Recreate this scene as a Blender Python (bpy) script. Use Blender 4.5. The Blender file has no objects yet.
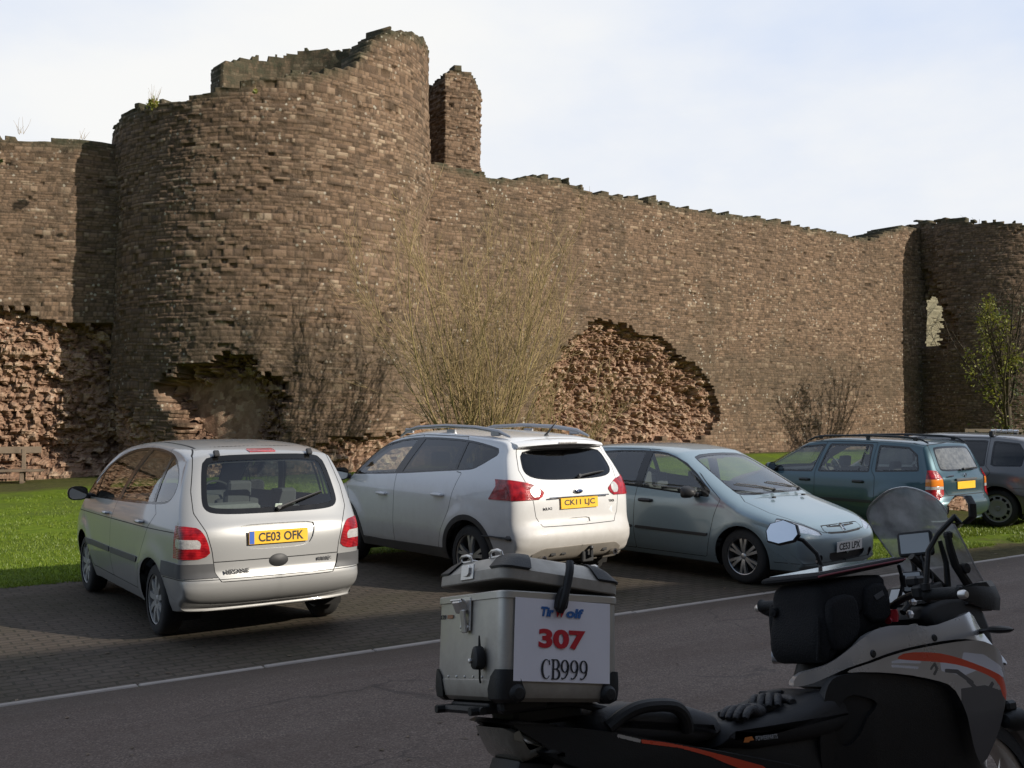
import bpy, bmesh, math, random
import numpy as np
from mathutils import Vector, Matrix
R = math.radians
rng = np.random.default_rng(7)
random.seed(7)
scene = bpy.context.scene
col = scene.collection

# ------------------------------------------------------------------ camera
CAM_Z = 1.93
cam_d = bpy.data.cameras.new('camera')
cam = bpy.data.objects.new('camera', cam_d)
col.objects.link(cam)
cam_d.sensor_width = 36.0
cam_d.lens = 1036.0 / 1024.0 * 36.0
cam.location = (0, 0, CAM_Z)
cam.rotation_euler = (R(90) + math.atan(26 / 1036.0), 0, 0)
cam_d.clip_start = 0.05
cam_d.clip_end = 2000
scene.camera = cam

# ------------------------------------------------------------------ light
SUN_EL, SUN_AZ = 25.0, 65.0            # azimuth: from behind the camera (-Y) towards the right (+X)
sun_dir = Vector((math.sin(R(SUN_AZ)) * math.cos(R(SUN_EL)), -math.cos(R(SUN_AZ)) * math.cos(R(SUN_EL)), math.sin(R(SUN_EL))))
sd = bpy.data.lights.new('sun', 'SUN')
sd.energy = 5.0
sd.angle = R(0.5)
sd.color = (1.0, 0.93, 0.82)
so = bpy.data.objects.new('sun', sd)
col.objects.link(so)
so.rotation_euler = (-sun_dir).to_track_quat('-Z', 'Y').to_euler()

world = bpy.data.worlds.new('World')
scene.world = world
world.use_nodes = True
wt = world.node_tree
wt.nodes.clear()
def wn(t, **k):
    n = wt.nodes.new(t)
    for a, b in k.items(): setattr(n, a, b)
    return n
out = wn('ShaderNodeOutputWorld')
sky = wn('ShaderNodeTexSky', sky_type='NISHITA', sun_disc=False, sun_elevation=R(SUN_EL), sun_rotation=R(180 - SUN_AZ))
bg_sky = wn('ShaderNodeBackground'); bg_sky.inputs[1].default_value = 0.10
wt.links.new(sky.outputs[0], bg_sky.inputs[0])
bg_cl = wn('ShaderNodeBackground'); bg_cl.inputs[1].default_value = 0.97
tc = wn('ShaderNodeTexCoord')
mp = wn('ShaderNodeMapping'); mp.inputs['Scale'].default_value = (1.0, 1.0, 2.2)
wt.links.new(tc.outputs['Generated'], mp.inputs[0])
nz = wn('ShaderNodeTexNoise'); nz.inputs['Scale'].default_value = 1.9; nz.inputs['Detail'].default_value = 8; nz.inputs['Roughness'].default_value = 0.52
wt.links.new(mp.outputs[0], nz.inputs[0])
# a bank of bright cloud fills the sky over the castle; it thins out to the right and behind
dotn = wn('ShaderNodeVectorMath', operation='DOT_PRODUCT'); dotn.inputs[1].default_value = (-0.24, 0.95, 0.16)
wt.links.new(tc.outputs['Generated'], dotn.inputs[0])
m1 = wn('ShaderNodeMath', operation='MULTIPLY_ADD'); m1.inputs[1].default_value = 1.3; m1.inputs[2].default_value = -0.62
wt.links.new(dotn.outputs['Value'], m1.inputs[0])
m2 = wn('ShaderNodeMath', operation='MULTIPLY_ADD'); m2.inputs[1].default_value = 1.9
wt.links.new(nz.outputs[0], m2.inputs[0]); wt.links.new(m1.outputs[0], m2.inputs[2])
mr = wn('ShaderNodeMapRange', interpolation_type='SMOOTHSTEP'); mr.inputs[1].default_value = 1.05; mr.inputs[2].default_value = 1.85
wt.links.new(m2.outputs[0], mr.inputs[0])
cr = wn('ShaderNodeMix', data_type='RGBA')
cr.inputs[6].default_value = (0.60, 0.695, 0.88, 1); cr.inputs[7].default_value = (0.885, 0.888, 0.88, 1)
wt.links.new(mr.outputs[0], cr.inputs[0])
wt.links.new(cr.outputs[2], bg_cl.inputs[0])
msk = wn('ShaderNodeMapRange', interpolation_type='SMOOTHSTEP'); msk.inputs[1].default_value = -0.35; msk.inputs[2].default_value = 0.95
wt.links.new(m2.outputs[0], msk.inputs[0])
mxw = wn('ShaderNodeMixShader')
wt.links.new(msk.outputs[0], mxw.inputs[0]); wt.links.new(bg_sky.outputs[0], mxw.inputs[1]); wt.links.new(bg_cl.outputs[0], mxw.inputs[2])
wt.links.new(mxw.outputs[0], out.inputs[0])

vs = scene.view_settings
vs.view_transform = 'Standard'; vs.look = 'None'; vs.exposure = 0.14; vs.gamma = 1.0; vs.use_curve_mapping = False
scene.cycles.max_bounces = 6
scene.cycles.transparent_max_bounces = 16
scene.cycles.use_denoising = True
scene.cycles.caustics_reflective = False
scene.cycles.caustics_refractive = False

# ------------------------------------------------------------------ materials
def newmat(name):
    m = bpy.data.materials.new(name); m.use_nodes = True
    nt = m.node_tree
    return m, nt, nt.nodes['Principled BSDF'], nt.nodes['Material Output']
def node(nt, t, **k):
    n = nt.nodes.new(t)
    for a, b in k.items():
        if a == 'i':
            for key, v in b.items(): n.inputs[key].default_value = v
        else: setattr(n, a, b)
    return n
def pmat(name, c, rough=0.6, metal=0.0, coat=0.0, var=0.12, vscale=6.0, bump=0.0, bscale=60.0, spec=0.5, dirt=None):
    """Principled surface with a little uneven colour and roughness; dirt = (colour, z low, z high) adds road grime."""
    m, nt, b, o = newmat(name)
    L = nt.links.new
    t = node(nt, 'ShaderNodeTexCoord')
    n = node(nt, 'ShaderNodeTexNoise', i={'Scale': vscale, 'Detail': 5.0, 'Roughness': 0.6})
    L(t.outputs['Object'], n.inputs['Vector'])
    mix = node(nt, 'ShaderNodeMix', data_type='RGBA')
    mix.inputs[6].default_value = (*[x * (1 - var) for x in c], 1)
    mix.inputs[7].default_value = (*[min(1, x * (1 + var)) for x in c], 1)
    L(n.outputs[0], mix.inputs[0])
    csock = mix.outputs[2]
    if dirt:
        dc, z0, z1, amt = dirt
        sx = node(nt, 'ShaderNodeSeparateXYZ'); L(t.outputs['Object'], sx.inputs[0])
        n2 = node(nt, 'ShaderNodeTexNoise', i={'Scale': 9.0, 'Detail': 6.0, 'Roughness': 0.7})
        L(t.outputs['Object'], n2.inputs['Vector'])
        a = node(nt, 'ShaderNodeMath', operation='MULTIPLY_ADD', i={1: 0.35, 2: -0.17}); L(n2.outputs[0], a.inputs[0])
        a2 = node(nt, 'ShaderNodeMath', operation='ADD'); L(sx.outputs[2], a2.inputs[0]); L(a.outputs[0], a2.inputs[1])
        r = node(nt, 'ShaderNodeMapRange', i={1: z0, 2: z1, 3: amt, 4: 0.0}); L(a2.outputs[0], r.inputs[0])
        mx = node(nt, 'ShaderNodeMix', data_type='RGBA'); mx.inputs[7].default_value = (*dc, 1)
        L(r.outputs[0], mx.inputs[0]); L(csock, mx.inputs[6]); csock = mx.outputs[2]
        rr = node(nt, 'ShaderNodeMath', operation='MULTIPLY_ADD', i={1: 0.5, 2: rough}); L(r.outputs[0], rr.inputs[0]); L(rr.outputs[0], b.inputs['Roughness'])
        cc = node(nt, 'ShaderNodeMath', operation='MULTIPLY_ADD', i={1: -coat * .9, 2: coat}); L(r.outputs[0], cc.inputs[0]); L(cc.outputs[0], b.inputs['Coat Weight'])
    else:
        rr = node(nt, 'ShaderNodeMapRange', i={1: 0.3, 2: 0.7, 3: max(0, rough - .06), 4: min(1, rough + .06)})
        L(n.outputs[0], rr.inputs[0]); L(rr.outputs[0], b.inputs['Roughness'])
        b.inputs['Coat Weight'].default_value = coat
    L(csock, b.inputs['Base Color'])
    b.inputs['Metallic'].default_value = metal
    b.inputs['Coat Roughness'].default_value = 0.06
    b.inputs['Specular IOR Level'].default_value = spec
    if bump:
        nb = node(nt, 'ShaderNodeTexNoise', i={'Scale': bscale, 'Detail': 4.0})
        L(t.outputs['Object'], nb.inputs['Vector'])
        bp = node(nt, 'ShaderNodeBump', i={'Strength': bump, 'Distance': 0.01}); L(nb.outputs[0], bp.inputs['Height']); L(bp.outputs[0], b.inputs['Normal'])
    return m
def glassmat(name, tint, ior=1.5, rough=0.0, haze=0.0, hazec=(.5, .5, .5), base=.075):
    m, nt, b, o = newmat(name)
    L = nt.links.new
    nt.nodes.remove(b)
    tr = node(nt, 'ShaderNodeBsdfTransparent'); tr.inputs[0].default_value = (*tint, 1)
    gl = node(nt, 'ShaderNodeBsdfGlossy', i={'Roughness': 0.02 + rough}); gl.inputs[0].default_value = (1, 1, 1, 1)
    fr = node(nt, 'ShaderNodeFresnel', i={'IOR': ior})
    # facing side only matters for the amount of mirror, so use the unsigned view angle
    mx = node(nt, 'ShaderNodeMixShader')
    lw = node(nt, 'ShaderNodeLayerWeight', i={'Blend': 0.5})
    p = node(nt, 'ShaderNodeMath', operation='POWER', i={1: 4.0}); L(lw.outputs['Facing'], p.inputs[0])
    s = node(nt, 'ShaderNodeMath', operation='MULTIPLY_ADD', i={1: 0.88, 2: base}); L(p.outputs[0], s.inputs[0])
    L(s.outputs[0], mx.inputs[0])
    thru = tr.outputs[0]
    if haze:
        df = node(nt, 'ShaderNodeBsdfDiffuse'); df.inputs[0].default_value = (*hazec, 1)
        t = node(nt, 'ShaderNodeTexCoord'); n = node(nt, 'ShaderNodeTexNoise', i={'Scale': 14.0, 'Detail': 5.0}); L(t.outputs['Object'], n.inputs['Vector'])
        r = node(nt, 'ShaderNodeMapRange', i={1: .3, 2: .7, 3: haze * .55, 4: haze * 1.4}); L(n.outputs[0], r.inputs[0])
        m2 = node(nt, 'ShaderNodeMixShader'); L(r.outputs[0], m2.inputs[0]); L(tr.outputs[0], m2.inputs[1]); L(df.outputs[0], m2.inputs[2])
        thru = m2.outputs[0]
    L(thru, mx.inputs[1]); L(gl.outputs[0], mx.inputs[2]); L(mx.outputs[0], o.inputs[0])
    return m

# ------------------------------------------------------------------ object helpers
def tag(o, label=None, cat=None, group=None, kind=None):
    if label: o['label'] = label
    if cat: o['category'] = cat
    if group: o['group'] = group
    if kind: o['kind'] = kind
    return o
def thing(name, label, cat, loc=(0, 0, 0), rz=0.0, group=None):
    o = bpy.data.objects.new(name, None); col.objects.link(o)
    o.empty_display_size = .2
    o.location = loc; o.rotation_euler = (0, 0, rz)
    return tag(o, label, cat, group)
def link_mesh(name, me, mats, parent=None):
    if not isinstance(mats, (list, tuple)): mats = [mats]
    for m in mats: me.materials.append(m)
    o = bpy.data.objects.new(name, me); col.objects.link(o)
    if parent is not None: o.parent = parent
    return o
def np_mesh(name, V, F, mats, parent=None, smooth=True, N=None, midx=None, attrs=None):
    """V (n,3), F (m,3 or 4) numpy -> mesh object."""
    V = np.asarray(V, np.float32); F = np.asarray(F, np.int32)
    me = bpy.data.meshes.new(name)
    k = F.shape[1]
    me.vertices.add(len(V)); me.vertices.foreach_set('co', V.ravel())
    me.loops.add(F.size); me.loops.foreach_set('vertex_index', F.ravel())
    me.polygons.add(len(F)); me.polygons.foreach_set('loop_start', np.arange(0, F.size, k, dtype=np.int32))
    me.polygons.foreach_set('loop_total', np.full(len(F), k, np.int32))
    if midx is not None: me.polygons.foreach_set('material_index', np.asarray(midx, np.int32))
    if attrs:
        for an, av in attrs.items():
            a = me.attributes.new(an, 'FLOAT', 'POINT'); a.data.foreach_set('value', np.asarray(av, np.float32))
    me.update(calc_edges=True)
    me.polygons.foreach_set('use_smooth', np.broadcast_to(np.asarray(smooth, bool), (len(F),)).copy())
    if N is not None: me.normals_split_custom_set_from_vertices(np.asarray(N, np.float32))
    return link_mesh(name, me, mats, parent)
class MB:
    """Collects simple shapes into one mesh."""
    def __init__(s): s.v = []; s.f = []; s.m = []; s.mi = 0
    def add(s, V, F):
        b = len(s.v); s.v += [tuple(map(float, p)) for p in V]
        s.f += [tuple(b + i for i in f) for f in F]; s.m += [s.mi] * len(F)
        return s
    def box(s, c, d, rot=None, bev=0.0):
        x, y, z = d[0] / 2, d[1] / 2, d[2] / 2
        if bev:
            b = min(bev, x * .49, y * .49, z * .49)
            pts = []
            for sx in (-1, 1):
                for sy in (-1, 1):
                    for sz in (-1, 1):
                        pts += [(sx * (x - b), sy * (y - b), sz * z), (sx * (x - b), sy * y, sz * (z - b)), (sx * x, sy * (y - b), sz * (z - b))]
            bm = bmesh.new()
            for p in pts: bm.verts.new(p)
            bmesh.ops.convex_hull(bm, input=bm.verts)
            bmesh.ops.dissolve_limit(bm, angle_limit=0.01, verts=bm.verts, edges=bm.edges)
            bm.verts.index_update()
            V = [v.co.copy() for v in bm.verts]; F = [[v.index for v in f.verts] for f in bm.faces]
            bm.free()
        else:
            V = [Vector((sx * x, sy * y, sz * z)) for sx in (-1, 1) for sy in (-1, 1) for sz in (-1, 1)]
            F = [(0, 1, 3, 2), (4, 6, 7, 5), (0, 4, 5, 1), (2, 3, 7, 6), (0, 2, 6, 4), (1, 5, 7, 3)]
        if rot is not None:
            M = rot if isinstance(rot, Matrix) else Matrix.Rotation(rot[0], 3, 'X') if False else (Matrix.Rotation(rot[2], 3, 'Z') @ Matrix.Rotation(rot[1], 3, 'Y') @ Matrix.Rotation(rot[0], 3, 'X'))
            V = [M @ Vector(p) for p in V]
        return s.add([Vector(p) + Vector(c) for p in V], F)
    def tube(s, pts, r, n=8, cap=True):
        pts = [Vector(p) for p in pts]
        rs = r if isinstance(r, (list, tuple)) else [r] * len(pts)
        V = []; F = []
        up = Vector((0, 0, 1)); prev = None
        for i, p in enumerate(pts):
            t = (pts[min(i + 1, len(pts) - 1)] - pts[max(i - 1, 0)])
            if t.length < 1e-9: t = Vector((0, 0, 1))
            t.normalize()
            if prev is None:
                a = t.cross(up)
                if a.length < .1: a = t.cross(Vector((1, 0, 0)))
            else:
                a = prev - t * prev.dot(t)
            a.normalize(); prev = a; b = t.cross(a)
            for k in range(n):
                w = 2 * math.pi * k / n
                V.append(p + (a * math.cos(w) + b * math.sin(w)) * rs[i])
        for i in range(len(pts) - 1):
            for k in range(n):
                F.append((i * n + k, i * n + (k + 1) % n, (i + 1) * n + (k + 1) % n, (i + 1) * n + k))
        if cap:
            F.append(tuple(range(n))[::-1]); F.append(tuple((len(pts) - 1) * n + k for k in range(n)))
        return s.add(V, F)
    def lathe(s, prof, axis='Y', c=(0, 0, 0), n=32, close=False):
        """prof: list of (radius, offset along axis)."""
        V = []; F = []; m = len(prof)
        for k in range(n):
            w = 2 * math.pi * k / n
            for r, h in prof:
                a, b = r * math.cos(w), r * math.sin(w)
                p = {'Y': (a, h, b), 'X': (h, a, b), 'Z': (a, b, h)}[axis]
                V.append(Vector(p) + Vector(c))
        for k in range(n):
            for j in range(m if close else m - 1):
                j2 = (j + 1) % m
                F.append((k * m + j, k * m + j2, ((k + 1) % n) * m + j2, ((k + 1) % n) * m + j))
        return s.add(V, F)
    def prism(s, outline, a, b, axes='xz', bev=0.0, mapf=None, rings=2):
        """Closed outline of 2-D points swept from a to b along the third axis, with rounded rims."""
        pts = np.array(outline, float)
        area = 0.5 * np.sum(pts[:, 0] * np.roll(pts[:, 1], -1) - np.roll(pts[:, 0], -1) * pts[:, 1])
        if area < 0: pts = pts[::-1]
        n = len(pts)
        e = np.roll(pts, -1, 0) - pts; e /= np.maximum(np.linalg.norm(e, axis=1, keepdims=True), 1e-9)
        nn = np.stack([e[:, 1], -e[:, 0]], 1)
        vn = nn + np.roll(nn, 1, 0); vn /= np.maximum(np.linalg.norm(vn, axis=1, keepdims=True), 1e-6)
        vn /= np.maximum(np.abs((vn * nn).sum(1, keepdims=True)), .5)
        secs = []
        if bev:
            for k in range(rings + 1):
                w = math.pi / 2 * k / rings
                secs.append((a + bev * (1 - math.sin(w)) * (1 if b > a else -1), bev * (1 - math.cos(w))))
            secs = [(a + (bev * (1 - math.cos(math.pi / 2 * k / rings))) * (1 if b > a else -1), bev * (1 - math.sin(math.pi / 2 * k / rings))) for k in range(rings + 1)]
            secs += [(b - (h - a), ins) for h, ins in secs[::-1]]
        else: secs = [(a, 0), (b, 0)]
        V = []
        for h, ins in secs:
            q = pts - vn * ins
            for p in q:
                P3 = {'xz': (p[0], h, p[1]), 'xy': (p[0], p[1], h), 'yz': (h, p[0], p[1])}[axes]
                V.append(mapf(*P3) if mapf else P3)
        F = []
        for i in range(len(secs) - 1):
            for k in range(n): F.append((i * n + k, i * n + (k + 1) % n, (i + 1) * n + (k + 1) % n, (i + 1) * n + k))
        F.append(tuple(range(n))); F.append(tuple((len(secs) - 1) * n + k for k in range(n))[::-1])
        return s.add(V, F)
    def loft(s, secs, cap=True, closed=True):
        n = len(secs[0]); V = [p for q in secs for p in q]; F = []
        for i in range(len(secs) - 1):
            for k in range(n if closed else n - 1): F.append((i * n + k, i * n + (k + 1) % n, (i + 1) * n + (k + 1) % n, (i + 1) * n + k))
        if cap and closed: F.append(tuple(range(n))); F.append(tuple((len(secs) - 1) * n + k for k in range(n)))
        return s.add(V, F)
    def build(s, name, mats, parent=None, smooth=True, sharp=35, loc=None):
        me = bpy.data.meshes.new(name)
        me.from_pydata(s.v, [], s.f)
        me.update()
        bm = bmesh.new(); bm.from_mesh(me); bmesh.ops.recalc_face_normals(bm, faces=bm.faces)
        for i, f in enumerate(bm.faces): f.smooth = smooth
        bm.to_mesh(me); bm.free()
        if len(set(s.m)) > 1 or (s.m and s.m[0]): me.polygons.foreach_set('material_index', s.m)
        if smooth: me.set_sharp_from_angle(angle=R(sharp))
        o = link_mesh(name, me, mats, parent)
        if loc is not None: o.location = loc
        return o
def chaikin(pts, it=2, closed=True):
    p = np.array(pts, float)
    for _ in range(it):
        q = np.roll(p, -1, 0) if closed else p[1:]
        a = p if closed else p[:-1]
        n = np.empty((2 * len(q), p.shape[1])); n[0::2] = .75 * a + .25 * q; n[1::2] = .25 * a + .75 * q
        if not closed: n = np.vstack([p[:1], n, p[-1:]])
        p = n
    return p
def text_mesh(body, size, width=None, depth=0.001, bold=0.0, align='CENTER'):
    """Lettering as flat mesh in its own XY plane, centred; width squeezes it to fit."""
    cu = bpy.data.curves.new('lettering', 'FONT'); cu.body = body; cu.size = size
    cu.align_x = align; cu.align_y = 'CENTER'; cu.extrude = depth; cu.offset = bold
    cu.resolution_u = 4
    ob = bpy.data.objects.new('lettering', cu); col.objects.link(ob)
    dg = bpy.context.evaluated_depsgraph_get(); dg.update()
    me = bpy.data.meshes.new_from_object(ob.evaluated_get(dg))
    bpy.data.objects.remove(ob); bpy.data.curves.remove(cu)
    V = np.array([v.co[:] for v in me.vertices])
    cx, cy = (V[:, 0].max() + V[:, 0].min()) / 2, (V[:, 1].max() + V[:, 1].min()) / 2
    w, h = V[:, 0].max() - V[:, 0].min(), V[:, 1].max() - V[:, 1].min()
    V[:, 0] -= cx if align == 'CENTER' else 0; V[:, 1] -= cy
    if width: V[:, 0] *= width / w
    V[:, 1] *= size / h
    me.vertices.foreach_set('co', V.astype(np.float32).ravel()); me.update()
    return me
def noise1(x, seed, scale):
    """smooth 1-D value noise"""
    r = np.random.default_rng(seed).random(4096)
    x = np.asarray(x, float) / scale + 1000.0; i = np.floor(x).astype(int); f = x - i; f = f * f * (3 - 2 * f)
    return r[i % 4096] * (1 - f) + r[(i + 1) % 4096] * f - .5
def noise2(x, y, seed, scale):
    r = np.random.default_rng(seed).random((256, 256))
    x = np.asarray(x, float) / scale + 500.0; y = np.asarray(y, float) / scale + 500.0
    i = np.floor(x).astype(int); j = np.floor(y).astype(int); f = x - i; g = y - j
    f = f * f * (3 - 2 * f); g = g * g * (3 - 2 * g)
    a = r[i % 256, j % 256]; b = r[(i + 1) % 256, j % 256]; c = r[i % 256, (j + 1) % 256]; d = r[(i + 1) % 256, (j + 1) % 256]
    return (a * (1 - f) + b * f) * (1 - g) + (c * (1 - f) + d * f) * g - .5
def sstep(a, b, x):
    t = np.clip((np.asarray(x, float) - a) / (b - a), 0, 1); return t * t * (3 - 2 * t)
def sdf_poly(px, py, poly):
    """signed distance to a closed polygon, negative inside (vectorised)"""
    poly = np.asarray(poly, float)
    d = np.full(len(px), 1e9); ins = np.zeros(len(px), bool)
    for k in range(len(poly)):
        x0, y0 = poly[k]; x1, y1 = poly[(k + 1) % len(poly)]
        ex, ey = x1 - x0, y1 - y0
        t = np.clip(((px - x0) * ex + (py - y0) * ey) / max(ex * ex + ey * ey, 1e-12), 0, 1)
        d = np.minimum(d, (px - x0 - t * ex) ** 2 + (py - y0 - t * ey) ** 2)
        c = ((y0 > py) != (y1 > py))
        with np.errstate(divide='ignore', invalid='ignore'):
            xi = x0 + (py - y0) * ex / (ey if ey != 0 else 1e-12)
        ins ^= c & (px < xi)
    d = np.sqrt(d)
    return np.where(ins, -d, d)
# ------------------------------------------------------------------ ground: p runs along the road, q away from the camera
RD = np.array([.823, .568]); ND = np.array([-.568, .823])
def pq(p, q): return (p * RD[0] + q * ND[0], p * RD[1] + q * ND[1])
def hz(p, q):
    p = np.asarray(p, float); q = np.asarray(q, float)
    z = np.interp(q, [-3, 2.0, 7.5], [.30, .2475, 0.0])
    return z + .37 * sstep(14, 25, q) * sstep(0, 12, p)
def hxy(x, y): return float(hz(x * RD[0] + y * RD[1], x * ND[0] + y * ND[1]))
def sheet(name, ps, qs, dz, m, kind='structure', keep=None, skirt=0):
    Pg, Qg = np.meshgrid(ps, qs, indexing='ij')
    x, y = pq(Pg, Qg); z = hz(Pg, Qg) + dz
    V = np.stack([x, y, z], -1).reshape(-1, 3)
    i, j = np.meshgrid(np.arange(len(ps) - 1), np.arange(len(qs) - 1), indexing='ij')
    a = (i * len(qs) + j).ravel()
    F = np.stack([a, a + len(qs), a + len(qs) + 1, a + 1], 1)
    o = np_mesh(name, V, F, m, smooth=True)
    return tag(o, kind=kind)
def qp_nodes(nt):
    """p and q of a surface point (the road's own directions) from its position"""
    t = node(nt, 'ShaderNodeTexCoord')
    mpn = node(nt, 'ShaderNodeMapping', vector_type='POINT'); mpn.inputs['Rotation'].default_value = (0, 0, -math.atan2(.568, .823))
    nt.links.new(t.outputs['Object'], mpn.inputs[0])
    s = node(nt, 'ShaderNodeSeparateXYZ'); nt.links.new(mpn.outputs[0], s.inputs[0])
    return mpn.outputs[0], s.outputs[0], s.outputs[1]
def ramp(nt, sock, stops):
    r = node(nt, 'ShaderNodeValToRGB'); e = r.color_ramp.elements
    while len(e) < len(stops): e.new(.5)
    for k, (p, c) in enumerate(stops): e[k].position = p; e[k].color = (*c, 1)
    nt.links.new(sock, r.inputs[0]); return r.outputs[0]
def mixc(nt, f, a, b, blend='MIX'):
    m = node(nt, 'ShaderNodeMix', data_type='RGBA', blend_type=blend)
    for k, v in ((0, f), (6, a), (7, b)):
        if hasattr(v, 'is_linked') or hasattr(v, 'links'): nt.links.new(v, m.inputs[k])
        else: m.inputs[k].default_value = v if k == 0 else (*v, 1)
    return m.outputs[2]
def noise(nt, vec, scale, detail=5, rough=.6, dist=0):
    n = node(nt, 'ShaderNodeTexNoise', i={'Scale': scale, 'Detail': detail, 'Roughness': rough, 'Distortion': dist})
    if vec is not None: nt.links.new(vec, n.inputs['Vector'])
    return n.outputs[0]
def mrange(nt, s, a, b, c=0., d=1., smooth=False):
    r = node(nt, 'ShaderNodeMapRange', i={1: a, 2: b, 3: c, 4: d})
    if smooth: r.interpolation_type = 'SMOOTHSTEP'
    nt.links.new(s, r.inputs[0]); return r.outputs[0]
def math2(nt, op, a, b=None):
    m = node(nt, 'ShaderNodeMath', operation=op)
    for k, v in ((0, a), (1, b)):
        if v is None: continue
        if hasattr(v, 'links'): nt.links.new(v, m.inputs[k])
        else: m.inputs[k].default_value = v
    return m.outputs[0]
def bump(nt, h, b, strength=.5, dist=.01):
    n = node(nt, 'ShaderNodeBump', i={'Strength': strength, 'Distance': dist}); nt.links.new(h, n.inputs['Height']); nt.links.new(n.outputs[0], b.inputs['Normal'])

def ground_mat():
    m, nt, b, o = newmat('turf_soil')
    v, p, q = qp_nodes(nt)
    n1 = noise(nt, v, .55, 6, .65); n2 = noise(nt, v, 7, 6, .7); n3 = noise(nt, v, 60, 3, .6)
    g = ramp(nt, n2, [(.30, (.066, .105, .006)), (.5, (.120, .180, .010)), (.72, (.18, .225, .022))])
    g = mixc(nt, mrange(nt, n1, .45, .7), g, (.085, .110, .022))
    mud = ramp(nt, n2, [(.3, (.035, .026, .014)), (.6, (.085, .064, .034)), (.8, (.12, .095, .055))])
    # worn strip beside the bay and the trodden line at the wall foot
    e = math2(nt, 'ADD', q, mrange(nt, noise(nt, v, 1.6, 5, .7), .2, .8, -.75, .75))
    w = mrange(nt, e, 8.35, 8.75, .92, 0.)
    right = mrange(nt, p, 9.5, 11.5)
    w = math2(nt, 'MULTIPLY', w, right)
    w2 = mrange(nt, math2(nt, 'ADD', q, mrange(nt, noise(nt, v, 2.2, 5, .7), .2, .8, -.5, .5)), 25.0, 25.7)
    w3 = math2(nt, 'MULTIPLY', mrange(nt, noise(nt, v, .9, 5, .65, .5), .56, .68, 0, .75), mrange(nt, q, 9.5, 12.5, 1, .05))
    w = math2(nt, 'MAXIMUM', math2(nt, 'MAXIMUM', w, math2(nt, 'MULTIPLY', w2, .7)), math2(nt, 'MULTIPLY', w3, right))
    nt.links.new(mixc(nt, w, g, mud), b.inputs['Base Color'])
    b.inputs['Roughness'].default_value = .95; b.inputs['Specular IOR Level'].default_value = .15
    bump(nt, math2(nt, 'ADD', n2, math2(nt, 'MULTIPLY', n3, .5)), b, .9, .05)
    return m
def road_mat():
    m, nt, b, o = newmat('tarmac')
    v, p, q = qp_nodes(nt)
    st = node(nt, 'ShaderNodeMapping'); st.inputs['Scale'].default_value = (.25, 1.4, 1); nt.links.new(v, st.inputs[0])
    n1 = noise(nt, st.outputs[0], 1.1, 6, .65); n2 = noise(nt, v, 3.0, 6, .7); n3 = noise(nt, v, 150, 3, .7)
    vo = node(nt, 'ShaderNodeTexVoronoi', i={'Scale': 110.0}); nt.links.new(v, vo.inputs['Vector'])
    c = ramp(nt, vo.outputs['Color'], [(0, (.050, .036, .029)), (.6, (.118, .086, .069)), (1, (.22, .172, .143))])
    c = mixc(nt, mrange(nt, n1, .35, .7, 0, .6), c, (.084, .059, .046))
    c = mixc(nt, mrange(nt, n2, .5, .75, 0, .45), c, (.140, .106, .086))
    # dirt and grit washed to the edge strip
    ed = mrange(nt, math2(nt, 'ADD', q, mrange(nt, n2, .2, .8, -.35, .35)), 6.7, 7.4, 0, .65)
    c = mixc(nt, ed, c, (.060, .046, .034))
    # old patches, dark drips and hairline cracks
    vp = node(nt, 'ShaderNodeTexVoronoi', feature='DISTANCE_TO_EDGE', i={'Scale': .55}); dz_ = node(nt, 'ShaderNodeVectorMath', operation='MULTIPLY_ADD'); dz_.inputs[1].default_value = (.5, .5, 0)
    dn_ = node(nt, 'ShaderNodeTexNoise', i={'Scale': 2.5, 'Detail': 6.0}); nt.links.new(v, dn_.inputs['Vector']); nt.links.new(dn_.outputs['Color'], dz_.inputs[0]); nt.links.new(v, dz_.inputs[2]); nt.links.new(dz_.outputs[0], vp.inputs['Vector'])
    ck = math2(nt, 'MULTIPLY', mrange(nt, vp.outputs['Distance'], .0, .010, 1, 0), mrange(nt, noise(nt, v, .5, 3), .5, .6))
    c = mixc(nt, math2(nt, 'MULTIPLY', ck, .7), c, (.025, .020, .017))
    c = mixc(nt, mrange(nt, noise(nt, v, 1.3, 4, .6, 1.2), .64, .70, 0, .5), c, (.040, .031, .026))
    c = mixc(nt, mrange(nt, noise(nt, v, 9.0, 3, .6), .70, .76, 0, .6), c, (.150, .120, .100))
    nt.links.new(c, b.inputs['Base Color'])
    nt.links.new(mrange(nt, n1, .3, .7, .72, .9), b.inputs['Roughness']); b.inputs['Specular IOR Level'].default_value = .3
    bump(nt, math2(nt, 'ADD', vo.outputs['Distance'], n3), b, .7, .006)
    return m
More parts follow.
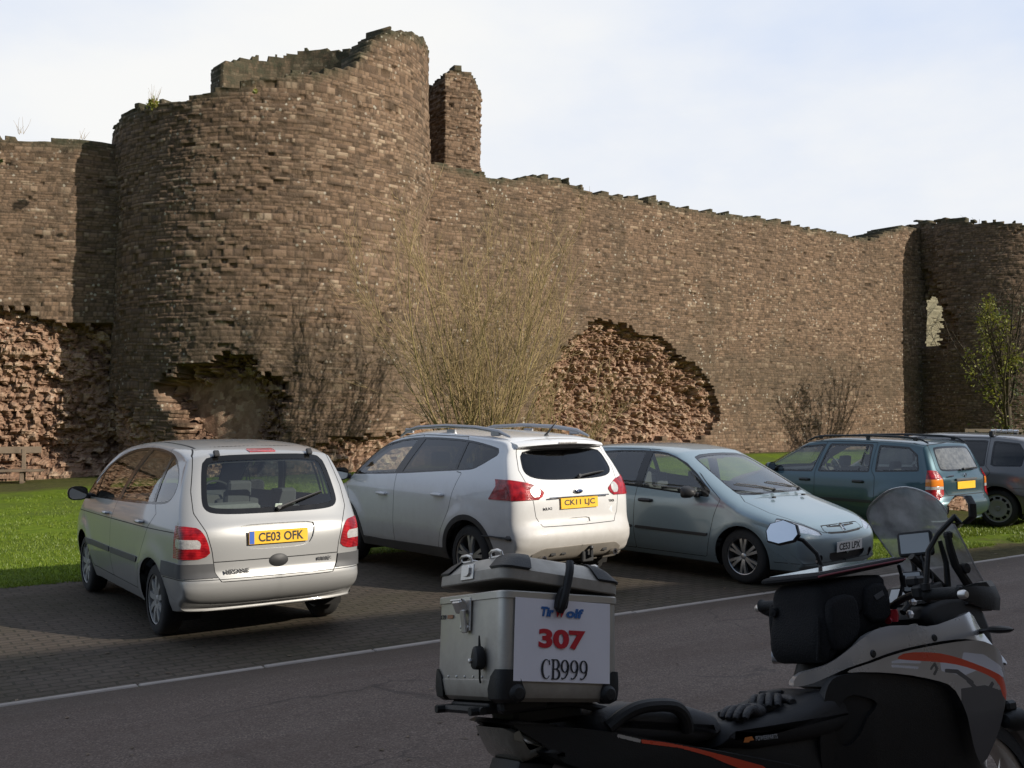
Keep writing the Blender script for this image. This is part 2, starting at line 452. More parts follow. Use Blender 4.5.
def paver_mat():
    m, nt, b, o = newmat('mossy_pavers')
    v, p, q = qp_nodes(nt)
    dn = node(nt, 'ShaderNodeTexNoise', i={'Scale': 3.0, 'Detail': 3.0}); nt.links.new(v, dn.inputs['Vector'])
    dv = node(nt, 'ShaderNodeVectorMath', operation='MULTIPLY_ADD'); dv.inputs[1].default_value = (.03, .03, 0); nt.links.new(dn.outputs['Color'], dv.inputs[0]); nt.links.new(v, dv.inputs[2])
    br = node(nt, 'ShaderNodeTexBrick', i={'Scale': 1.0, 'Mortar Size': .012, 'Mortar Smooth': .4, 'Brick Width': .20, 'Row Height': .10, 'Bias': 0.0})
    br.inputs['Color1'].default_value = (.080, .062, .047, 1); br.inputs['Color2'].default_value = (.064, .049, .037, 1); br.inputs['Mortar'].default_value = (.034, .029, .019, 1)
    nt.links.new(dv.outputs[0], br.inputs['Vector'])
    n1 = noise(nt, v, .8, 6, .65, .4); n2 = noise(nt, v, 5, 6, .7); n3 = noise(nt, v, 120, 3, .7)
    c = mixc(nt, mrange(nt, n1, .42, .7, 0, .55), br.outputs['Color'], (.045, .043, .022))
    c = mixc(nt, mrange(nt, n2, .5, .8, 0, .7), c, (.034, .027, .020))
    c = mixc(nt, mrange(nt, noise(nt, v, 1.7, 5, .7, .8), .62, .70, 0, .8), c, (.022, .018, .014))
    nt.links.new(c, b.inputs['Base Color'])
    nt.links.new(mrange(nt, n1, .3, .7, .65, .95), b.inputs['Roughness']); b.inputs['Specular IOR Level'].default_value = .25
    bump(nt, math2(nt, 'ADD', math2(nt, 'MULTIPLY', br.outputs['Fac'], -1.2), math2(nt, 'MULTIPLY', n3, .5)), b, .6, .009)
    return m
P_END = 11.7
M_ground, M_road, M_paver = ground_mat(), road_mat(), paver_mat()
M_kerb = pmat('edging_concrete', (.30, .265, .235), .85, var=.35, vscale=5, bump=.3, bscale=80)
far_ = [-500, -250, -120, -60]
ps = np.array(far_ + list(np.arange(-40, 60.1, .6)) + [80, 140, 280, 500])
qs = np.array([-400, -150, -60, -30, -15, -9] + [-3, 0, 2.0, 4.5, 7.5] + list(np.arange(8, 30.1, .5)) + [40, 60, 120, 250, 500])
sheet('ground', ps, qs, 0.0, M_ground)
sheet('road', np.arange(-120, 120.1, 2.0), [-2.6, 0, 2.0, 4.5, 7.44], .006, M_road)
# parking bay with an uneven back edge where turf creeps over it
pp = np.arange(-40, P_END + .01, .15)
qv = np.linspace(0, 1, 30)
Pg, Qf = np.meshgrid(pp, qv, indexing='ij')
back = 12.5 + noise1(pp, 5, .7) * .16 + noise1(pp, 6, .25) * .08
endw = noise1(qv * 5, 8, .4) * .3
Qg = 7.50 + Qf * (back[:, None] - 7.50)
Pg = Pg + (Pg > P_END - .2) * endw[None, :]
x, y = pq(Pg, Qg)
V = np.stack([x, y, hz(Pg, Qg) + .005], -1).reshape(-1, 3)
i, j = np.meshgrid(np.arange(len(pp) - 1), np.arange(len(qv) - 1), indexing='ij'); a = (i * len(qv) + j).ravel()
tag(np_mesh('parking_area', V, np.stack([a, a + len(qv), a + len(qv) + 1, a + 1], 1), M_paver), kind='structure')
# flush concrete edging in ~0.9 m lengths along the road side of the bay
mb = MB()
pk = -30.0
while pk < 45:
    L_ = .914
    cx, cy = pq(pk + L_ / 2, 7.475 + random.uniform(-.006, .006))
    mb.box((cx, cy, -.028 + random.uniform(-.003, .003)), (L_ - .012, .066, .09), rot=(0, 0, math.atan2(.568, .823) + random.uniform(-.004, .004)), bev=.008)
    pk += L_
tag(mb.build('kerb_strip', M_kerb), kind='structure')

# ------------------------------------------------------------------ masonry
def stone_mat(name, warm=1.0, pale=0.0, moss=1.0):
    m, nt, b, o = newmat(name)
    at = lambda n: node(nt, 'ShaderNodeAttribute', attribute_name=n).outputs['Fac']
    t = node(nt, 'ShaderNodeTexCoord').outputs['Object']
    tint, joint, core, top = at('tint'), at('joint'), at('core'), at('top')
    n1 = noise(nt, t, .35, 5, .6); n2 = noise(nt, t, 4.5, 6, .7); n3 = noise(nt, t, 28, 5, .7)
    mp_ = node(nt, 'ShaderNodeMapping'); mp_.inputs['Scale'].default_value = (1, 1, .18); nt.links.new(t, mp_.inputs[0])
    nst = noise(nt, mp_.outputs[0], 1.1, 6, .65)
    c = ramp(nt, tint, [(0.0, (.054, .036, .026)), (.25, (.118, .077, .052)), (.6, (.205, .132, .087)), (.85, (.258, .174, .118)), (1.0, (.37, .28, .195))])
    c = mixc(nt, mrange(nt, n2, .35, .8, 0, .5), c, (.125, .088, .056))
    # weathering: grey-brown algae streaks running down the face
    c = mixc(nt, mrange(nt, nst, .48, .74, 0, .50), c, (.060, .050, .037))
    c = mixc(nt, mrange(nt, n1, .52, .78, 0, .45), c, (.074, .060, .041))
    c = mixc(nt, mrange(nt, n1, .45, .25, 0, .4), c, (.165, .112, .078))
    sz = node(nt, 'ShaderNodeSeparateXYZ'); nt.links.new(t, sz.inputs[0])
    zz = math2(nt, 'ADD', sz.outputs[2], mrange(nt, noise(nt, t, .6, 4), .2, .8, -1.1, 1.1))
    band = math2(nt, 'MULTIPLY', mrange(nt, zz, 2.0, 2.7), mrange(nt, zz, 3.7, 4.3, 1, 0))
    c = mixc(nt, math2(nt, 'MULTIPLY', band, .42), c, (.068, .057, .040))
    ms_ = node(nt, 'ShaderNodeMapping'); ms_.inputs['Scale'].default_value = (1, 1, .07); nt.links.new(t, ms_.inputs[0])
    c = mixc(nt, mrange(nt, noise(nt, ms_.outputs[0], 2.4, 4, .6), .54, .72, 0, .5), c, (.062, .050, .036))
    c = mixc(nt, mrange(nt, noise(nt, t, 1.7, 4, .6), .58, .78, 0, .45), c, (.25, .175, .118))
    cc = ramp(nt, tint, [(0, (.14, .078, .052)), (.4, (.27, .158, .105)), (.75, (.37, .24, .165)), (1, (.50, .37, .26))])
    cc = mixc(nt, mrange(nt, n2, .4, .75, 0, .5), cc, (.24, .17, .11))
    c = mixc(nt, core, c, cc)
    c = mixc(nt, math2(nt, 'MULTIPLY', joint, .68), c, (.062, .045, .032))
    c = mixc(nt, mrange(nt, n3, .35, .75, 0, .35), c, (.20, .15, .105))
    c = mixc(nt, math2(nt, 'MULTIPLY', top, mrange(nt, n2, .3, .6, .3, .9)), c, (.052, .056, .036))
    # pale lichen spots
    vo = node(nt, 'ShaderNodeTexVoronoi', i={'Scale': 5.5}); nt.links.new(t, vo.inputs['Vector'])
    spot = math2(nt, 'MULTIPLY', mrange(nt, vo.outputs['Distance'], .14, .24, 1, 0), mrange(nt, noise(nt, t, .9, 4), .47, .62))
    c = mixc(nt, math2(nt, 'MULTIPLY', spot, .75), c, (.42, .39, .32))
    if pale: c = mixc(nt, pale, c, (.36, .33, .22))
    nt.links.new(c, b.inputs['Base Color'])
    b.inputs['Roughness'].default_value = .95; b.inputs['Specular IOR Level'].default_value = .12
    bump(nt, math2(nt, 'ADD', math2(nt, 'MULTIPLY', n3, .6), n2), b, .8, .045)
    return m
M_stone = stone_mat('sandstone_masonry')
M_pale = stone_mat('pale_masonry', pale=.75)

def worley(x, y, seed, sx, sy):
    # distance to, and identity of, the nearest jittered point (loose rubble stones)
    rr = np.random.default_rng(seed).random((64, 64, 3))
    gx, gy = x / sx + 300, y / sy + 300; ix, iy = np.floor(gx).astype(int), np.floor(gy).astype(int)
    best = np.full(len(x), 9.); cid = np.zeros(len(x))
    for dx in (-1, 0, 1):
        for dy in (-1, 0, 1):
            c = rr[(ix + dx) % 64, (iy + dy) % 64]
            d = np.hypot(ix + dx + c[:, 0] - gx, iy + dy + c[:, 1] - gy)
            m = d < best; best = np.where(m, d, best); cid = np.where(m, c[:, 2], cid)
    return best, cid
def masonry(name, u0, u1, path, crest, zb, thick, mat, seed, ero=None, hole=None, du=.04, hmin=.055, hmax=.105, lmin=.09, lmax=.27, rag=.06, prot=.008, topk=.30, corek=1.0, parent=None):
    """A wall of coursed rubble: every stone has its own projection and tint, joints are sunk, whole stones are
    missing where the facing has fallen (ero gives the depth) and along the ragged crest."""
    r = np.random.default_rng(seed)
    us = np.arange(u0, u1, du); nu = len(us)
    cz = crest(us); zmax = float(cz.max()) + .35
    zs = []; jt = []; ci = []; z = zb; k = 0; hh = []
    while z < zmax:
        h = r.uniform(hmin, hmax) * (1.7 if r.random() < .10 else 1)
        zs += [z, z + .022, z + h - .014]; jt += [1, 0, 0]; ci += [k] * 3; hh.append((z, h)); z += h; k += 1
    zs = np.array(zs); jt = np.array(jt); ci = np.array(ci); nz_ = len(zs)
    disp = np.zeros((nu, nz_)); tint = np.zeros((nu, nz_)); joint = np.zeros((nu, nz_)); core = np.zeros((nu, nz_)); keep = np.ones((nu, nz_), bool)
    for c in range(k):
        z0, h = hh[c]; zc = z0 + h / 2
        n = int((u1 - u0) / lmin) + 4
        le = np.clip(np.exp(r.normal(math.log((lmin + lmax) * .48), .38, n)), lmin, lmax * 1.5)
        ed = u0 - r.uniform(0, .4) + np.concatenate([[0], np.cumsum(le)])
        si = np.clip(np.searchsorted(ed, us) - 1, 0, n - 1)
        uc = (ed[:-1] + ed[1:]) / 2
        pr = r.normal(0, prot, n) - (r.random(n) < .02) * r.uniform(.02, .07, n); ti = np.clip(r.normal(.5, .26, n), 0, 1)
        dj = np.minimum(us - ed[si], ed[np.minimum(si + 1, n)] - us)
        vj = (dj < du * .5)
        E = np.zeros(n) if ero is None else np.asarray(ero(uc, np.full(n, zc) + r.normal(0, .05, n)))
        cr = np.interp(uc, us, cz) + r.normal(0, rag, n)
        ok = (zc < cr)
        if hole is not None: ok &= ~hole(uc, np.full(n, zc))
        for row in np.where(ci == c)[0]:
            j_ = np.where(vj | (jt[row] == 1), 1.0, 0.0)
            e = E[si]
            zr = np.full(nu, zs[row])
            cd, cid = worley(us, zr, seed + 1, .20, .16)
            cd2, cid2 = worley(us, zr, seed + 2, .105, .09)
            rub = (cid - .5) * .24 + (.45 - cd) * .14 + (cid2 - .5) * .15 + noise2(us, zr, seed + 8, .9) * .34
            d = pr[si] - .012 * j_ * (e < .03)
            d = np.where(e > .03, -e + rub * np.clip(e * 2.2, .3, 1.0) + pr[si] * 2.5, d)
            disp[:, row] = d; tint[:, row] = np.where(e > .03, np.clip(cid * .75 + cid2 * .35 - .05, 0, 1), ti[si]); joint[:, row] = j_ * (e < .03); core[:, row] = (e > .03) * corek
            keep[:, row] = ok[si]
    if hole is None: keep = np.logical_and.accumulate(keep, axis=1)
    U = np.repeat(us[:, None], nz_, 1)
    zc_ = zs.copy(); zc_[1::3] = zs[0::3] + (zs[2::3] - zs[0::3]) * .36; zc_[2::3] = zs[0::3] + (zs[2::3] - zs[0::3]) * .72
    Z = np.where(core > 0, zc_[None, :], zs[None, :]) + noise2(U, np.repeat(zs[None, :], nu, 0), seed + 3, 1.7) * .10 + noise2(U, np.repeat(zs[None, :], nu, 0), seed + 4, .45) * .035
    disp += noise2(U, Z, seed + 5, 2.2) * .10 + noise2(U, Z, seed + 6, .6) * .035 + noise2(U, Z, seed + 7, .16) * .016
    topa = np.clip(1 - (cz[:, None] - Z) / (topk(us)[:, None] if callable(topk) else topk), 0, 1)
    P, Nn = path(us)
    X = P[:, 0][:, None] + Nn[:, 0][:, None] * disp; Y = P[:, 1][:, None] + Nn[:, 1][:, None] * disp
    db = -thick + noise2(U, Z, seed + 9, .25) * .05
    Xb = P[:, 0][:, None] + Nn[:, 0][:, None] * db; Yb = P[:, 1][:, None] + Nn[:, 1][:, None] * db
    VF = np.stack([X, Y, Z], -1).reshape(-1, 3); VB = np.stack([Xb, Yb, Z], -1).reshape(-1, 3)
    n = len(VF)
    cell = keep[:-1, :-1] & keep[1:, :-1]                     # by the stone of the lower row
    idx = np.arange(n).reshape(nu, nz_)
    a, b_, c_, d_ = idx[:-1, :-1][cell], idx[1:, :-1][cell], idx[1:, 1:][cell], idx[:-1, 1:][cell]
    FF = np.stack([a, b_, c_, d_], 1); FB = np.stack([a + n, d_ + n, c_ + n, b_ + n], 1)
    pad = np.pad(cell, 1)
    br = []
    def rim(sel, e0, e1): br.append(np.stack([e1[sel], e0[sel], e0[sel] + n, e1[sel] + n], 1))
    A, B, C_, D = idx[:-1, :-1], idx[1:, :-1], idx[1:, 1:], idx[:-1, 1:]
    rim(cell & ~pad[1:-1, 2:], C_, D); rim(cell & ~pad[1:-1, :-2], A, B)
    rim(cell & ~pad[2:, 1:-1], B, C_); rim(cell & ~pad[:-2, 1:-1], D, A)
    F = np.vstack([FF, FB] + br)
    V = np.vstack([VF, VB])
    cf = core.ravel()[FF].max(1) > 0; sm = np.ones(len(F), bool); sm[:len(FF)] = ~cf
    used = np.zeros(len(V), bool); used[F.ravel()] = True
    rm = np.cumsum(used) - 1
    at = lambda x: np.concatenate([x.ravel(), x.ravel()])[used]
    return np_mesh(name, V[used], rm[F], mat, parent=parent, smooth=sm,
                   attrs={'tint': at(tint), 'joint': at(joint), 'core': at(core), 'top': at(topa)})
def straight(A, d):
    A = np.array(A, float); d = np.array(d, float); d /= np.linalg.norm(d)
    n = np.array([d[1], -d[0]])
    return lambda us: (A[None] + us[:, None] * d[None], np.repeat(n[None], len(us), 0))
def arc(c, rad):
    def f(us):
        az = us / rad
        n = np.stack([np.sin(az), -np.cos(az)], 1)
        return np.array(c)[None] + rad * n, n
    return f
def crest_fn(tab, seed, step=.5, amp=.14, k=1.0):
    step *= .6; amp *= .5
    t = np.array(tab, float)
    def f(us):
        rr = np.random.default_rng(seed)
        z = np.interp(us, t[:, 0] * k, t[:, 1])
        cells = np.floor((us + 100) / step + noise1(us, seed, 1.3) * 1.6).astype(int)
        return z + (rr.random(2000)[cells % 2000] - .5) * amp
    return f
def soft(poly, depth, edge=.12):
    def f(u, z):
        s = sdf_poly(u, z, poly)
        return np.where(s < 0, depth * np.clip(.55 - s / .9, .3, 1.0), 0)
    return f

# left curtain wall: facing lost along the whole foot
LWero = lambda u, z: np.where(z < 4.5 - .16 * np.clip(u, 0, 9) + noise1(u, 21, .9) * .35 + noise1(u, 22, .3) * .2, .30 + .10 * np.clip((4.5 - z) / 3, 0, 1) - .28 * sstep(1.0, .1, z), 0)
o = masonry('curtain_wall', -9.0, 7.0, straight((-13., 26.3), (.953, .303)), crest_fn([(-9, 8.9), (0, 8.92), (2.2, 8.93), (3, 9.05), (7, 9.1)], 31, .6, .16), -.3, 1.5, M_stone, 101, ero=LWero)
tag(o, 'ruined stone curtain wall left of the big round tower, its lower facing fallen away', 'castle wall')
# right curtain wall with the big red breach
breach = [(1.7, .95), (1.7, 2.4), (2.3, 3.3), (3.1, 4.1), (4.1, 4.7), (5.3, 4.8), (6.05, 4.65), (7.19, 4.35), (7.7, 3.95), (8.37, 3.7), (9.1, 3.2), (9.64, 2.5), (9.9, 1.7), (9.3, 1.2), (8.35, .96), (4, .8)]
def scar(u, z):
    w = noise2(u, z, 61, .9) * .55 + noise2(u, z, 62, .28) * .35
    s_ = sdf_poly(u, z, breach) + w * .55
    return np.where(s_ < 0, .24 + .30 * np.clip(-s_ / 1.1, 0, 1), 0)
o = masonry('curtain_wall', -3.2, 22.5, straight((-.66, 31.), (.815, .579)),
            crest_fn([(-3.2, 9.2), (-2.03, 9.17), (-1.24, 9.1), (-.36, 8.98), (.18, 8.87), (1.49, 9.16), (3.07, 9.24), (3.28, 9.0), (5.2, 9.02), (9.9, 9.02), (15.4, 8.93), (18.2, 8.85), (18.9, 9.0), (20.1, 9.4), (21, 9.7), (24.5, 9.8)], 32, .7, .20),
            -.1, 1.5, M_stone, 102, ero=scar)
tag(o, 'long ruined stone curtain wall right of the big round tower, with a large red breach in its face', 'castle wall')
o = masonry('curtain_wall', 29.9, 48, straight((-.66, 31.), (.815, .579)), crest_fn([(24, 9.3), (48, 9.0)], 36, .7, .2), -.1, 1.5, M_stone, 107, du=.12)
tag(o, 'stone curtain wall running on behind the far right tower', 'castle wall')
# the big drum tower
TRD = 4.38; dg = R(1) * TRD
tw = [(-105, 9.2), (-69, 9.35), (-60, 9.45), (-48, 9.54), (-32, 9.62), (-12, 9.72), (3, 9.97), (20, 10.25), (30, 10.40), (35, 10.58), (42, 11.08), (47, 11.5), (54, 11.85), (66, 12.05), (85, 12.35), (105, 12.2), (125, 12.9), (140, 13.35), (151, 13.35), (174, 13.5), (191, 13.3), (208, 13.05), (221, 12.8)]
cave = np.array([(-30, 2.5), (-18, 3.0), (-6, 3.25), (6, 3.15), (11, 2.75), (15, 2.1), (15.5, 1.6), (13, 1.0), (9, .45), (-6, .3), (-16, 1.0), (-24, 1.75)]); cave[:, 0] *= dg
def tero(u, z):
    a = u / dg
    s = sdf_poly(u, z, cave) + noise2(u, z, 63, .6) * .35 + noise2(u, z, 64, .22) * .25
    e = np.where(s < 0, .55 + np.clip(-s, 0, .7) * 1.0, 0)
    foot = (z < np.interp(a, [-100, -50, -28, 8, 16, 24, 34, 50, 80, 100], [2.6, 2.3, 1.2, .2, .5, .95, 1.25, 1.25, 1.6, 1.7]) + noise1(u, 41, .6) * .3)
    return np.where(e > 0, e, np.where(foot, .16 + .10 * noise1(u, 42, .5), 0))
o = masonry('round_tower', -105 * dg, 221 * dg, arc((-6.75, 29.5), TRD), crest_fn(tw, 33, .45, .20, dg), -.3, .9, M_stone, 103, ero=tero, hmin=.06, hmax=.115, lmax=.30, prot=.012, topk=lambda us: .35 + 2.6 * sstep(105, 130, us / dg))
tag(o, 'tallest round ruined stone tower with broken sloping rim, behind the silver cars', 'tower')
# stump of the tower's gorge wall
def poly_path(pts):
    pts = np.array(pts, float); seg = np.linalg.norm(np.diff(pts, axis=0), axis=1); s = np.concatenate([[0], np.cumsum(seg)])
    def f(us):
        P = np.stack([np.interp(us, s, pts[:, k]) for k in (0, 1)], 1)
        e = .04
        d = np.stack([np.interp(us + e, s, pts[:, k]) - np.interp(us - e, s, pts[:, k]) for k in (0, 1)], 1)
        d /= np.maximum(np.linalg.norm(d, axis=1, keepdims=True), 1e-6)
        return P, np.stack([d[:, 1], -d[:, 0]], 1)
    return f, s[-1]
f_, L_ = poly_path([(-3.3, 34.3), (-2.72, 33.1), (-2.10, 32.3), (-1.15, 32.75), (-.98, 33.2), (-1.4, 34.6)])
o = masonry('tower_fragment', 0, L_, f_, crest_fn([(0, 12.2), (1.3, 12.3), (2.2, 12.55), (2.6, 12.75), (3.2, 12.7), (3.5, 12.3), (4.9, 12.0)], 34, .4, .16), 6.5, .45, M_stone, 104, du=.035, prot=.02)
tag(o, 'narrow standing stump of ruined stonework just right of the tallest tower top', 'ruin')
# far right tower
RC = (21.27, 45.35)
hole_p = np.array([(-82, 4.7), (-82, 6.5), (-70, 6.65), (-65, 6.8), (-60.5, 6.65), (-57, 6.1), (-58.5, 5.7), (-58, 5.2), (-59.5, 4.65)]); hole_p[:, 0] *= R(1) * 4.19
rec_p = np.array([(-80, 6.6), (-76, 7.9), (-62, 7.8), (-57, 7.1), (-55, 6.3), (-47, 5.7), (-46, 4.8), (-56, 4.6), (-70, 4.5)]); rec_p[:, 0] *= R(1) * 4.19
def rero(u, z):
    s = sdf_poly(u, z, rec_p); return np.where(s < 0, .24, 0)
dg = R(1) * 4.19
o = masonry('round_tower', -112 * dg, 100 * dg, arc(RC, 4.19), crest_fn([(-112, 9.9), (-66, 9.92), (-44, 9.76), (-24, 9.5), (-12, 9.36), (50, 9.0), (100, 9)], 35, .5, .2, dg), -.1, .45, M_stone, 105, ero=rero, hole=lambda u, z: sdf_poly(u, z, hole_p) < 0, du=.06, corek=0.0)
tag(o, 'lower round stone tower at the far right with a broken window opening', 'tower')
o = masonry('ruined_wall', 0, 26, straight((18., 62.), (.97, .24)), crest_fn([(0, 9.4), (26, 9.7)], 37, .8, .4), 0, 1.2, M_pale, 106, du=.15)
tag(o, 'pale inner castle wall glimpsed through the opening in the far right tower', 'castle wall')

# ------------------------------------------------------------------ unseen barn, made up and sized to shade the road and cars
M_barn = pmat('limewashed_stone', (.34, .29, .23), .9, var=.3, vscale=2.5, bump=.6, bscale=9)
M_slate = pmat('roof_slate', (.10, .10, .11), .75, var=.3, vscale=5, bump=.4, bscale=25)
M_wood = pmat('weathered_oak', (.17, .125, .085), .8, var=.3, vscale=7, bump=.5, bscale=40)
M_dark = pmat('dark_opening', (.02, .02, .02), .6)
TH = math.atan2(.568, .823)
barn = thing('shade_barn', 'made-up long slate roofed barn behind the camera, added to shade road and cars', 'barn', (*pq(5, -7.0), .30), TH - R(3.8))
BL, BH, BR, BW = 64.0, 4.2, 8.55, 3.8
mb = MB()
mb.prism([(-BW, 0), (BW, 0), (BW, BH), (0, BR - .2), (-BW, BH)], -BL / 2, BL / 2, axes='yz')
mb.build('wall', M_barn, barn, smooth=False)
mb = MB()
for s in (-1, 1):
    mb.loft([[(-BL / 2 - .3, s * (BW + .35), BH - .32), (-BL / 2 - .3, s * (BW + .35), BH - .2), (-BL / 2 - .3, 0, BR), (-BL / 2 - .3, 0, BR - .12)], [(BL / 2 + .3, s * (BW + .35), BH - .32), (BL / 2 + .3, s * (BW + .35), BH - .2), (BL / 2 + .3, 0, BR), (BL / 2 + .3, 0, BR - .12)]])
roof = mb.build('roof', M_slate, barn, smooth=False)
for px_ in (-15, -6, 4, 14):
    mb = MB(); mb.box((px_, BW + .04, 1.25), (1.6 if px_ != 4 else 2.8, .1, 2.4 if px_ == 4 else 1.2)); mb.build('door' if px_ == 4 else 'window', M_wood if px_ == 4 else M_dark, barn, smooth=False)

# ------------------------------------------------------------------ bench and rail fence by the wall
wd = np.array([.953, .303]); wnv = np.array([.303, -.953])
bx, by = np.array([-13., 26.3]) + wd * .1 + wnv * .75
bench = thing('wooden_bench', 'weathered wooden bench on the grass below the left wall', 'bench', (bx, by, 0), math.atan2(.303, .953))
MB().box((0, .19, .93), (1.9, .04, .17), rot=(R(-8), 0, 0), bev=.008).build('backrest', M_wood, bench)
MB().box((0, -.08, .43), (2.05, .40, .055), bev=.008).build('seat', M_wood, bench)
for s in (-.55, .55):
    MB().box((s, .15, .46), (.09, .09, 1.0), rot=(R(-5), 0, 0), bev=.006).build('leg', M_wood, bench)
    MB().box((s, -.18, .2), (.09, .09, .42), bev=.006).build('leg', M_wood, bench)
M_fence = pmat('dark_wet_wood', (.075, .058, .038), .85, var=.3, vscale=7, bump=.5, bscale=40)
fx, fy = 17.2, 39.3
fence = thing('rail_fence', 'low wooden post and rail fence at the foot of the far right tower', 'fence', (fx, fy, hxy(fx, fy)), R(25))
for k in range(6):
    MB().box((k * 1.5, 0, .42), (.12, .12, .95), bev=.01).build('post', M_fence, fence)
for zz in (.40, .80):
    MB().box((3.75, -.075, zz), (7.8, .04, .13), rot=(0, R(.4), 0), bev=.006).build('rail', M_fence, fence)
# ------------------------------------------------------------------ car bodies
def herm(xs, ys, x):
    """monotone-ish cubic through (xs, ys)"""
    xs = np.asarray(xs, float); ys = np.asarray(ys, float); x = np.clip(x, xs[0], xs[-1])
    d = np.diff(ys) / np.diff(xs); m = np.concatenate([[d[0]], np.where(d[1:] * d[:-1] > 0, 2 * d[1:] * d[:-1] / (d[1:] + d[:-1] + 1e-12), 0), [d[-1]]])
    i = np.clip(np.searchsorted(xs, x) - 1, 0, len(xs) - 2); h = xs[i + 1] - xs[i]; t = (x - xs[i]) / h
    return (2 * t**3 - 3 * t**2 + 1) * ys[i] + (t**3 - 2 * t**2 + t) * h * m[i] + (-2 * t**3 + 3 * t**2) * ys[i + 1] + (t**3 - t**2) * h * m[i + 1]
class Surf:
    """A car skin: a lengthwise silhouette carried across the car with crowned, rounded edges, closed by flanks whose
    half-width depends on length and height. Features are cut into it along outlines, so every panel, pane and lamp is a
    piece of the same smooth skin."""
    def __init__(s, sil, zprof, xplan, bulges=(), n=3.0, spine=.62, ds=.034):
        P = np.array([q[:2] for q in sil], float); C = np.array([q[2] for q in sil], float); K = len(P)
        def cr(A, i, t):
            p0, p1, p2, p3 = A[(i - 1) % K], A[i % K], A[(i + 1) % K], A[(i + 2) % K]
            return .5 * ((2 * p1) + (-p0 + p2) * t + (2 * p0 - 5 * p1 + 4 * p2 - p3) * t * t + (-p0 + 3 * p1 - 3 * p2 + p3) * t**3)
        pts = []; cs = []; ss = []
        for i in range(K):
            L = np.linalg.norm(P[(i + 1) % K] - P[i]); m = max(2, int(round(L / ds)))
            for k in range(m):
                t = k / m
                pts.append(cr(P, i, t)); cs.append(C[i] + (C[(i + 1) % K] - C[i]) * (t * t * (3 - 2 * t))); ss.append(i + t)
        pts = np.array(pts); cs = np.array(cs); ss = np.array(ss); M = len(pts)
        tg = np.roll(pts, -1, 0) - np.roll(pts, 1, 0); tg /= np.linalg.norm(tg, axis=1, keepdims=True)
        inn = np.stack([tg[:, 1], -tg[:, 0]], 1)
        for _ in range(5):
            inn = (np.roll(inn, 1, 0) + 2 * inn + np.roll(inn, -1, 0)) / 4
        inn /= np.linalg.norm(inn, axis=1, keepdims=True)
        def W(x, z):
            w = herm([a for a, _ in zprof], [b for _, b in zprof], z) * herm([a for a, _ in xplan], [b for _, b in xplan], x)
            for bx, bz, br, ba in bulges:
                w = w + ba * np.exp(-(((np.hypot(x - bx, z - bz) - br) / .09) ** 2)) * (z > .1)
            return w
        s.W = W
        cor = pts + inn * cs[:, None]
        we = W(cor[:, 0], cor[:, 1])
        ph0 = math.asin(.82 ** (n / 2))
        eta = np.concatenate([np.linspace(0, .82, 15), np.sin(np.linspace(ph0, math.pi / 2, 11)[1:]) ** (2 / n)])
        rows = []; at = []
        for e in eta:
            q = cs * (1 - (1 - e**n) ** (1 / n)) if e < 1 else cs
            xy = pts + inn * q[:, None]
            rows.append(np.stack([xy[:, 0], we * e, xy[:, 1]], 1)); at.append(np.stack([ss, np.full(M, e)], 1))
        xr, xf = P[:, 0].min() + .72, P[:, 0].max() - .72
        sp = np.stack([np.clip(cor[:, 0], xr, xf), np.full(M, spine)], 1)
        m2 = 24
        for k in range(1, m2 + 1):
            t = k / m2; xy = cor * (1 - t) + sp * t
            rows.append(np.stack([xy[:, 0], W(xy[:, 0], xy[:, 1]), xy[:, 1]], 1)); at.append(np.stack([ss, np.full(M, 1 + t)], 1))
        Rn = len(rows); V = np.array(rows).reshape(-1, 3); A = np.array(at).reshape(-1, 2)
        i, j = np.meshgrid(np.arange(Rn - 1), np.arange(M), indexing='ij')
        a = i * M + j; b = i * M + (j + 1) % M; c = (i + 1) * M + (j + 1) % M; d = (i + 1) * M + j
        T = np.concatenate([np.stack([a, d, b], -1).reshape(-1, 3), np.stack([b, d, c], -1).reshape(-1, 3)])
        # mirror
        nv = len(V); V2 = V.copy(); V2[:, 1] *= -1
        mp_ = np.arange(nv) + nv; mp_[:M] = np.arange(M)
        T2 = mp_[T][:, ::-1]
        V = np.vstack([V, V2]); A = np.vstack([A, A]); T = np.vstack([T, T2])
        ar = np.linalg.norm(np.cross(V[T[:, 1]] - V[T[:, 0]], V[T[:, 2]] - V[T[:, 0]]), axis=1)
        T = T[ar > 1e-9]
        # normals, shared by coincident points
        N = s.vnorm(V, T)
        key = np.unique(np.round(V * 2e4).astype(np.int64), axis=0, return_inverse=True)[1].ravel()
        acc = np.zeros((key.max() + 1, 3)); np.add.at(acc, key, N); N = acc[key]
        N /= np.maximum(np.linalg.norm(N, axis=1, keepdims=True), 1e-9)
        if (N[:, 1] * V[:, 1]).sum() < 0: T = T[:, ::-1].copy(); N = -N
        s.V, s.A, s.N, s.T = V, A, N, T
        s.L = np.zeros(len(T), int); s.names = ['body']
    @staticmethod
    def vnorm(V, T):
        fn = np.cross(V[T[:, 1]] - V[T[:, 0]], V[T[:, 2]] - V[T[:, 0]])
        N = np.zeros_like(V)
        for k in range(3): np.add.at(N, T[:, k], fn)
        return N
    def lab(s, name):
        if name not in s.names: s.names.append(name)
        return s.names.index(name)
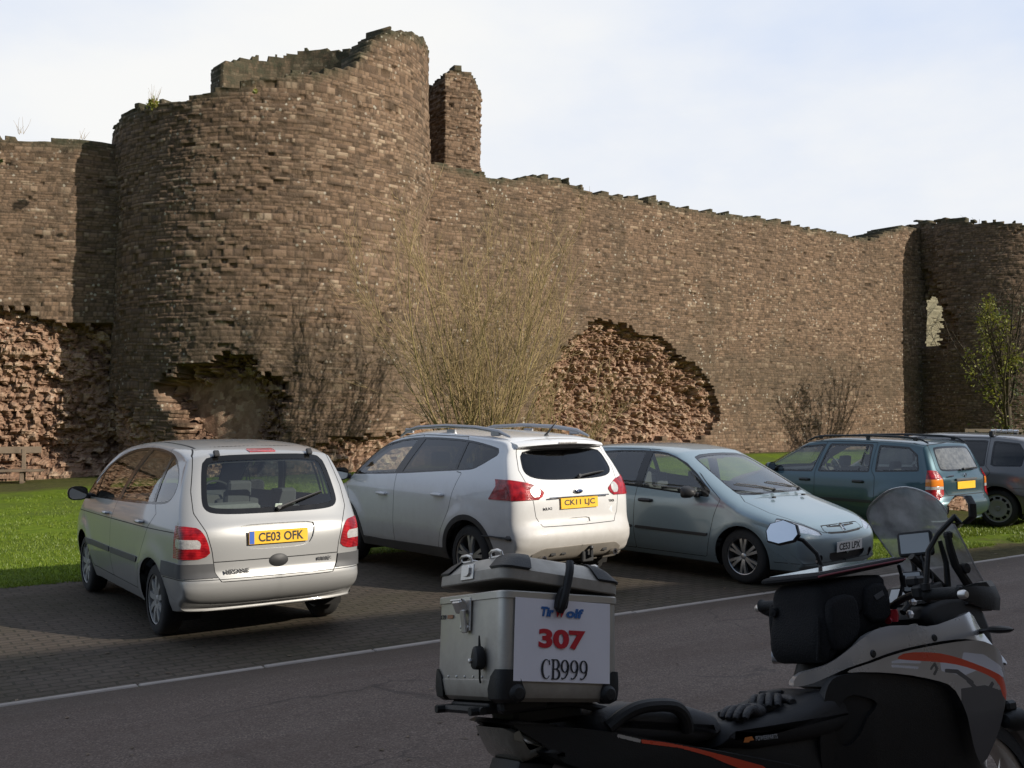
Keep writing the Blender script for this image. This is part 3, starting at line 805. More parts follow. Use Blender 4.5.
    def region(s, kind):
        c = s.V[s.T].mean(1); nn = s.N[s.T].mean(1); e = s.A[s.T][:, :, 1].mean(1); xm = (s.V[:, 0].max() + s.V[:, 0].min()) / 2
        if kind == 'side': return (np.abs(nn[:, 1]) > .45) & (e > .9)
        if kind == 'rear': return (c[:, 0] < xm) & (nn[:, 0] < -.12) & (c[:, 2] > .1)
        if kind == 'front': return (c[:, 0] > xm) & (nn[:, 0] > .10) & (e < 1.4)
        if kind == 'top': return (nn[:, 2] > .3)
        if kind == 'arch': return (np.abs(c[:, 1]) > .50) & (e > .9)
        return np.ones(len(c), bool)
    def split(s, F, mask):
        F = np.where(np.abs(F) < 1e-6, 1e-6, F)
        sg = F[s.T] > 0; cnt = sg.sum(1); mix = mask & (cnt > 0) & (cnt < 3)
        if not mix.any(): return
        T = s.T[mix]; g = sg[mix]; Lb = s.L[mix]
        lone = np.where(g.sum(1) == 1, np.argmax(g, 1), np.argmin(g, 1))
        r = np.arange(len(T)); a = T[r, lone]; b = T[r, (lone + 1) % 3]; c = T[r, (lone + 2) % 3]
        ed = np.vstack([np.stack([a, b], 1), np.stack([a, c], 1)]); es = np.sort(ed, 1)
        ue, inv = np.unique(es, axis=0, return_inverse=True); inv = inv.ravel()
        f0, f1 = F[ue[:, 0]], F[ue[:, 1]]; t = (f0 / (f0 - f1))[:, None]
        nv = len(s.V)
        s.V = np.vstack([s.V, s.V[ue[:, 0]] * (1 - t) + s.V[ue[:, 1]] * t])
        s.A = np.vstack([s.A, s.A[ue[:, 0]] * (1 - t) + s.A[ue[:, 1]] * t])
        nn = s.N[ue[:, 0]] * (1 - t) + s.N[ue[:, 1]] * t; nn /= np.maximum(np.linalg.norm(nn, axis=1, keepdims=True), 1e-9)
        s.N = np.vstack([s.N, nn])
        m = len(T); ab = nv + inv[:m]; ac = nv + inv[m:]
        s.T = np.vstack([s.T[~mix], np.stack([a, ab, ac], 1), np.stack([ab, b, c], 1), np.stack([ab, c, ac], 1)])
        s.L = np.concatenate([s.L[~mix], Lb, Lb, Lb])
    def coords(s, proj):
        V = s.V
        return {'side': (V[:, 0], V[:, 2]), 'rear': (V[:, 1], V[:, 2]), 'rear2': (np.abs(V[:, 1]), V[:, 2]), 'front': (V[:, 1], V[:, 2]), 'front2': (np.abs(V[:, 1]), V[:, 2]),
                'top': (V[:, 0], V[:, 1]), 'top2': (V[:, 0], np.abs(V[:, 1]))}[proj]
    def paint(s, name, proj, poly=None, region=None, F=None, only=None, smooth=0, limit=None, off=0.0, sideof=0):
        """relabel the skin inside an outline (or where F < 0). only: restrict to these labels; limit: extra function, must be < 0."""
        region = region or proj.rstrip('2')
        if poly is not None and smooth: poly = chaikin(poly, smooth)
        fs = []
        if poly is not None: fs.append(lambda: sdf_poly(*s.coords(proj), poly) - off)
        if F is not None: fs.append(lambda: F(s.V, s.A))
        if limit is not None: fs.append(lambda: limit(s.V, s.A))
        def msk():
            m = s.region(region)
            if only: m &= np.isin(s.L, [s.lab(o) for o in only])
            if sideof: m &= (s.V[s.T].mean(1)[:, 1] * sideof > 0)
            return m
        for f in fs: s.split(f(), msk())
        m = msk()
        for f in fs: m &= f()[s.T].mean(1) < 0
        s.L[m] = s.lab(name)
    def seam(s, proj, poly=None, F=None, region=None, w=.0045, only=None, closed=True, sideof=0, smooth=0):
        """a thin dark shut line along an outline"""
        region = region or proj.rstrip('2')
        if poly is not None and smooth: poly = chaikin(poly, smooth)
        f = (lambda: sdf_poly(*s.coords(proj), poly)) if poly is not None else (lambda: F(s.V, s.A))
        def msk():
            m = s.region(region)
            if only: m &= np.isin(s.L, [s.lab(o) for o in only])
            if sideof: m &= (s.V[s.T].mean(1)[:, 1] * sideof > 0)
            return m
        s.split(f() + w, msk()); s.split(f() - w, msk())
        m = msk() & (np.abs(f()[s.T].mean(1)) < w)
        s.L[m] = s.lab('gap')
    def take(s, names, offset=0.0, skirt=0.0, side=0, zmin=None):
        if isinstance(names, str): names = [names]
        m = np.isin(s.L, [s.lab(n) for n in names])
        if side: m &= (s.V[s.T].mean(1)[:, 1] * side > 0)
        if zmin: m &= s.V[s.T][:, :, 2].min(1) > zmin
        T = s.T[m]
        if not len(T): return None
        u, inv = np.unique(T, return_inverse=True); T = inv.reshape(-1, 3)
        V = s.V[u] + s.N[u] * offset; N = s.N[u]
        if skirt:
            e = np.vstack([T[:, [0, 1]], T[:, [1, 2]], T[:, [2, 0]]]); k = np.sort(e, 1)
            uu, i0, ct = np.unique(k, axis=0, return_index=True, return_counts=True)
            be = e[i0[ct == 1]]
            n = len(V); bv = np.unique(be); mp_ = -np.ones(n, int); mp_[bv] = n + 0 + np.arange(len(bv))
            # separate rim vertices keep the edge crisp
            V2 = V[bv]; V3 = V[bv] - N[bv] * skirt
            r0 = n; r1 = n + len(bv); q = mp_[be] - n
            V = np.vstack([V, V2, V3]); T = np.vstack([T, np.stack([r0 + q[:, 1], r0 + q[:, 0], r1 + q[:, 0]], 1), np.stack([r0 + q[:, 1], r1 + q[:, 0], r1 + q[:, 1]], 1)])
            fn = Surf.vnorm(V, T[-2 * len(be):]); fn /= np.maximum(np.linalg.norm(fn, axis=1, keepdims=True), 1e-9)
            N = np.vstack([N, fn[n:]])
        return V, T, N
    def part(s, name, labels, mat, parent, offset=0.0, skirt=0.0, side=0, zmin=None):
        r = s.take(labels, offset, skirt, side, zmin)
        if r is None: return None
        V, T, N = r
        return np_mesh(name, V, T, mat, parent, N=N)
    def pair(s, name, labels, mat, parent, **k):
        return [s.part(name, labels, mat, parent, side=sd_, **k) for sd_ in (1, -1)]

M_tyre = pmat('tyre_rubber', (.022, .021, .020), .85, var=.3, bump=.3, bscale=120)
M_rim = pmat('alloy_silver', (.42, .42, .42), .35, metal=.85, var=.08, dirt=None)
M_cover = pmat('wheel_cover_grey', (.30, .295, .28), .5, metal=.3, var=.15)
M_trim = pmat('black_plastic', (.022, .022, .023), .55, var=.2)
M_trim2 = pmat('grey_plastic', (.070, .070, .072), .55, var=.15)
M_gapm = pmat('shut_line', (.012, .012, .012), .8)
M_under = pmat('underseal', (.012, .011, .010), .9)
M_chrome = pmat('chrome', (.75, .75, .76), .12, metal=1.0, var=.03)
M_red = pmat('red_lamp_plastic', (.27, .004, .008), .22, coat=.6, var=.25, vscale=25, bump=.08, bscale=45, spec=.3)
def lensmat(name, c0, c1, scale=150.0):
    m, nt, b, o = newmat(name); L = nt.links.new
    t = node(nt, 'ShaderNodeTexCoord'); w = node(nt, 'ShaderNodeTexWave', wave_type='BANDS', bands_direction='Z', i={'Scale': scale / 6.28, 'Distortion': .0}); L(t.outputs['Object'], w.inputs['Vector'])
    n = node(nt, 'ShaderNodeTexNoise', i={'Scale': 16.0, 'Detail': 3.0}); L(t.outputs['Object'], n.inputs['Vector'])
    mx = node(nt, 'ShaderNodeMix', data_type='RGBA'); mx.inputs[6].default_value = (*c0, 1); mx.inputs[7].default_value = (*c1, 1); r = node(nt, 'ShaderNodeMapRange', i={1: .35, 2: .65}); L(n.outputs[0], r.inputs[0]); L(r.outputs[0], mx.inputs[0]); L(mx.outputs[2], b.inputs['Base Color'])
    bp = node(nt, 'ShaderNodeBump', i={'Strength': .35, 'Distance': .006}); L(w.outputs[0], bp.inputs['Height']); L(bp.outputs[0], b.inputs['Normal'])
    b.inputs['Roughness'].default_value = .18; b.inputs['Coat Weight'].default_value = .7; b.inputs['Coat Roughness'].default_value = .03; b.inputs['Specular IOR Level'].default_value = .35
    return m
M_red = lensmat('red_lamp_lens', (.16, .002, .005), (.40, .010, .014))
M_frit = pmat('black_glass_border', (.008, .008, .008), .12)
M_housing = pmat('mirror_housing', (.030, .031, .032), .35, coat=.3)
M_reflect = pmat('lamp_reflector', (.62, .64, .66), .28, metal=.8, var=.35, vscale=22)
M_clear = pmat('clear_lamp_plastic', (.55, .53, .51), .25, metal=.35, coat=.4, var=.3, vscale=30, bump=.35, bscale=40)
M_amber = pmat('amber_lamp_plastic', (.75, .22, .02), .15, coat=1.0, var=.2)
M_plateY = pmat('yellow_plate', (.82, .46, .025), .4, var=.08)
M_plateW = pmat('white_plate', (.70, .70, .68), .4, var=.08)
M_black = pmat('plate_black', (.015, .015, .015), .5)
M_blue = pmat('plate_blue', (.03, .10, .42), .5)
M_seat = pmat('seat_cloth', (.085, .085, .092), .9, var=.3, vscale=30)
M_seat2 = pmat('seat_cloth_light', (.20, .20, .20), .9, var=.3, vscale=30)
M_lining = pmat('cabin_lining', (.075, .073, .070), .9)
M_wire = pmat('bare_steel', (.30, .30, .30), .4, metal=.8)
G_clear = glassmat('window_glass', (.70, .76, .72))
G_dark = glassmat('privacy_glass', (.07, .075, .08), base=.05)
G_screen = glassmat('windscreen_glass', (.74, .80, .78))
M_mirror = pmat('mirror_glass', (.85, .86, .87), 0.0, metal=1.0, var=.02)
M_mirror.node_tree.nodes['Principled BSDF'].inputs['Roughness'].default_value = 0.0
for l_ in list(M_mirror.node_tree.nodes['Principled BSDF'].inputs['Roughness'].links): M_mirror.node_tree.links.remove(l_)
M_cover2 = pmat('dark_wheel_cover', (.055, .054, .052), .6, var=.2)

def wheel(parent, x, y, r, w, style, face):
    """y: outer face of the tyre; face = +1 when the outside looks towards +y"""
    e = bpy.data.objects.new('wheel', None); col.objects.link(e); e.parent = parent; e.location = (x, y - face * w / 2, r); e.empty_display_size = .1
    rr = r * style.get('rim', .66)
    pr = []
    for k in range(19):
        a = math.pi * k / 18
        ww = math.cos(a); hh = math.sin(a)
        pr.append((rr + (r - rr) * abs(hh) ** .55, -w / 2 * (abs(ww) ** .6) * (1 if ww >= 0 else -1)))
    mb = MB().lathe(pr, n=48); mb.build('tyre', M_tyre, e)
    mb = MB()
    f = face; o = f * w * .36
    # barrel, lip
    mb.lathe([(rr * 1.02, f * w * .42), (rr * .985, f * w * .45), (rr * .95, f * w * .43), (rr * .93, f * w * .30), (rr * .90, -f * w * .2), (rr * .90, -f * w * .45), (rr * 1.0, -f * w * .45)], n=48)
    n = style.get('n', 5); tw_ = style.get('twin', 0)
    if style['kind'] == 'spoke':
        for k in range(n):
            for d in ((-tw_, tw_) if tw_ else (0,)):
                a = 2 * math.pi * k / n + style.get('rot', .2) + d
                a2 = 2 * math.pi * k / n + style.get('rot', .2) + d * style.get('conv', .55)
                ci, si = math.cos(a2), math.sin(a2); co, so_ = math.cos(a), math.sin(a)
                w0, w1 = style.get('w0', .030), style.get('w1', .022)
                r0, r1 = rr * .16, rr * .955
                def P(rad, cc, ss, tt, h): return (rad * cc - tt * ss, h, rad * ss + tt * cc)
                secs = []
                for rad, cc, ss, wd_, hh in ((r0, ci, si, w0, o), (rr * .5, (ci + co) / 2 / max(.3, math.hypot((ci + co) / 2, (si + so_) / 2)), (si + so_) / 2 / max(.3, math.hypot((ci + co) / 2, (si + so_) / 2)), (w0 + w1) / 2, o + f * .012), (r1, co, so_, w1, f * w * .40)):
                    secs.append([P(rad, cc, ss, -wd_, hh - f * .028), P(rad, cc, ss, -wd_ * .75, hh), P(rad, cc, ss, wd_ * .75, hh), P(rad, cc, ss, wd_, hh - f * .028)])
                mb.loft(secs)
        mb.lathe([(0, o + f * .006), (rr * .14, o + f * .006), (rr * .2, o - f * .004), (rr * .22, o - f * .03)], n=24)
        for k in range(5):
            a = 2 * math.pi * k / 5; mb.lathe([(0, f * .004), (.008, f * .004), (.009, -f * .01)], c=(rr * .16 * math.cos(a), o, rr * .16 * math.sin(a)), n=8)
    else:   # a dished cover with holes near the rim
        nh = n; seg = nh * 6; V = []; F = []
        prof = [(0.0, .010), (.13, .010), (.17, -.004), (.45, .002), (.60, .012), (.66, .010), (.84, .002), (.88, .0), (.97, -.006)]
        rings = [(p * rr, o + f * (h + .012)) for p, h in prof]
        for k in range(seg):
            a = 2 * math.pi * k / seg
            for r_, h in rings: V.append((r_ * math.cos(a), h, r_ * math.sin(a)))
        m_ = len(rings)
        for k in range(seg):
            for j in range(m_ - 1):
                if j == 5 and (k % 6) in (1, 2, 3, 4): continue
                F.append((k * m_ + j, k * m_ + j + 1, ((k + 1) % seg) * m_ + j + 1, ((k + 1) % seg) * m_ + j))
        mb.add(V, F)
    mb.build('rim', style.get('mat', M_rim), e, sharp=40)
    MB().lathe([(0, f * w * .02), (rr * .72, f * w * .02), (rr * .9, -f * w * .1)], n=32).build('brake_disc', M_under, e)
    return e
def arch_liner(parent, x, z, r, y0, y1):
    V = []; n = 28
    for k in range(n + 1):
        a = math.pi * (-.12 + 1.24 * k / n)
        for y in (y0, y1): V.append((x + r * math.cos(a), y, z + r * math.sin(a)))
    F = [(2 * k, 2 * k + 1, 2 * k + 3, 2 * k + 2) for k in range(n)]
    F.append(tuple(2 * k for k in range(n + 1)))
    return V, F
def plate(parent, x, y, z, rx, text, rear=True, tilt=0.0, blue=False, yaw=0.0):
    """number plate 520 x 111 mm facing -x (rear) or +x"""
    e = MB().box((0, 0, 0), (.52, .111, .006), bev=.003).build('number_plate', M_plateY if rear else M_plateW, parent, sharp=30)
    # local: X right as read, Y up, Z out
    s = -1 if rear else 1
    zo = Vector((s * math.cos(tilt), 0, math.sin(tilt))); xo = Vector((0, s, 0)); yo = zo.cross(xo)
    M = Matrix((xo, yo, zo)).transposed().to_4x4(); M.translation = Vector((x, y, z)); e.matrix_local = M
    if text:
        me = text_mesh(text, .076, width=.40 if blue else .43, depth=.0006, bold=.002)
        t = link_mesh('lettering', me, M_black, e); t.location = (.022 if blue else 0, 0, .0036)
    if blue:
        b = MB().box((-.235, 0, .0036), (.042, .104, .001)).build('lettering', M_blue, e, smooth=False)
    return e
def mirror_pod(parent, c, size, mat, face=1, glass=True):
    """door mirror: rounded shell on a short foot, glass looking back"""
    x, y, z = c; dx, dy, dz = size
    V = []; n = 14; m = 7
    mb = MB(); secs = []
    for i in range(m):
        t = i / (m - 1); k = (1 - (1 - t) ** 2.2) ** .5 if t > 0 else .0
        k = max(.12, math.sin(math.pi * .5 * min(1, .15 + t)) ** .8)
        px_ = x + dx * (1 - t)
        secs.append([(px_, y + dy / 2 * k * math.copysign(abs(math.cos(a)) ** .7, math.cos(a)), z + dz / 2 * k * math.copysign(abs(math.sin(a)) ** .7, math.sin(a))) for a in [2 * math.pi * j / n for j in range(n)]])
    mb.loft(secs); o = mb.build('door_mirror', mat, parent, sharp=50)
    mb = MB(); mb.loft([[(px_, y + dy / 2 * .86 * math.copysign(abs(math.cos(a)) ** .7, math.cos(a)), z + dz / 2 * .84 * math.copysign(abs(math.sin(a)) ** .7, math.sin(a))) for a in [2 * math.pi * j / n for j in range(n)]] for px_ in (x - .004, x + .01)])
    mb.build('mirror_glass', M_mirror, o)
    s = 1 if y < 0 else -1
    MB().box((x + dx * .6, y + s * (dy / 2 + .03), z - dz * .25), (dx * .6, .09, dz * .4), bev=.02).build('mirror_foot', M_trim, o)
    return o
def seats(parent, rows, zb, mat):
    """rows: (x of backrest, [y...], headrest?)"""
    for x, ys, top in rows:
        for y in ys:
            wv = .23 if len(ys) < 3 else .21
            o = MB().box((x + .28, y, zb + .12), (.52, wv * 2, .18), rot=(0, R(-5), 0), bev=.06).build('seat', mat, parent)
            MB().prism([(-.05, 0), (.08, 0), (.02, .62), (-.09, .62)], y - wv, y + wv, axes='xz', bev=.05, mapf=lambda a, b, c: (a + x, b, c + zb + .1)).build('backrest', mat, o)
            if top:
                MB().box((x - .10, y, zb + top), (.09, .24, .17), rot=(0, R(-6), 0), bev=.035).build('headrest', mat, o)
def handle(parent, x, y, z, mat, l=.19, h=.034, s=1):
    """pull handle standing off the door"""
    mb = MB()
    mb.tube([(x - l / 2, y, z), (x - l / 2 + .02, y + s * .028, z), (x - l * .1, y + s * .036, z + .002), (x + l / 2 - .02, y + s * .028, z), (x + l / 2, y, z)], [h * .30, h * .46, h * .5, h * .46, h * .30], n=8)
    return mb.build('handle', mat, parent)
def lens(parent, nm, V3, mat): pass
def wiper(parent, p0, p1, nrm, mat=None):
    p0, p1, nrm = Vector(p0), Vector(p1), Vector(nrm)
    mb = MB(); mb.tube([p0 + nrm * .02, p0 * .5 + p1 * .5 + nrm * .035, p1 + nrm * .03], [.012, .008, .006], n=6)
    d = (p1 - p0); a = p0 + d * .22; mb.tube([a + nrm * .012, p1 + d * .05 + nrm * .012], [.008, .008], n=5)
    mb.tube([p0 - nrm * .01, p0 + nrm * .03], [.02, .018], n=10)
    return mb.build('wiper', mat or M_trim, parent)
def finish_car(S, car, paintm, doors, wh, interior=True, arch_r=.355, sills=None, lining_skip=()):
    """common pieces: shell, doors, dark inner lining, wheels with their arches"""
    S.part('body', ['body'], paintm, car)
    S.part('shut_lines', ['gap'], M_gapm, car, offset=-.003)
    lin = [n for n in S.names if n in ('body', 'gap', 'tailgate', 'bonnet', 'frame', 'frame2', 'trim', 'bumper', 'doorf', 'doorr', 'roof')]
    S.part('cabin_lining', lin, M_lining, car, offset=-.035, zmin=.5)
    for (x, y, z, st, tr, tw_) in wh:
        for sd_ in (1, -1):
            V, F = arch_liner(None, x, z, arch_r + .004, sd_ * .52, sd_ * (abs(y) - .055)); MB().add(V, F).build('wheel_arch', M_under, car)
    for (x, y, z, st, tr, tw_) in wh:
        for sd_ in (1, -1): wheel(car, x, sd_ * abs(y), tr, tw_, st, sd_)
def car_at(name, label, X, Y, hd, group='cars parked in the bay and on the verge'):
    return thing(name, label, 'car', (X, Y, .006), R(hd), group)
def line(x0, z0, x1, z1):
    """signed side of a line in side view, negative towards +x"""
    return lambda V, A: (V[:, 2] - z0) * (x1 - x0) / (z1 - z0) + x0 - V[:, 0]
def neg(f): return lambda V, A: -f(V, A)
def allf(*fs): return lambda V, A: np.max([f(V, A) for f in fs], axis=0)
PAINT = lambda nm, c, **k: pmat(nm, c, **{**dict(rough=.32, metal=.45, coat=.8, var=.03, vscale=3, dirt=((.12, .10, .08), .18, .75, .45)), **k})

# ================================================================= silver people carrier
def silver_mpv():
    P = PAINT('silver_paint', (.35, .35, .345), rough=.40, metal=.4, dirt=((.16, .14, .115), .15, .8, .35))
    S = Surf([(-1.91, .305, .11), (-2.05, .41, .16), (-2.07, .545, .20), (-2.045, .60, .20), (-2.035, .90, .17), (-1.95, 1.07, .15), (-1.72, 1.49, .11), (-1.60, 1.575, .10), (-1.2, 1.625, .085), (-.4, 1.64, .08), (.3, 1.59, .09), (.72, 1.46, .12), (1.42, 1.06, .18), (1.58, .99, .2), (1.98, .80, .25), (2.12, .60, .3), (2.12, .42, .3), (2.02, .25, .10), (1.6, .20, .03), (-1.5, .23, .03)],
             [(.2, .77), (.36, .825), (.6, .86), (.85, .855), (1.05, .825), (1.3, .755), (1.5, .665), (1.62, .59), (1.7, .55)],
             [(-2.1, .885), (-1.7, .95), (-1.0, .995), (0, 1.0), (1.2, .985), (1.7, .94), (2.15, .80)], bulges=[(-1.29, .30, .40, .012), (1.29, .30, .40, .014)])
    car = car_at('parked_car', 'silver people carrier parked leftmost, with yellow CE03 plate and tall rear window', -3.12, 10.43, 124.5)
    aw = .365
    S.paint('void', 'side', F=lambda V, A: np.minimum(np.hypot(V[:, 0] + 1.29, V[:, 2] - .30), np.hypot(V[:, 0] - 1.29, V[:, 2] - .30)) - aw, region='arch')
    df = [(1.36, 1.02), (1.24, .82), (1.06, .52), (.84, .335), (.07, .335), (.08, .86), (-.07, 1.07), (-.54, 1.612), (.2, 1.57), (.68, 1.43)]
    dr = [(.07, .335), (.08, .86), (-.07, 1.07), (-.54, 1.612), (-1.12, 1.605), (-1.24, 1.12), (-1.32, 1.04), (-1.17, .92), (-1.03, .72), (-.88, .45), (-.80, .335)]
    S.paint('doorf', 'side', df, only=['body']); S.paint('doorr', 'side', dr, only=['body'])
    S.seam('side', df, w=.0035); S.seam('side', dr, w=.0035)
    S.seam('side', F=lambda V, A: V[:, 2] - .885 - .018 * (-V[:, 0]), w=.0035, only=['doorf', 'doorr', 'body'])
    S.seam('side', [(-1.6, .545), (-2.4, .545), (-2.4, -.5), (-1.6, -.5)], w=.003, only=['body'])
    S.seam('rear', [(-2, .545), (2, .545), (2, -1), (-2, -1)], w=.003, only=['body'])
    tg = [(0, .52), (.49, .525), (.535, .60), (.56, .78), (.60, .93), (.675, 1.08), (.67, 1.25), (.605, 1.53), (.52, 1.60), (0, 1.61)]
    tg = tg + [(-a, b) for a, b in tg[::-1]][1:-1]
    S.paint('tailgate', 'rear', tg, only=['body']); S.seam('rear', tg, w=.0035)
    S.seam('rear', F=lambda V, A: V[:, 2] - .685, w=.004, only=['tailgate'])
    S.seam('top2', F=lambda V, A: np.where((V[:, 0] > -1.6) & (V[:, 0] < .55), np.abs(V[:, 1]) - .515, 1.0), w=.012, only=['body'])
    # glass
    dlo = chaikin([(1.32, 1.015), (.95, 1.225), (.60, 1.40), (.15, 1.53), (-.4, 1.578), (-.9, 1.575), (-1.25, 1.54), (-1.52, 1.44), (-1.66, 1.30), (-1.60, 1.16), (-1.40, 1.115), (-.5, 1.075), (.4, 1.045)], 2)
    S.paint('frame', 'side', dlo)
    ins = -.022
    S.paint('win_q1', 'side', dlo, off=ins, limit=line(.86, 1.03, .70, 1.40))
    S.paint('win_f', 'side', dlo, off=ins, limit=allf(neg(line(.835, 1.03, .675, 1.40)), line(-.03, 1.06, -.46, 1.59)))
    S.paint('win_r', 'side', dlo, off=ins, limit=allf(neg(line(-.13, 1.06, -.60, 1.59)), line(-1.17, 1.1, -1.20, 1.56)))
    S.paint('win_q2', 'side', dlo, off=ins, limit=neg(line(-1.225, 1.1, -1.255, 1.56)))
    rw = [(0, 1.055), (.50, 1.06), (.595, 1.10), (.60, 1.20), (.555, 1.47), (.50, 1.535), (0, 1.545)]
    rw = chaikin(rw + [(-a, b) for a, b in rw[::-1]][1:-1], 2)
    S.paint('frame2', 'rear', rw); S.paint('win_t', 'rear', rw, off=-.045)
    ws = [(0, 1.06), (.62, 1.05), (.64, 1.10), (.54, 1.40), (.48, 1.47), (0, 1.49)]; ws = ws + [(-a, b) for a, b in ws[::-1]][1:-1]
    S.paint('frame2', 'front', ws, smooth=2); S.paint('win_w', 'front', chaikin(ws, 2), off=-.03)
    # lamps, strips
    lp = chaikin([(.565, .715), (.585, .83), (.625, .93), (.68, .975), (.95, .985), (.95, .715)], 1)
    xl = lambda V, A: V[:, 0] + 1.80
    S.paint('lamp', 'rear2', lp, region='any', limit=xl)
    S.paint('lampw', 'rear2', [(.63, .80), (.66, .87), (.80, .875), (.80, .80)], region='any', limit=lambda V, A: V[:, 0] + 1.84, only=['lamp'])
    S.paint('strip', 'rear2', [(.515, .56), (.95, .555), (.95, .675), (.535, .675)], region='any', limit=lambda V, A: V[:, 0] + 1.57 + (V[:, 2] - .6) * 1.2 * 0, only=['body'])
    S.paint('mould', 'side', [(1.10, .545), (1.10, .600), (.10, .612), (.10, .56)], only=['doorf'], region='side')
    S.paint('mould', 'side', [(.055, .56), (.055, .612), (-.90, .628), (-.86, .575)], only=['doorr'], region='side')
    rc = [(0, .765), (.22, .77), (.30, .80), (.345, .95), (.30, .972), (0, .975)]; rc = rc + [(-a, b) for a, b in rc[::-1]][1:-1]
    S.paint('recess', 'rear', rc, smooth=1)
    S.paint('brake', 'rear', [(-.13, 1.558), (.13, 1.558), (.13, 1.582), (-.13, 1.582)], region='any', limit=lambda V, A: V[:, 0] + 1.3)
    finish_car(S, car, P, None, [(-1.29, .815, .30, WH_cover, .305, .185), (1.29, .815, .30, WH_cover, .305, .185)], arch_r=aw)
    doors = {}
    for sd_ in (1, -1):
        d1 = S.part('door', ['doorf'], P, car, side=sd_); d2 = S.part('door', ['doorr'], P, car, side=sd_)
        doors[sd_] = (d1, d2)
        S.part('moulding', ['mould'], M_trim2, car, side=sd_, offset=.010, skirt=.014)
        yy = sd_ * (float(S.W(np.array([.25]), np.array([.93]))[0]) - .004)
        handle(d1, .26, yy, .925, P, s=sd_); handle(d2, -.95, yy, .945, P, s=sd_)
        for nm in ('win_q1', 'win_f', 'win_r', 'win_q2'): S.part('side_window', [nm], G_clear, car, side=sd_, offset=-.006)
        S.part('tail_lamp', ['lamp'], M_red, car, side=sd_, offset=.006, skirt=.02); S.part('reversing_lamp', ['lampw'], M_clear, car, side=sd_, offset=.007, skirt=.01)
        S.part('bumper_strip', ['strip'], M_trim2, car, side=sd_, offset=.010, skirt=.02)
    S.part('window_frame', ['frame', 'frame2'], M_frit, car, offset=-.002)
    tl = S.part('tailgate', ['tailgate'], P, car)
    S.part('plate_recess', ['recess'], P, tl, offset=-.016, skirt=-.016)
    S.part('rear_window', ['win_t'], G_clear, tl, offset=-.004)
    S.part('windscreen', ['win_w'], G_screen, car, offset=-.004)
    S.part('brake_light', ['brake'], M_red, tl, offset=.006, skirt=.012)
    plate(tl, -2.045, 0, .865, 0, 'CE03 OFK', tilt=R(2), blue=True)
    MB().lathe([(0, .012), (.05, .010), (.068, 0), (.07, -.03)], axis='X', n=28).build('release_handle', M_trim, tl).matrix_local = Matrix.Translation((-2.045, 0, .665)) @ Matrix.Diagonal((-1, 1.25, .8, 1))
    wiper(tl, (-1.955, -.03, 1.09), (-1.87, -.44, 1.20), (-.9, 0, .44))
    for s in (-1, 1): MB().box((-1.695, s * .42, 1.555), (.06, .05, .03), rot=(0, R(-50), 0), bev=.01).build('wiper_stop' if False else 'hinge', M_trim, tl)
    me = text_mesh('MEGANE', .036, width=.20, depth=.002, bold=.001); t = link_mesh('badge', me, M_trim2, tl); t.matrix_local = Matrix(((0, 0, -1, -2.056), (-1, 0, 0, .36), (0, 1, 0, .605), (0, 0, 0, 1)))
    me = text_mesh('scenic', .034, width=.13, depth=.002, bold=.001); t = link_mesh('badge', me, M_trim2, tl); t.matrix_local = Matrix(((0, 0, -1, -2.052), (-1, 0, 0, -.41), (0, 1, 0, .655), (0, 0, 0, 1)))
    # parking disc and sticker inside the glass
    MB().box((-1.93, -.04, 1.105), (.004, .06, .05), rot=(0, R(-30), 0)).build('sticker', pmat('pale_sticker', (.65, .75, .65), .5), tl, smooth=False)
    for sd_ in (1, -1): mirror_pod(doors[sd_][0], (1.02, sd_ * .955, 1.065), (.13, .20, .145), M_housing)
    seats(car, [(.05, (-.37, .37), .82), (-.92, (-.45, 0, .45), .80)], .30, M_seat)
    MB().prism([(.55, .55), (1.5, .55), (1.5, .98), (1.1, 1.03), (.78, 1.0), (.7, .85)], -.66, .66, bev=.04).build('dashboard', M_lining, car)
    w = MB().lathe([(.175 + .014 * math.cos(a), .014 * math.sin(a)) for a in [2 * math.pi * k / 8 for k in range(8)]], axis='X', n=28, close=True).build('steering_wheel', M_trim, car)
    w.location = (.62, -.37, 1.0); w.rotation_euler = (0, R(25), 0)
    MB().box((-1.55, 0, 1.0), (.5, 1.15, .03)).build('parcel_shelf', M_lining, car)
    MB().box((-1.5, .25, 1.06), (.28, .5, .1), bev=.03).build('bag', M_seat2, car)
    MB().box((0, 0, .30), (3.4, 1.45, .05)).build('floor', M_under, car)
    return car
WH_cover = dict(kind='spoke', n=9, w0=.030, w1=.030, rim=.70, mat=M_cover, rot=.1)
WH_five = dict(kind='spoke', n=5, twin=.17, conv=.35, w0=.022, w1=.024, rim=.70, rot=.33)
WH_civic = dict(kind='spoke', n=6, twin=.17, conv=.80, w0=.017, w1=.021, rim=.67, rot=.52)
WH_dark = dict(kind='cover', n=8, rim=.68, mat=M_cover2)
WH_holes = dict(kind='cover', n=10, rim=.72, mat=M_cover)

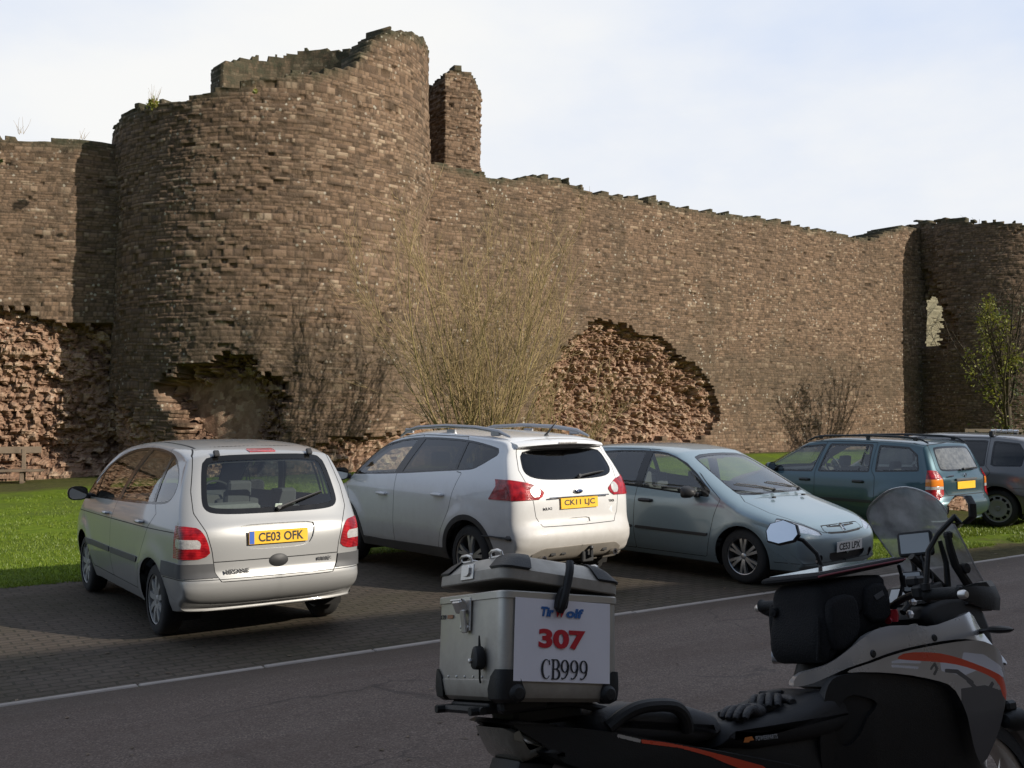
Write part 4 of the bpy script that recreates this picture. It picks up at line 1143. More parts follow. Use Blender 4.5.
# ================================================================= white crossover
def white_suv():
    P = PAINT('white_paint', (.66, .66, .655), metal=0.0, rough=.30, dirt=((.24, .20, .15), .30, 1.15, .70))
    M_clad = pmat('dark_cladding', (.035, .032, .030), .7, var=.35, dirt=((.10, .085, .065), .2, .6, .6))
    M_skid = pmat('skid_plate_grey', (.26, .24, .21), .55, metal=.2, var=.25, dirt=((.16, .13, .10), .3, .6, .6))
    S = Surf([(-2.03, .34, .08), (-2.17, .45, .16), (-2.235, .60, .24), (-2.20, .715, .22), (-2.165, .78, .20), (-2.15, 1.0, .19), (-2.09, 1.17, .17), (-1.91, 1.45, .13), (-1.84, 1.56, .10), (-1.66, 1.635, .08), (-1.0, 1.68, .075), (-.2, 1.695, .075), (.35, 1.635, .09), (.75, 1.50, .12), (1.35, 1.12, .18), (1.52, 1.05, .2), (2.0, .94, .24), (2.20, .78, .3), (2.25, .55, .3), (2.15, .32, .10), (1.7, .25, .03), (-1.6, .28, .03)],
             [(.25, .80), (.42, .865), (.65, .892), (.95, .888), (1.12, .865), (1.3, .80), (1.5, .70), (1.65, .62), (1.75, .58)],
             [(-2.25, .865), (-1.8, .955), (-1.1, .998), (0, 1.0), (1.2, .99), (1.8, .94), (2.3, .82)], bulges=[(-1.345, .345, .46, .016), (1.345, .345, .46, .016)])
    car = car_at('parked_car', 'white crossover car with roof rails, yellow CK11 plate and dark rear glass', -.614, 12.72, 127.8)
    aw = .405
    wd_ = lambda V: np.minimum(np.hypot(V[:, 0] + 1.345, V[:, 2] - .345), np.hypot(V[:, 0] - 1.345, V[:, 2] - .345))
    S.paint('void', 'side', F=lambda V, A: wd_(V) - aw, region='arch')
    df = [(1.42, 1.09), (1.28, .95), (1.10, .60), (.90, .37), (.16, .37), (.13, 1.17), (-.15, 1.635), (.25, 1.60), (.68, 1.515), (1.1, 1.34)]
    dr = [(.16, .37), (.13, 1.17), (-.15, 1.635), (-1.04, 1.63), (-1.06, 1.25), (-1.17, 1.24), (-1.07, 1.03), (-1.0, .82), (-.86, .60), (-.78, .40)]
    S.paint('doorf', 'side', df, only=['body']); S.paint('doorr', 'side', dr, only=['body'])
    S.seam('side', df, w=.0035); S.seam('side', dr, w=.0035)
    tg = [(0, .715), (.50, .72), (.57, .82), (.60, 1.02), (.64, 1.2), (.66, 1.3), (.60, 1.5), (.55, 1.545), (0, 1.55)]; tg = tg + [(-a, b) for a, b in tg[::-1]][1:-1]
    S.paint('tailgate', 'rear', tg, only=['body']); S.seam('rear', tg, w=.0035, only=['tailgate', 'body'])
    dlo = [(1.40, 1.105), (1.08, 1.335), (.64, 1.50), (.2, 1.588), (-.3, 1.612), (-1.0, 1.60), (-1.40, 1.56), (-1.76, 1.495), (-1.40, 1.30), (-1.28, 1.275), (-.9, 1.25), (.2, 1.165)]
    S.paint('frame', 'side', dlo, smooth=1)
    dl = chaikin(dlo, 1)
    S.paint('win_f', 'side', dl, off=-.02, limit=allf(neg(line(1.12, 1.1, 1.0, 1.40)), line(.21, 1.15, -.06, 1.62)))
    S.paint('win_r', 'side', dl, off=-.02, limit=allf(neg(line(.05, 1.15, -.21, 1.62)), line(-1.01, 1.2, -1.03, 1.60)))
    S.paint('win_q', 'side', dl, off=-.02, limit=neg(line(-1.055, 1.2, -1.075, 1.60)))
    rw = [(0, 1.185), (.36, 1.19), (.54, 1.215), (.62, 1.275), (.595, 1.40), (.555, 1.50), (0, 1.525)]; rw = chaikin(rw + [(-a, b) for a, b in rw[::-1]][1:-1], 1)
    S.paint('frame2', 'rear', rw, limit=lambda V, A: V[:, 2] - 1.512); S.paint('win_t', 'rear', rw, off=-.016, limit=lambda V, A: V[:, 2] - 1.50)
    ws = [(0, 1.12), (.68, 1.11), (.70, 1.15), (.60, 1.42), (.52, 1.51), (0, 1.53)]; ws = ws + [(-a, b) for a, b in ws[::-1]][1:-1]
    S.paint('frame2', 'front', ws, smooth=1); S.paint('win_w', 'front', chaikin(ws, 1), off=-.03)
    S.paint('trim', 'side', F=lambda V, A: np.minimum(wd_(V) - .462, np.maximum(V[:, 2] - .385 + .024 * V[:, 0], -V[:, 0] - 1.40)), region='arch', only=['body', 'doorf', 'doorr', 'gap'])
    lp = [(.445, 1.075), (.60, 1.165), (.78, 1.20), (1.2, 1.205), (1.2, .985), (.50, 1.0)]
    S.paint('lamp', 'rear2', lp, region='any', limit=lambda V, A: V[:, 0] + 1.80 + (V[:, 2] - 1.14) * .55 * np.sign(1.14 - V[:, 2]) * 1.2)
    S.paint('lampw', 'rear2', F=lambda V, A: np.hypot(np.abs(V[:, 1]) - .555, V[:, 2] - 1.078) - .058, only=['lamp'])
    S.paint('skid', 'rear2', [(0, .30), (0, .505), (.50, .50), (.62, .44), (.62, .30)], region='any', limit=lambda V, A: V[:, 0] + 1.9, only=['body'])
    S.paint('trim', 'rear2', [(0, .2), (0, .345), (.9, .345), (.9, .2)], region='any', limit=lambda V, A: V[:, 0] + 1.95, only=['body', 'skid'])
    rh = [(0, .735), (.13, .735), (.15, .79), (0, .79)]; rh = rh + [(-.15, .79), (-.13, .735)]
    S.paint('recess', 'rear', rh)
    finish_car(S, car, P, None, [(-1.345, .855, .345, WH_five, .348, .215), (1.345, .855, .345, WH_five, .348, .215)], arch_r=aw)
    doors = {}
    for sd_ in (1, -1):
        d1 = S.part('door', ['doorf'], P, car, side=sd_); d2 = S.part('door', ['doorr'], P, car, side=sd_); doors[sd_] = d1
        yy = sd_ * (float(S.W(np.array([.25]), np.array([.95]))[0]) - .004)
        handle(d1, .40, yy, .925, P, l=.22, h=.04, s=sd_); handle(d2, -.80, yy, .985, P, l=.22, h=.04, s=sd_)
        S.part('side_window', ['win_f'], G_clear, car, side=sd_, offset=-.006)
        S.part('side_window', ['win_r'], G_dark, car, side=sd_, offset=-.006); S.part('side_window', ['win_q'], G_dark, car, side=sd_, offset=-.006)
        S.part('tail_lamp', ['lamp'], M_red, car, side=sd_, offset=.010, skirt=.025); S.part('reversing_lamp', ['lampw'], M_clear, car, side=sd_, offset=.012, skirt=.01)
        # roof rail on its feet
        mb = MB(); pts = [(.50, sd_ * .565, 1.60), (.36, sd_ * .565, 1.668), (.1, sd_ * .57, 1.715), (-.5, sd_ * .57, 1.742), (-1.1, sd_ * .565, 1.728), (-1.5, sd_ * .56, 1.69), (-1.70, sd_ * .555, 1.632)]
        mb.tube(pts, [.010, .022, .024, .022, .024, .024, .012], n=8)
        for q in (.3, -.6, -1.45): mb.box((q, sd_ * .565, 1.672), (.16, .04, .06), bev=.012)
        mb.build('roof_rail', pmat('satin_rail', (.33, .33, .34), .45, metal=.7), car)
        mirror_pod(d1, (1.20, sd_ * 1.005, 1.125), (.14, .20, .16), M_housing)
    S.part('lower_cladding', ['trim'], M_clad, car, offset=.006, skirt=.012)
    S.part('skid_plate', ['skid'], M_skid, car, offset=.010, skirt=.02)
    S.part('window_frame', ['frame', 'frame2'], M_frit, car, offset=-.002)
    tl = S.part('tailgate', ['tailgate'], P, car)
    S.part('handle_recess', ['recess'], P, tl, offset=-.014, skirt=-.014)
    S.part('rear_window', ['win_t'], G_dark, tl, offset=-.004)
    S.part('windscreen', ['win_w'], G_screen, car, offset=-.004)
    plate(tl, -2.172, 0, .945, 0, 'CK11 LJC', tilt=R(4))
    MB().box((-2.172, 0, 1.012), (.014, .84, .014), bev=.004).build('chrome_strip', M_chrome, tl)
    b = MB().lathe([(0, .008), (.8, .008), (1.0, .004), (1.0, -.01)], axis='X', n=32).build('badge', M_chrome, tl); b.matrix_local = Matrix.Translation((-2.150, 0, 1.062)) @ Matrix.Rotation(R(-14), 4, 'Y') @ Matrix.Diagonal((-1, .062, .026, 1))
    b2 = MB().lathe([(0, .0092), (.82, .0088), (.84, 0)], axis='X', n=32).build('badge_centre', pmat('badge_blue', (.03, .06, .16), .25), b)
    me = text_mesh('Ford', .5, width=1.05, depth=.002); t = link_mesh('lettering', me, M_chrome, b); t.matrix_local = Matrix(((0, 0, 1, .011), (1, 0, 0, 0), (0, 1, 0, 0), (0, 0, 0, 1)))
    me = text_mesh('KUGA', .028, width=.16, depth=.003, bold=.001); t = link_mesh('lettering', me, M_chrome, tl); t.matrix_local = Matrix(((0, 0, -1, -2.150), (-1, 0, 0, .40), (0, 1, 0, .90), (0, 0, 0, 1)))
    me = text_mesh('TDCi', .024, width=.08, depth=.003, bold=.001); t = link_mesh('lettering', me, M_trim, tl); t.matrix_local = Matrix(((0, 0, -1, -2.145), (-1, 0, 0, -.48), (0, 1, 0, .94), (0, 0, 0, 1)))
    mb = MB(); secs = []
    for k in range(13):
        y = -.60 + 1.20 * k / 12; e = abs(y) / .60; cx = .10 * e ** 3; h = 1 - .35 * e ** 4
        secs.append([(-1.72, y, 1.618 - .03 * e * e), (-1.86 + cx, y, 1.612 - .03 * e * e), (-1.965 + cx, y, 1.588 - .03 * e * e), (-1.985 + cx, y, 1.565 - .03 * e * e), (-1.965 + cx, y, 1.550 - .03 * e * e), (-1.80, y, 1.54 - .03 * e * e)])
    mb.loft(secs); sp = mb.build('spoiler', P, tl, sharp=60)
    MB().box((-1.986, 0, 1.575), (.012, .26, .014), bev=.005).build('brake_light', M_clear, sp)
    wiper(tl, (-2.09, -.06, 1.215), (-2.02, -.46, 1.245), (-.85, 0, .5))
    MB().tube([(-1.62, 0, 1.64), (-1.63, 0, 1.665), (-1.80, 0, 1.80)], [.03, .012, .004], n=8).build('aerial', M_trim, car)
    for s in (-1, 1): MB().lathe([(.020, -.03), (.034, -.03), (.034, .05), (.028, .05), (.028, -.02)], axis='X', c=(-2.16, s * .50, .39), n=16).build('exhaust', M_chrome, car)
    mb = MB(); mb.tube([(-1.9, -.12, .36), (-2.16, -.12, .36), (-2.22, -.12, .38), (-2.22, -.12, .44)], [.022, .022, .018, .018], n=8); mb.lathe([(0, .05), (.018, .045), (.025, .025), (.018, .005), (.012, 0)], axis='Z', c=(-2.22, -.12, .44), n=12); mb.box((-2.15, -.12, .37), (.05, .16, .12), bev=.01)
    mb.build('tow_bar', M_trim, car)
    for y in (.22, .36, -.36): MB().box((-2.160, y, .43), (.02, .07, .035), bev=.008).build('reflector', M_trim, car)
    seats(car, [(.0, (-.38, .38), .92), (-.95, (-.45, 0, .45), .86)], .42, M_seat)
    MB().prism([(.55, .6), (1.4, .6), (1.4, 1.04), (1.05, 1.1), (.75, 1.06), (.7, .9)], -.70, .70, bev=.04).build('dashboard', M_lining, car)
    w = MB().lathe([(.175 + .014 * math.cos(a), .014 * math.sin(a)) for a in [2 * math.pi * k / 8 for k in range(8)]], axis='X', n=28, close=True).build('steering_wheel', M_trim, car)
    w.location = (.62, -.38, 1.07); w.rotation_euler = (0, R(25), 0)
    MB().box((-1.65, 0, 1.05), (.6, 1.2, .03)).build('parcel_shelf', M_lining, car)
    MB().box((0, 0, .40), (3.4, 1.5, .05)).build('floor', M_under, car)
    return car

# ================================================================= pale blue hatchback, nose to the road
def blue_hatch():
    P = PAINT('pale_blue_paint', (.215, .285, .315), metal=.4, dirt=((.12, .11, .09), .12, .6, .35))
    S = Surf([(-1.96, .27, .08), (-2.07, .43, .18), (-2.08, .70, .2), (-1.99, .95, .17), (-1.72, 1.30, .12), (-1.52, 1.42, .09), (-1.0, 1.485, .075), (-.25, 1.50, .075), (.22, 1.455, .085), (.46, 1.375, .12), (1.22, .985, .17), (1.38, .925, .2), (1.86, .775, .17), (2.05, .675, .19), (2.14, .57, .22), (2.165, .42, .23), (2.14, .29, .20), (2.06, .205, .08), (1.6, .17, .03), (-1.6, .19, .03)],
             [(.17, .76), (.32, .815), (.52, .845), (.80, .840), (.95, .805), (1.15, .735), (1.35, .640), (1.46, .57), (1.55, .53)],
             [(-2.1, .87), (-1.6, .96), (-.8, 1.0), (.6, 1.0), (1.3, .99), (1.75, .955), (2.2, .86)], bulges=[(-1.34, .30, .39, .012), (1.34, .30, .39, .016)])
    car = car_at('parked_car', 'pale blue hatchback with its nose to the road and white CE53 front plate', 2.242, 13.03, -48)
    aw = .345
    S.paint('void', 'side', F=lambda V, A: np.minimum(np.hypot(V[:, 0] + 1.34, V[:, 2] - .30), np.hypot(V[:, 0] - 1.34, V[:, 2] - .30)) - aw, region='arch')
    df = [(1.06, .92), (.98, .72), (.92, .45), (.86, .255), (-.20, .255), (-.21, .60), (-.19, 1.0), (-.15, 1.445), (.20, 1.44), (.56, 1.29)]
    dr = [(-.20, .255), (-.21, .60), (-.19, 1.0), (-.15, 1.445), (-.9, 1.44), (-1.30, 1.36), (-1.34, 1.05), (-1.22, .85), (-1.0, .62), (-.90, .255)]
    S.paint('doorf', 'side', df, only=['body']); S.paint('doorr', 'side', dr, only=['body']); S.seam('side', df, w=.0035); S.seam('side', dr, w=.0035)
    bn = [(0, .585), (.40, .60), (.52, .66), (.62, .72), (.70, .80), (.69, .90), (.62, .975), (0, .985)]; bn = bn + [(-a, b) for a, b in bn[::-1]][1:-1]
    S.paint('bonnet', 'front', bn, only=['body'], limit=lambda V, A: V[:, 0] * -1 + 1.15); S.seam('front', bn, w=.003, only=['body', 'bonnet'])
    dlo = chaikin([(1.02, .925), (.56, 1.268), (.22, 1.40), (-.1, 1.432), (-.8, 1.42), (-1.28, 1.345), (-1.42, 1.22), (-1.22, 1.06), (-.8, 1.02), (-.1, .985), (.5, .95)], 1)
    S.paint('frame', 'side', dlo)
    S.paint('win_f', 'side', dlo, off=-.02, limit=allf(neg(line(.80, .9, .70, 1.25)), line(-.13, .95, -.09, 1.42)))
    S.paint('win_r', 'side', dlo, off=-.02, limit=allf(neg(line(-.25, .95, -.21, 1.42)), line(-1.12, 1.0, -1.14, 1.42)))
    S.paint('win_q', 'side', dlo, off=-.02, limit=neg(line(-1.16, 1.0, -1.18, 1.42)))
    ws = [(0, .965), (.60, .955), (.655, .985), (.54, 1.30), (.48, 1.385), (0, 1.405)]; ws = chaikin(ws + [(-a, b) for a, b in ws[::-1]][1:-1], 1)
    S.paint('frame2', 'front', ws, limit=lambda V, A: .2 - V[:, 0]); S.paint('win_w', 'front', ws, off=-.022, limit=lambda V, A: .2 - V[:, 0])
    rw = [(0, .99), (.58, .99), (.5, 1.34), (0, 1.36)]; rw = rw + [(-.5, 1.34), (-.58, .99)]
    S.paint('win_t', 'rear', rw)
    hl = chaikin([(.405, .590), (.50, .575), (.66, .61), (1.1, .67), (1.1, .80), (.74, .765), (.58, .69)], 1)
    S.paint('lamp', 'front2', hl, region='any', limit=lambda V, A: 1.74 - V[:, 0] + (.75 - V[:, 2]) * .35)
    g1 = [(.0, .655), (.33, .668), (.345, .652), (.0, .636)]; S.paint('grille', 'front2', g1, region='front')
    g2 = [(.0, .578), (.30, .590), (.34, .606), (.335, .618), (.28, .602), (.0, .592)]; S.paint('grille', 'front2', g2, region='front')
    S.seam('front2', [(0, .575), (.31, .587), (.385, .62), (.36, .668), (0, .668)], w=.004, region='front')
    S.paint('lower', 'front2', [(0, .275), (.27, .285), (.36, .33), (.355, .385), (0, .385)], region='any', limit=lambda V, A: 1.6 - V[:, 0], smooth=0)
    S.paint('foghole', 'front2', F=lambda V, A: np.hypot(np.abs(V[:, 1]) - .52, V[:, 2] - .325) - .055, region='front', limit=lambda V, A: 1.6 - V[:, 0])
    S.seam('front2', [(0, .285), (1.5, .285), (1.5, -1), (0, -1)], region='front', w=.003, only=['body'])
    S.paint('mould', 'side', [(.90, .490), (.90, .525), (-.185, .535), (-.185, .50)], only=['doorf']); S.paint('mould', 'side', [(-.225, .50), (-.225, .535), (-.98, .545), (-.96, .51)], only=['doorr'])
    S.paint('trim', 'side', F=lambda V, A: V[:, 2] - .20, region='side', only=['body'])
    finish_car(S, car, P, None, [(-1.34, .80, .30, WH_civic, .305, .195), (1.34, .80, .30, WH_civic, .305, .195)], arch_r=aw)
    S.part('sill', ['trim'], M_trim, car)
    for sd_ in (1, -1):
        d1 = S.part('door', ['doorf'], P, car, side=sd_); d2 = S.part('door', ['doorr'], P, car, side=sd_)
        S.part('moulding', ['mould'], M_trim, car, side=sd_, offset=.010, skirt=.014)
        yy = sd_ * (float(S.W(np.array([0.]), np.array([.84]))[0]) - .004)
        handle(d1, -.02, yy, .845, M_trim, l=.20, h=.05, s=sd_); handle(d2, -1.0, yy, .865, M_trim, l=.20, h=.05, s=sd_)
        for nm in ('win_f', 'win_r', 'win_q'): S.part('side_window', [nm], G_clear, car, side=sd_, offset=-.006)
        h = S.part('headlamp', ['lamp'], G_lens, car, side=sd_, offset=.004, skirt=.0)
        S.part('reflector', ['lamp'], M_reflect, h or car, side=sd_, offset=-.012)
        fg = S.part('fog_lamp', ['foghole'], M_trim, car, side=sd_, offset=-.02, skirt=-.02)
        MB().lathe([(0, .02), (.035, .012), (.045, 0)], axis='X', c=(2.085, sd_ * .515, .325), n=20).build('lens', M_clear, fg or car)
        mirror_pod(d1, (.66, sd_ * .935, .985), (.13, .19, .14), M_trim)
    S.part('window_frame', ['frame', 'frame2'], M_frit, car, offset=-.002)
    bo = S.part('bonnet', ['bonnet'], P, car)
    S.part('grille', ['grille'], M_trim, car, offset=-.008); S.part('air_intake', ['lower'], M_trim, car, offset=-.03, skirt=-.03)
    S.part('windscreen', ['win_w'], G_screen, car, offset=-.004); S.part('rear_window', ['win_t'], G_dark, car)
    plate(car, 2.185, 0, .440, 0, 'CE53 LPX', rear=False, tilt=R(-2))
    # badge: a broad chromed H in a rounded frame
    mb = MB()
    for q in (-1, 1): mb.tube([(2.125, q * .026, .600), (2.110, q * .020, .627), (2.085, q * .028, .660)], .0065, n=6)
    mb.tube([(2.112, -.02, .627), (2.112, .02, .627)], .006, n=6); mb.build('badge', M_chrome, car)
    wiper(car, (1.27, -.08, .99), (1.08, -.56, 1.06), (.45, 0, .9)); wiper(car, (1.27, .42, .985), (1.12, -.02, 1.06), (.45, 0, .9))
    for y in (-.30, .30): MB().box((1.42, y, .935), (.035, .05, .02), bev=.008).build('washer_jet', M_trim, bo)
    seats(car, [(-.1, (-.36, .36), .84), (-1.0, (-.4, .4), .78)], .22, M_seat)
    MB().prism([(.45, .45), (1.25, .45), (1.25, .92), (.95, .97), (.68, .94), (.62, .78)], -.64, .64, bev=.04).build('dashboard', M_lining, car)
    w = MB().lathe([(.175 + .014 * math.cos(a), .014 * math.sin(a)) for a in [2 * math.pi * k / 8 for k in range(8)]], axis='X', n=28, close=True).build('steering_wheel', M_trim, car)
    w.location = (.52, -.36, .93); w.rotation_euler = (0, R(25), 0)
    MB().box((.42, 0, 1.36), (.02, .22, .06), bev=.008).build('rear_view_mirror', M_trim, car)
    MB().box((0, 0, .26), (3.4, 1.4, .05)).build('floor', M_under, car)
    return car

# ================================================================= estate cars
def estate(label, X, Y, hd, P, wheel_st, rails, silz, dl, lamps, plate_text, priv=None, arch=.36, clad=False):
    S = Surf([(-1.91, .30, .08), (-2.04, .41, .18), (-2.06, .56, .22), (-2.0, .66, .18), (-1.985, .90, .17), (-1.93, 1.0 + silz, .15), (-1.755, 1.36 + silz, .12), (-1.64, 1.435 + silz, .09), (-1.2, 1.475 + silz, .08), (-.2, 1.49 + silz, .075), (.28, 1.44 + silz, .085), (.5, 1.37 + silz, .12), (1.27, .965 + silz * .5, .17), (1.42, .91, .2), (1.95, .77, .22), (2.18, .62, .3), (2.22, .42, .3), (2.1, .25, .10), (1.6, .2, .03), (-1.5, .22, .03)],
             [(.2, .76), (.35, .82), (.6, .855), (.85, .845), (.97, .81), (1.2, .735), (1.4, .64), (1.5, .57), (1.6, .53)],
             [(-2.1, .885), (-1.75, .955), (-1.0, 1.0), (.8, 1.0), (1.4, .98), (2.3, .80)], bulges=[(-1.307, .31, .40, .016), (1.307, .31, .40, .014)])
    car = car_at('parked_car', label, X, Y, hd)
    S.paint('void', 'side', F=lambda V, A: np.minimum(np.hypot(V[:, 0] + 1.307, V[:, 2] - .31), np.hypot(V[:, 0] - 1.307, V[:, 2] - .31)) - arch, region='arch')
    b = dl['b']; d = dl['d']
    df = [(1.12, .94), (1.05, .70), (.95, .28), (b, .28), (b, .95), (b - .12, 1.42 + silz), (.3, 1.40 + silz), (.6, 1.30 + silz)]
    dr = [(b, .28), (b, .95), (b - .12, 1.42 + silz), (d - .02, 1.42 + silz), (d, 1.0), (d - .08, .90), (-.98, .60), (-.90, .28)]
    S.paint('doorf', 'side', df, only=['body']); S.paint('doorr', 'side', dr, only=['body']); S.seam('side', df, w=.004); S.seam('side', dr, w=.004)
    tg = [(0, .66), (.50, .66), (.58, .75), (.60, 1.0), (.625, 1.05), (.56, 1.40 + silz), (0, 1.43 + silz)]; tg = tg + [(-a, b_) for a, b_ in tg[::-1]][1:-1]
    S.paint('tailgate', 'rear', tg, only=['body']); S.seam('rear', tg, w=.004, only=['tailgate', 'body'])
    for k, w in enumerate(dl['win']):
        S.paint('frame', 'side', w, off=.022)
    for k, w in enumerate(dl['win']): S.paint('win%d' % k, 'side', w, off=-.004, only=['frame'])
    if dl.get('bar'): S.paint('frame', 'side', dl['bar'])
    rw = [(0, 1.005), (.52, 1.01), (.565, 1.05), (.51, 1.33 + silz), (.46, 1.37 + silz), (0, 1.38 + silz)]; rw = chaikin(rw + [(-a, b_) for a, b_ in rw[::-1]][1:-1], 1)
    S.paint('frame2', 'rear', rw); S.paint('win_t', 'rear', rw, off=-.028)
    ws = [(0, .96), (.60, .95), (.63, .99), (.52, 1.30), (.46, 1.37), (0, 1.40)]; ws = ws + [(-a, b_) for a, b_ in ws[::-1]][1:-1]
    S.paint('frame2', 'front', ws, limit=lambda V, A: .2 - V[:, 0]); S.paint('win_w', 'front', ws, off=-.025, limit=lambda V, A: .2 - V[:, 0])
    lp = chaikin([(.60, .60), (.605, .90), (.63, 1.0), (.66, 1.03), (1.0, 1.03), (1.0, .60)], 1)
    S.paint('lamp', 'rear2', lp, region='any', limit=lambda V, A: V[:, 0] + 1.80)
    S.paint('lampa', 'rear2', [(.4, .80), (1, .80), (1, .90), (.4, .90)], region='any', only=['lamp']); S.paint('lampw', 'rear2', [(.4, .755), (1, .755), (1, .795), (.4, .795)], region='any', only=['lamp'])
    S.paint('mould', 'side', [(1.0, .485), (1.0, .53), (b + .02, .535), (b + .02, .49)], only=['doorf']); S.paint('mould', 'side', [(b - .02, .49), (b - .02, .535), (-.95, .54), (-.93, .495)], only=['doorr'])
    S.seam('rear', F=lambda V, A: V[:, 2] - .655, w=.0035, region='rear', only=['body'])
    finish_car(S, car, P, None, [(-1.307, .80, .31, wheel_st, .315, .195), (1.307, .80, .31, wheel_st, .315, .195)], arch_r=arch)
    for sd_ in (1, -1):
        d1 = S.part('door', ['doorf'], P, car, side=sd_); d2 = S.part('door', ['doorr'], P, car, side=sd_)
        S.part('moulding', ['mould'], M_trim if not clad else P, car, side=sd_, offset=.010, skirt=.014)
        yy = sd_ * (float(S.W(np.array([0.]), np.array([.79]))[0]) - .004)
        handle(d1, b + .18, yy, .80, M_trim, l=.19, h=.05, s=sd_); handle(d2, d + .20, yy, .815, M_trim, l=.19, h=.05, s=sd_)
        for k in range(len(dl['win'])): S.part('side_window', ['win%d' % k], G_clear if priv is None else priv, car, side=sd_, offset=-.006)
        tl_ = S.part('tail_lamp', ['lamp'], M_red, car, side=sd_, offset=.008, skirt=.02)
        S.part('indicator', ['lampa'], M_amber, tl_ or car, side=sd_, offset=.008, skirt=.01); S.part('reversing_lamp', ['lampw'], M_clear, tl_ or car, side=sd_, offset=.008, skirt=.01)
        if rails:
            mb = MB(); mb.tube([(.42, sd_ * .555, 1.415), (.28, sd_ * .555, 1.475), (.08, sd_ * .555, 1.505), (-.6, sd_ * .555, 1.525), (-1.3, sd_ * .55, 1.515), (-1.58, sd_ * .545, 1.485), (-1.70, sd_ * .54, 1.425)], [.012, .017, .017, .017, .017, .018, .012], n=8)
            for q in (.16, -.7, -1.5): mb.box((q, sd_ * .553, 1.485), (.07, .03, .06), bev=.008)
            mb.build('roof_rail', M_trim, car)
        mirror_pod(d1, (.86, sd_ * .935, .99), (.13, .19, .14), P)
    S.part('window_frame', ['frame', 'frame2'], M_frit, car, offset=-.002)
    tl = S.part('tailgate', ['tailgate'], P, car)
    S.part('rear_window', ['win_t'], G_hazy, tl, offset=-.004); S.part('windscreen', ['win_w'], G_screen, car, offset=-.004)
    plate(tl, -2.0, 0, .80, 0, plate_text, tilt=R(1))
    MB().box((-2.0, 0, .885), (.03, .60, .035), bev=.01).build('plate_lamp_strip', M_trim2, tl)
    MB().box((-1.985, .42, .945), (.006, .16, .022), bev=.003).build('badge', M_chrome, tl)
    mb = MB(); mb.lathe([(.022, -.004), (.030, -.004), (.030, .006), (.022, .006)], axis='X', c=(-1.985, 0, .945), n=20, close=True); mb.tube([(-1.99, -.028, .938), (-1.99, .0, .95), (-1.99, .0, .94), (-1.99, .028, .952)], .004, n=5); mb.build('badge', M_chrome, tl)
    wiper(tl, (-1.945, .0, 1.03), (-1.93, -.40, 1.035), (-.9, 0, .44))
    seats(car, [(-.05, (-.36, .36), .86), (-.98, (-.42, .42), .80)], .24, M_seat)
    MB().prism([(.5, .45), (1.3, .45), (1.3, .90), (1.0, .95), (.74, .93), (.66, .78)], -.64, .64, bev=.04).build('dashboard', M_lining, car)
    w = MB().lathe([(.175 + .014 * math.cos(a), .014 * math.sin(a)) for a in [2 * math.pi * k / 8 for k in range(8)]], axis='X', n=28, close=True).build('steering_wheel', M_trim, car)
    w.location = (.56, -.36, .95); w.rotation_euler = (0, R(25), 0)
    MB().box((0, 0, .27), (3.4, 1.4, .05)).build('floor', M_under, car)
    return car, S
G_lens = glassmat('lamp_lens', (.92, .93, .94))
G_hazy = glassmat('dusty_glass', (.55, .58, .56), haze=.22, hazec=(.5, .5, .47))
silver_mpv(); white_suv(); blue_hatch()
astra = dict(b=.10, d=-.90, win=[[(1.08, .925), (.90, 1.10), (.50, 1.30), (.02, 1.36), (.17, .95)], [(.03, .955), (-.10, 1.365), (-.84, 1.375), (-.85, .985)], [(-.99, .995), (-.98, 1.365), (-1.45, 1.345), (-1.60, 1.24), (-1.655, 1.03)]], bar=[(-.70, .97), (-.67, .97), (-.74, 1.38), (-.78, 1.38)])
estate('dark teal estate car with black roof rails and tall red tail lamps, on the verge', 5.60, 17.2, 128.5, PAINT('teal_paint', (.026, .066, .083), metal=.5, dirt=((.14, .13, .10),   .15, .8, .30)), WH_dark, True, 0.0, astra, None, None)
passat = dict(b=.05, d=-1.13, win=[[(1.05, .98), (.85, 1.15), (.45, 1.34), (-.05, 1.40), (.12, 1.0)], [(-.0, 1.0), (-.14, 1.40), (-1.10, 1.40), (-1.09, 1.015)], [(-1.22, 1.02), (-1.23, 1.395), (-1.60, 1.36), (-1.70, 1.22), (-1.66, 1.03)]])
pc, pS = estate('grey estate car cut off by the right edge, with slotted wheel covers and roof bar', 7.55, 18.46, 136, PAINT('grey_paint', (.15, .145, .14), metal=.4, dirt=((.14, .12, .10), .15, .8, .5)), WH_holes, False, .04, passat, None, None, priv=G_dark, arch=.375, clad=True)
mb = MB(); mb.tube([(-1.15, -.60, 1.56), (-1.15, .60, 1.56)], .016, n=8)
for s in (-1, 1): mb.box((-1.15, s * .58, 1.53), (.07, .05, .09), bev=.01)
bar = mb.build('roof_bar', M_trim, pc)
for k in range(5): MB().box((-1.15 - .09 * k, .50, 1.575 + .004 * (k % 2)), (.075, .06, .045), bev=.015).build('clamp', M_chrome, bar)
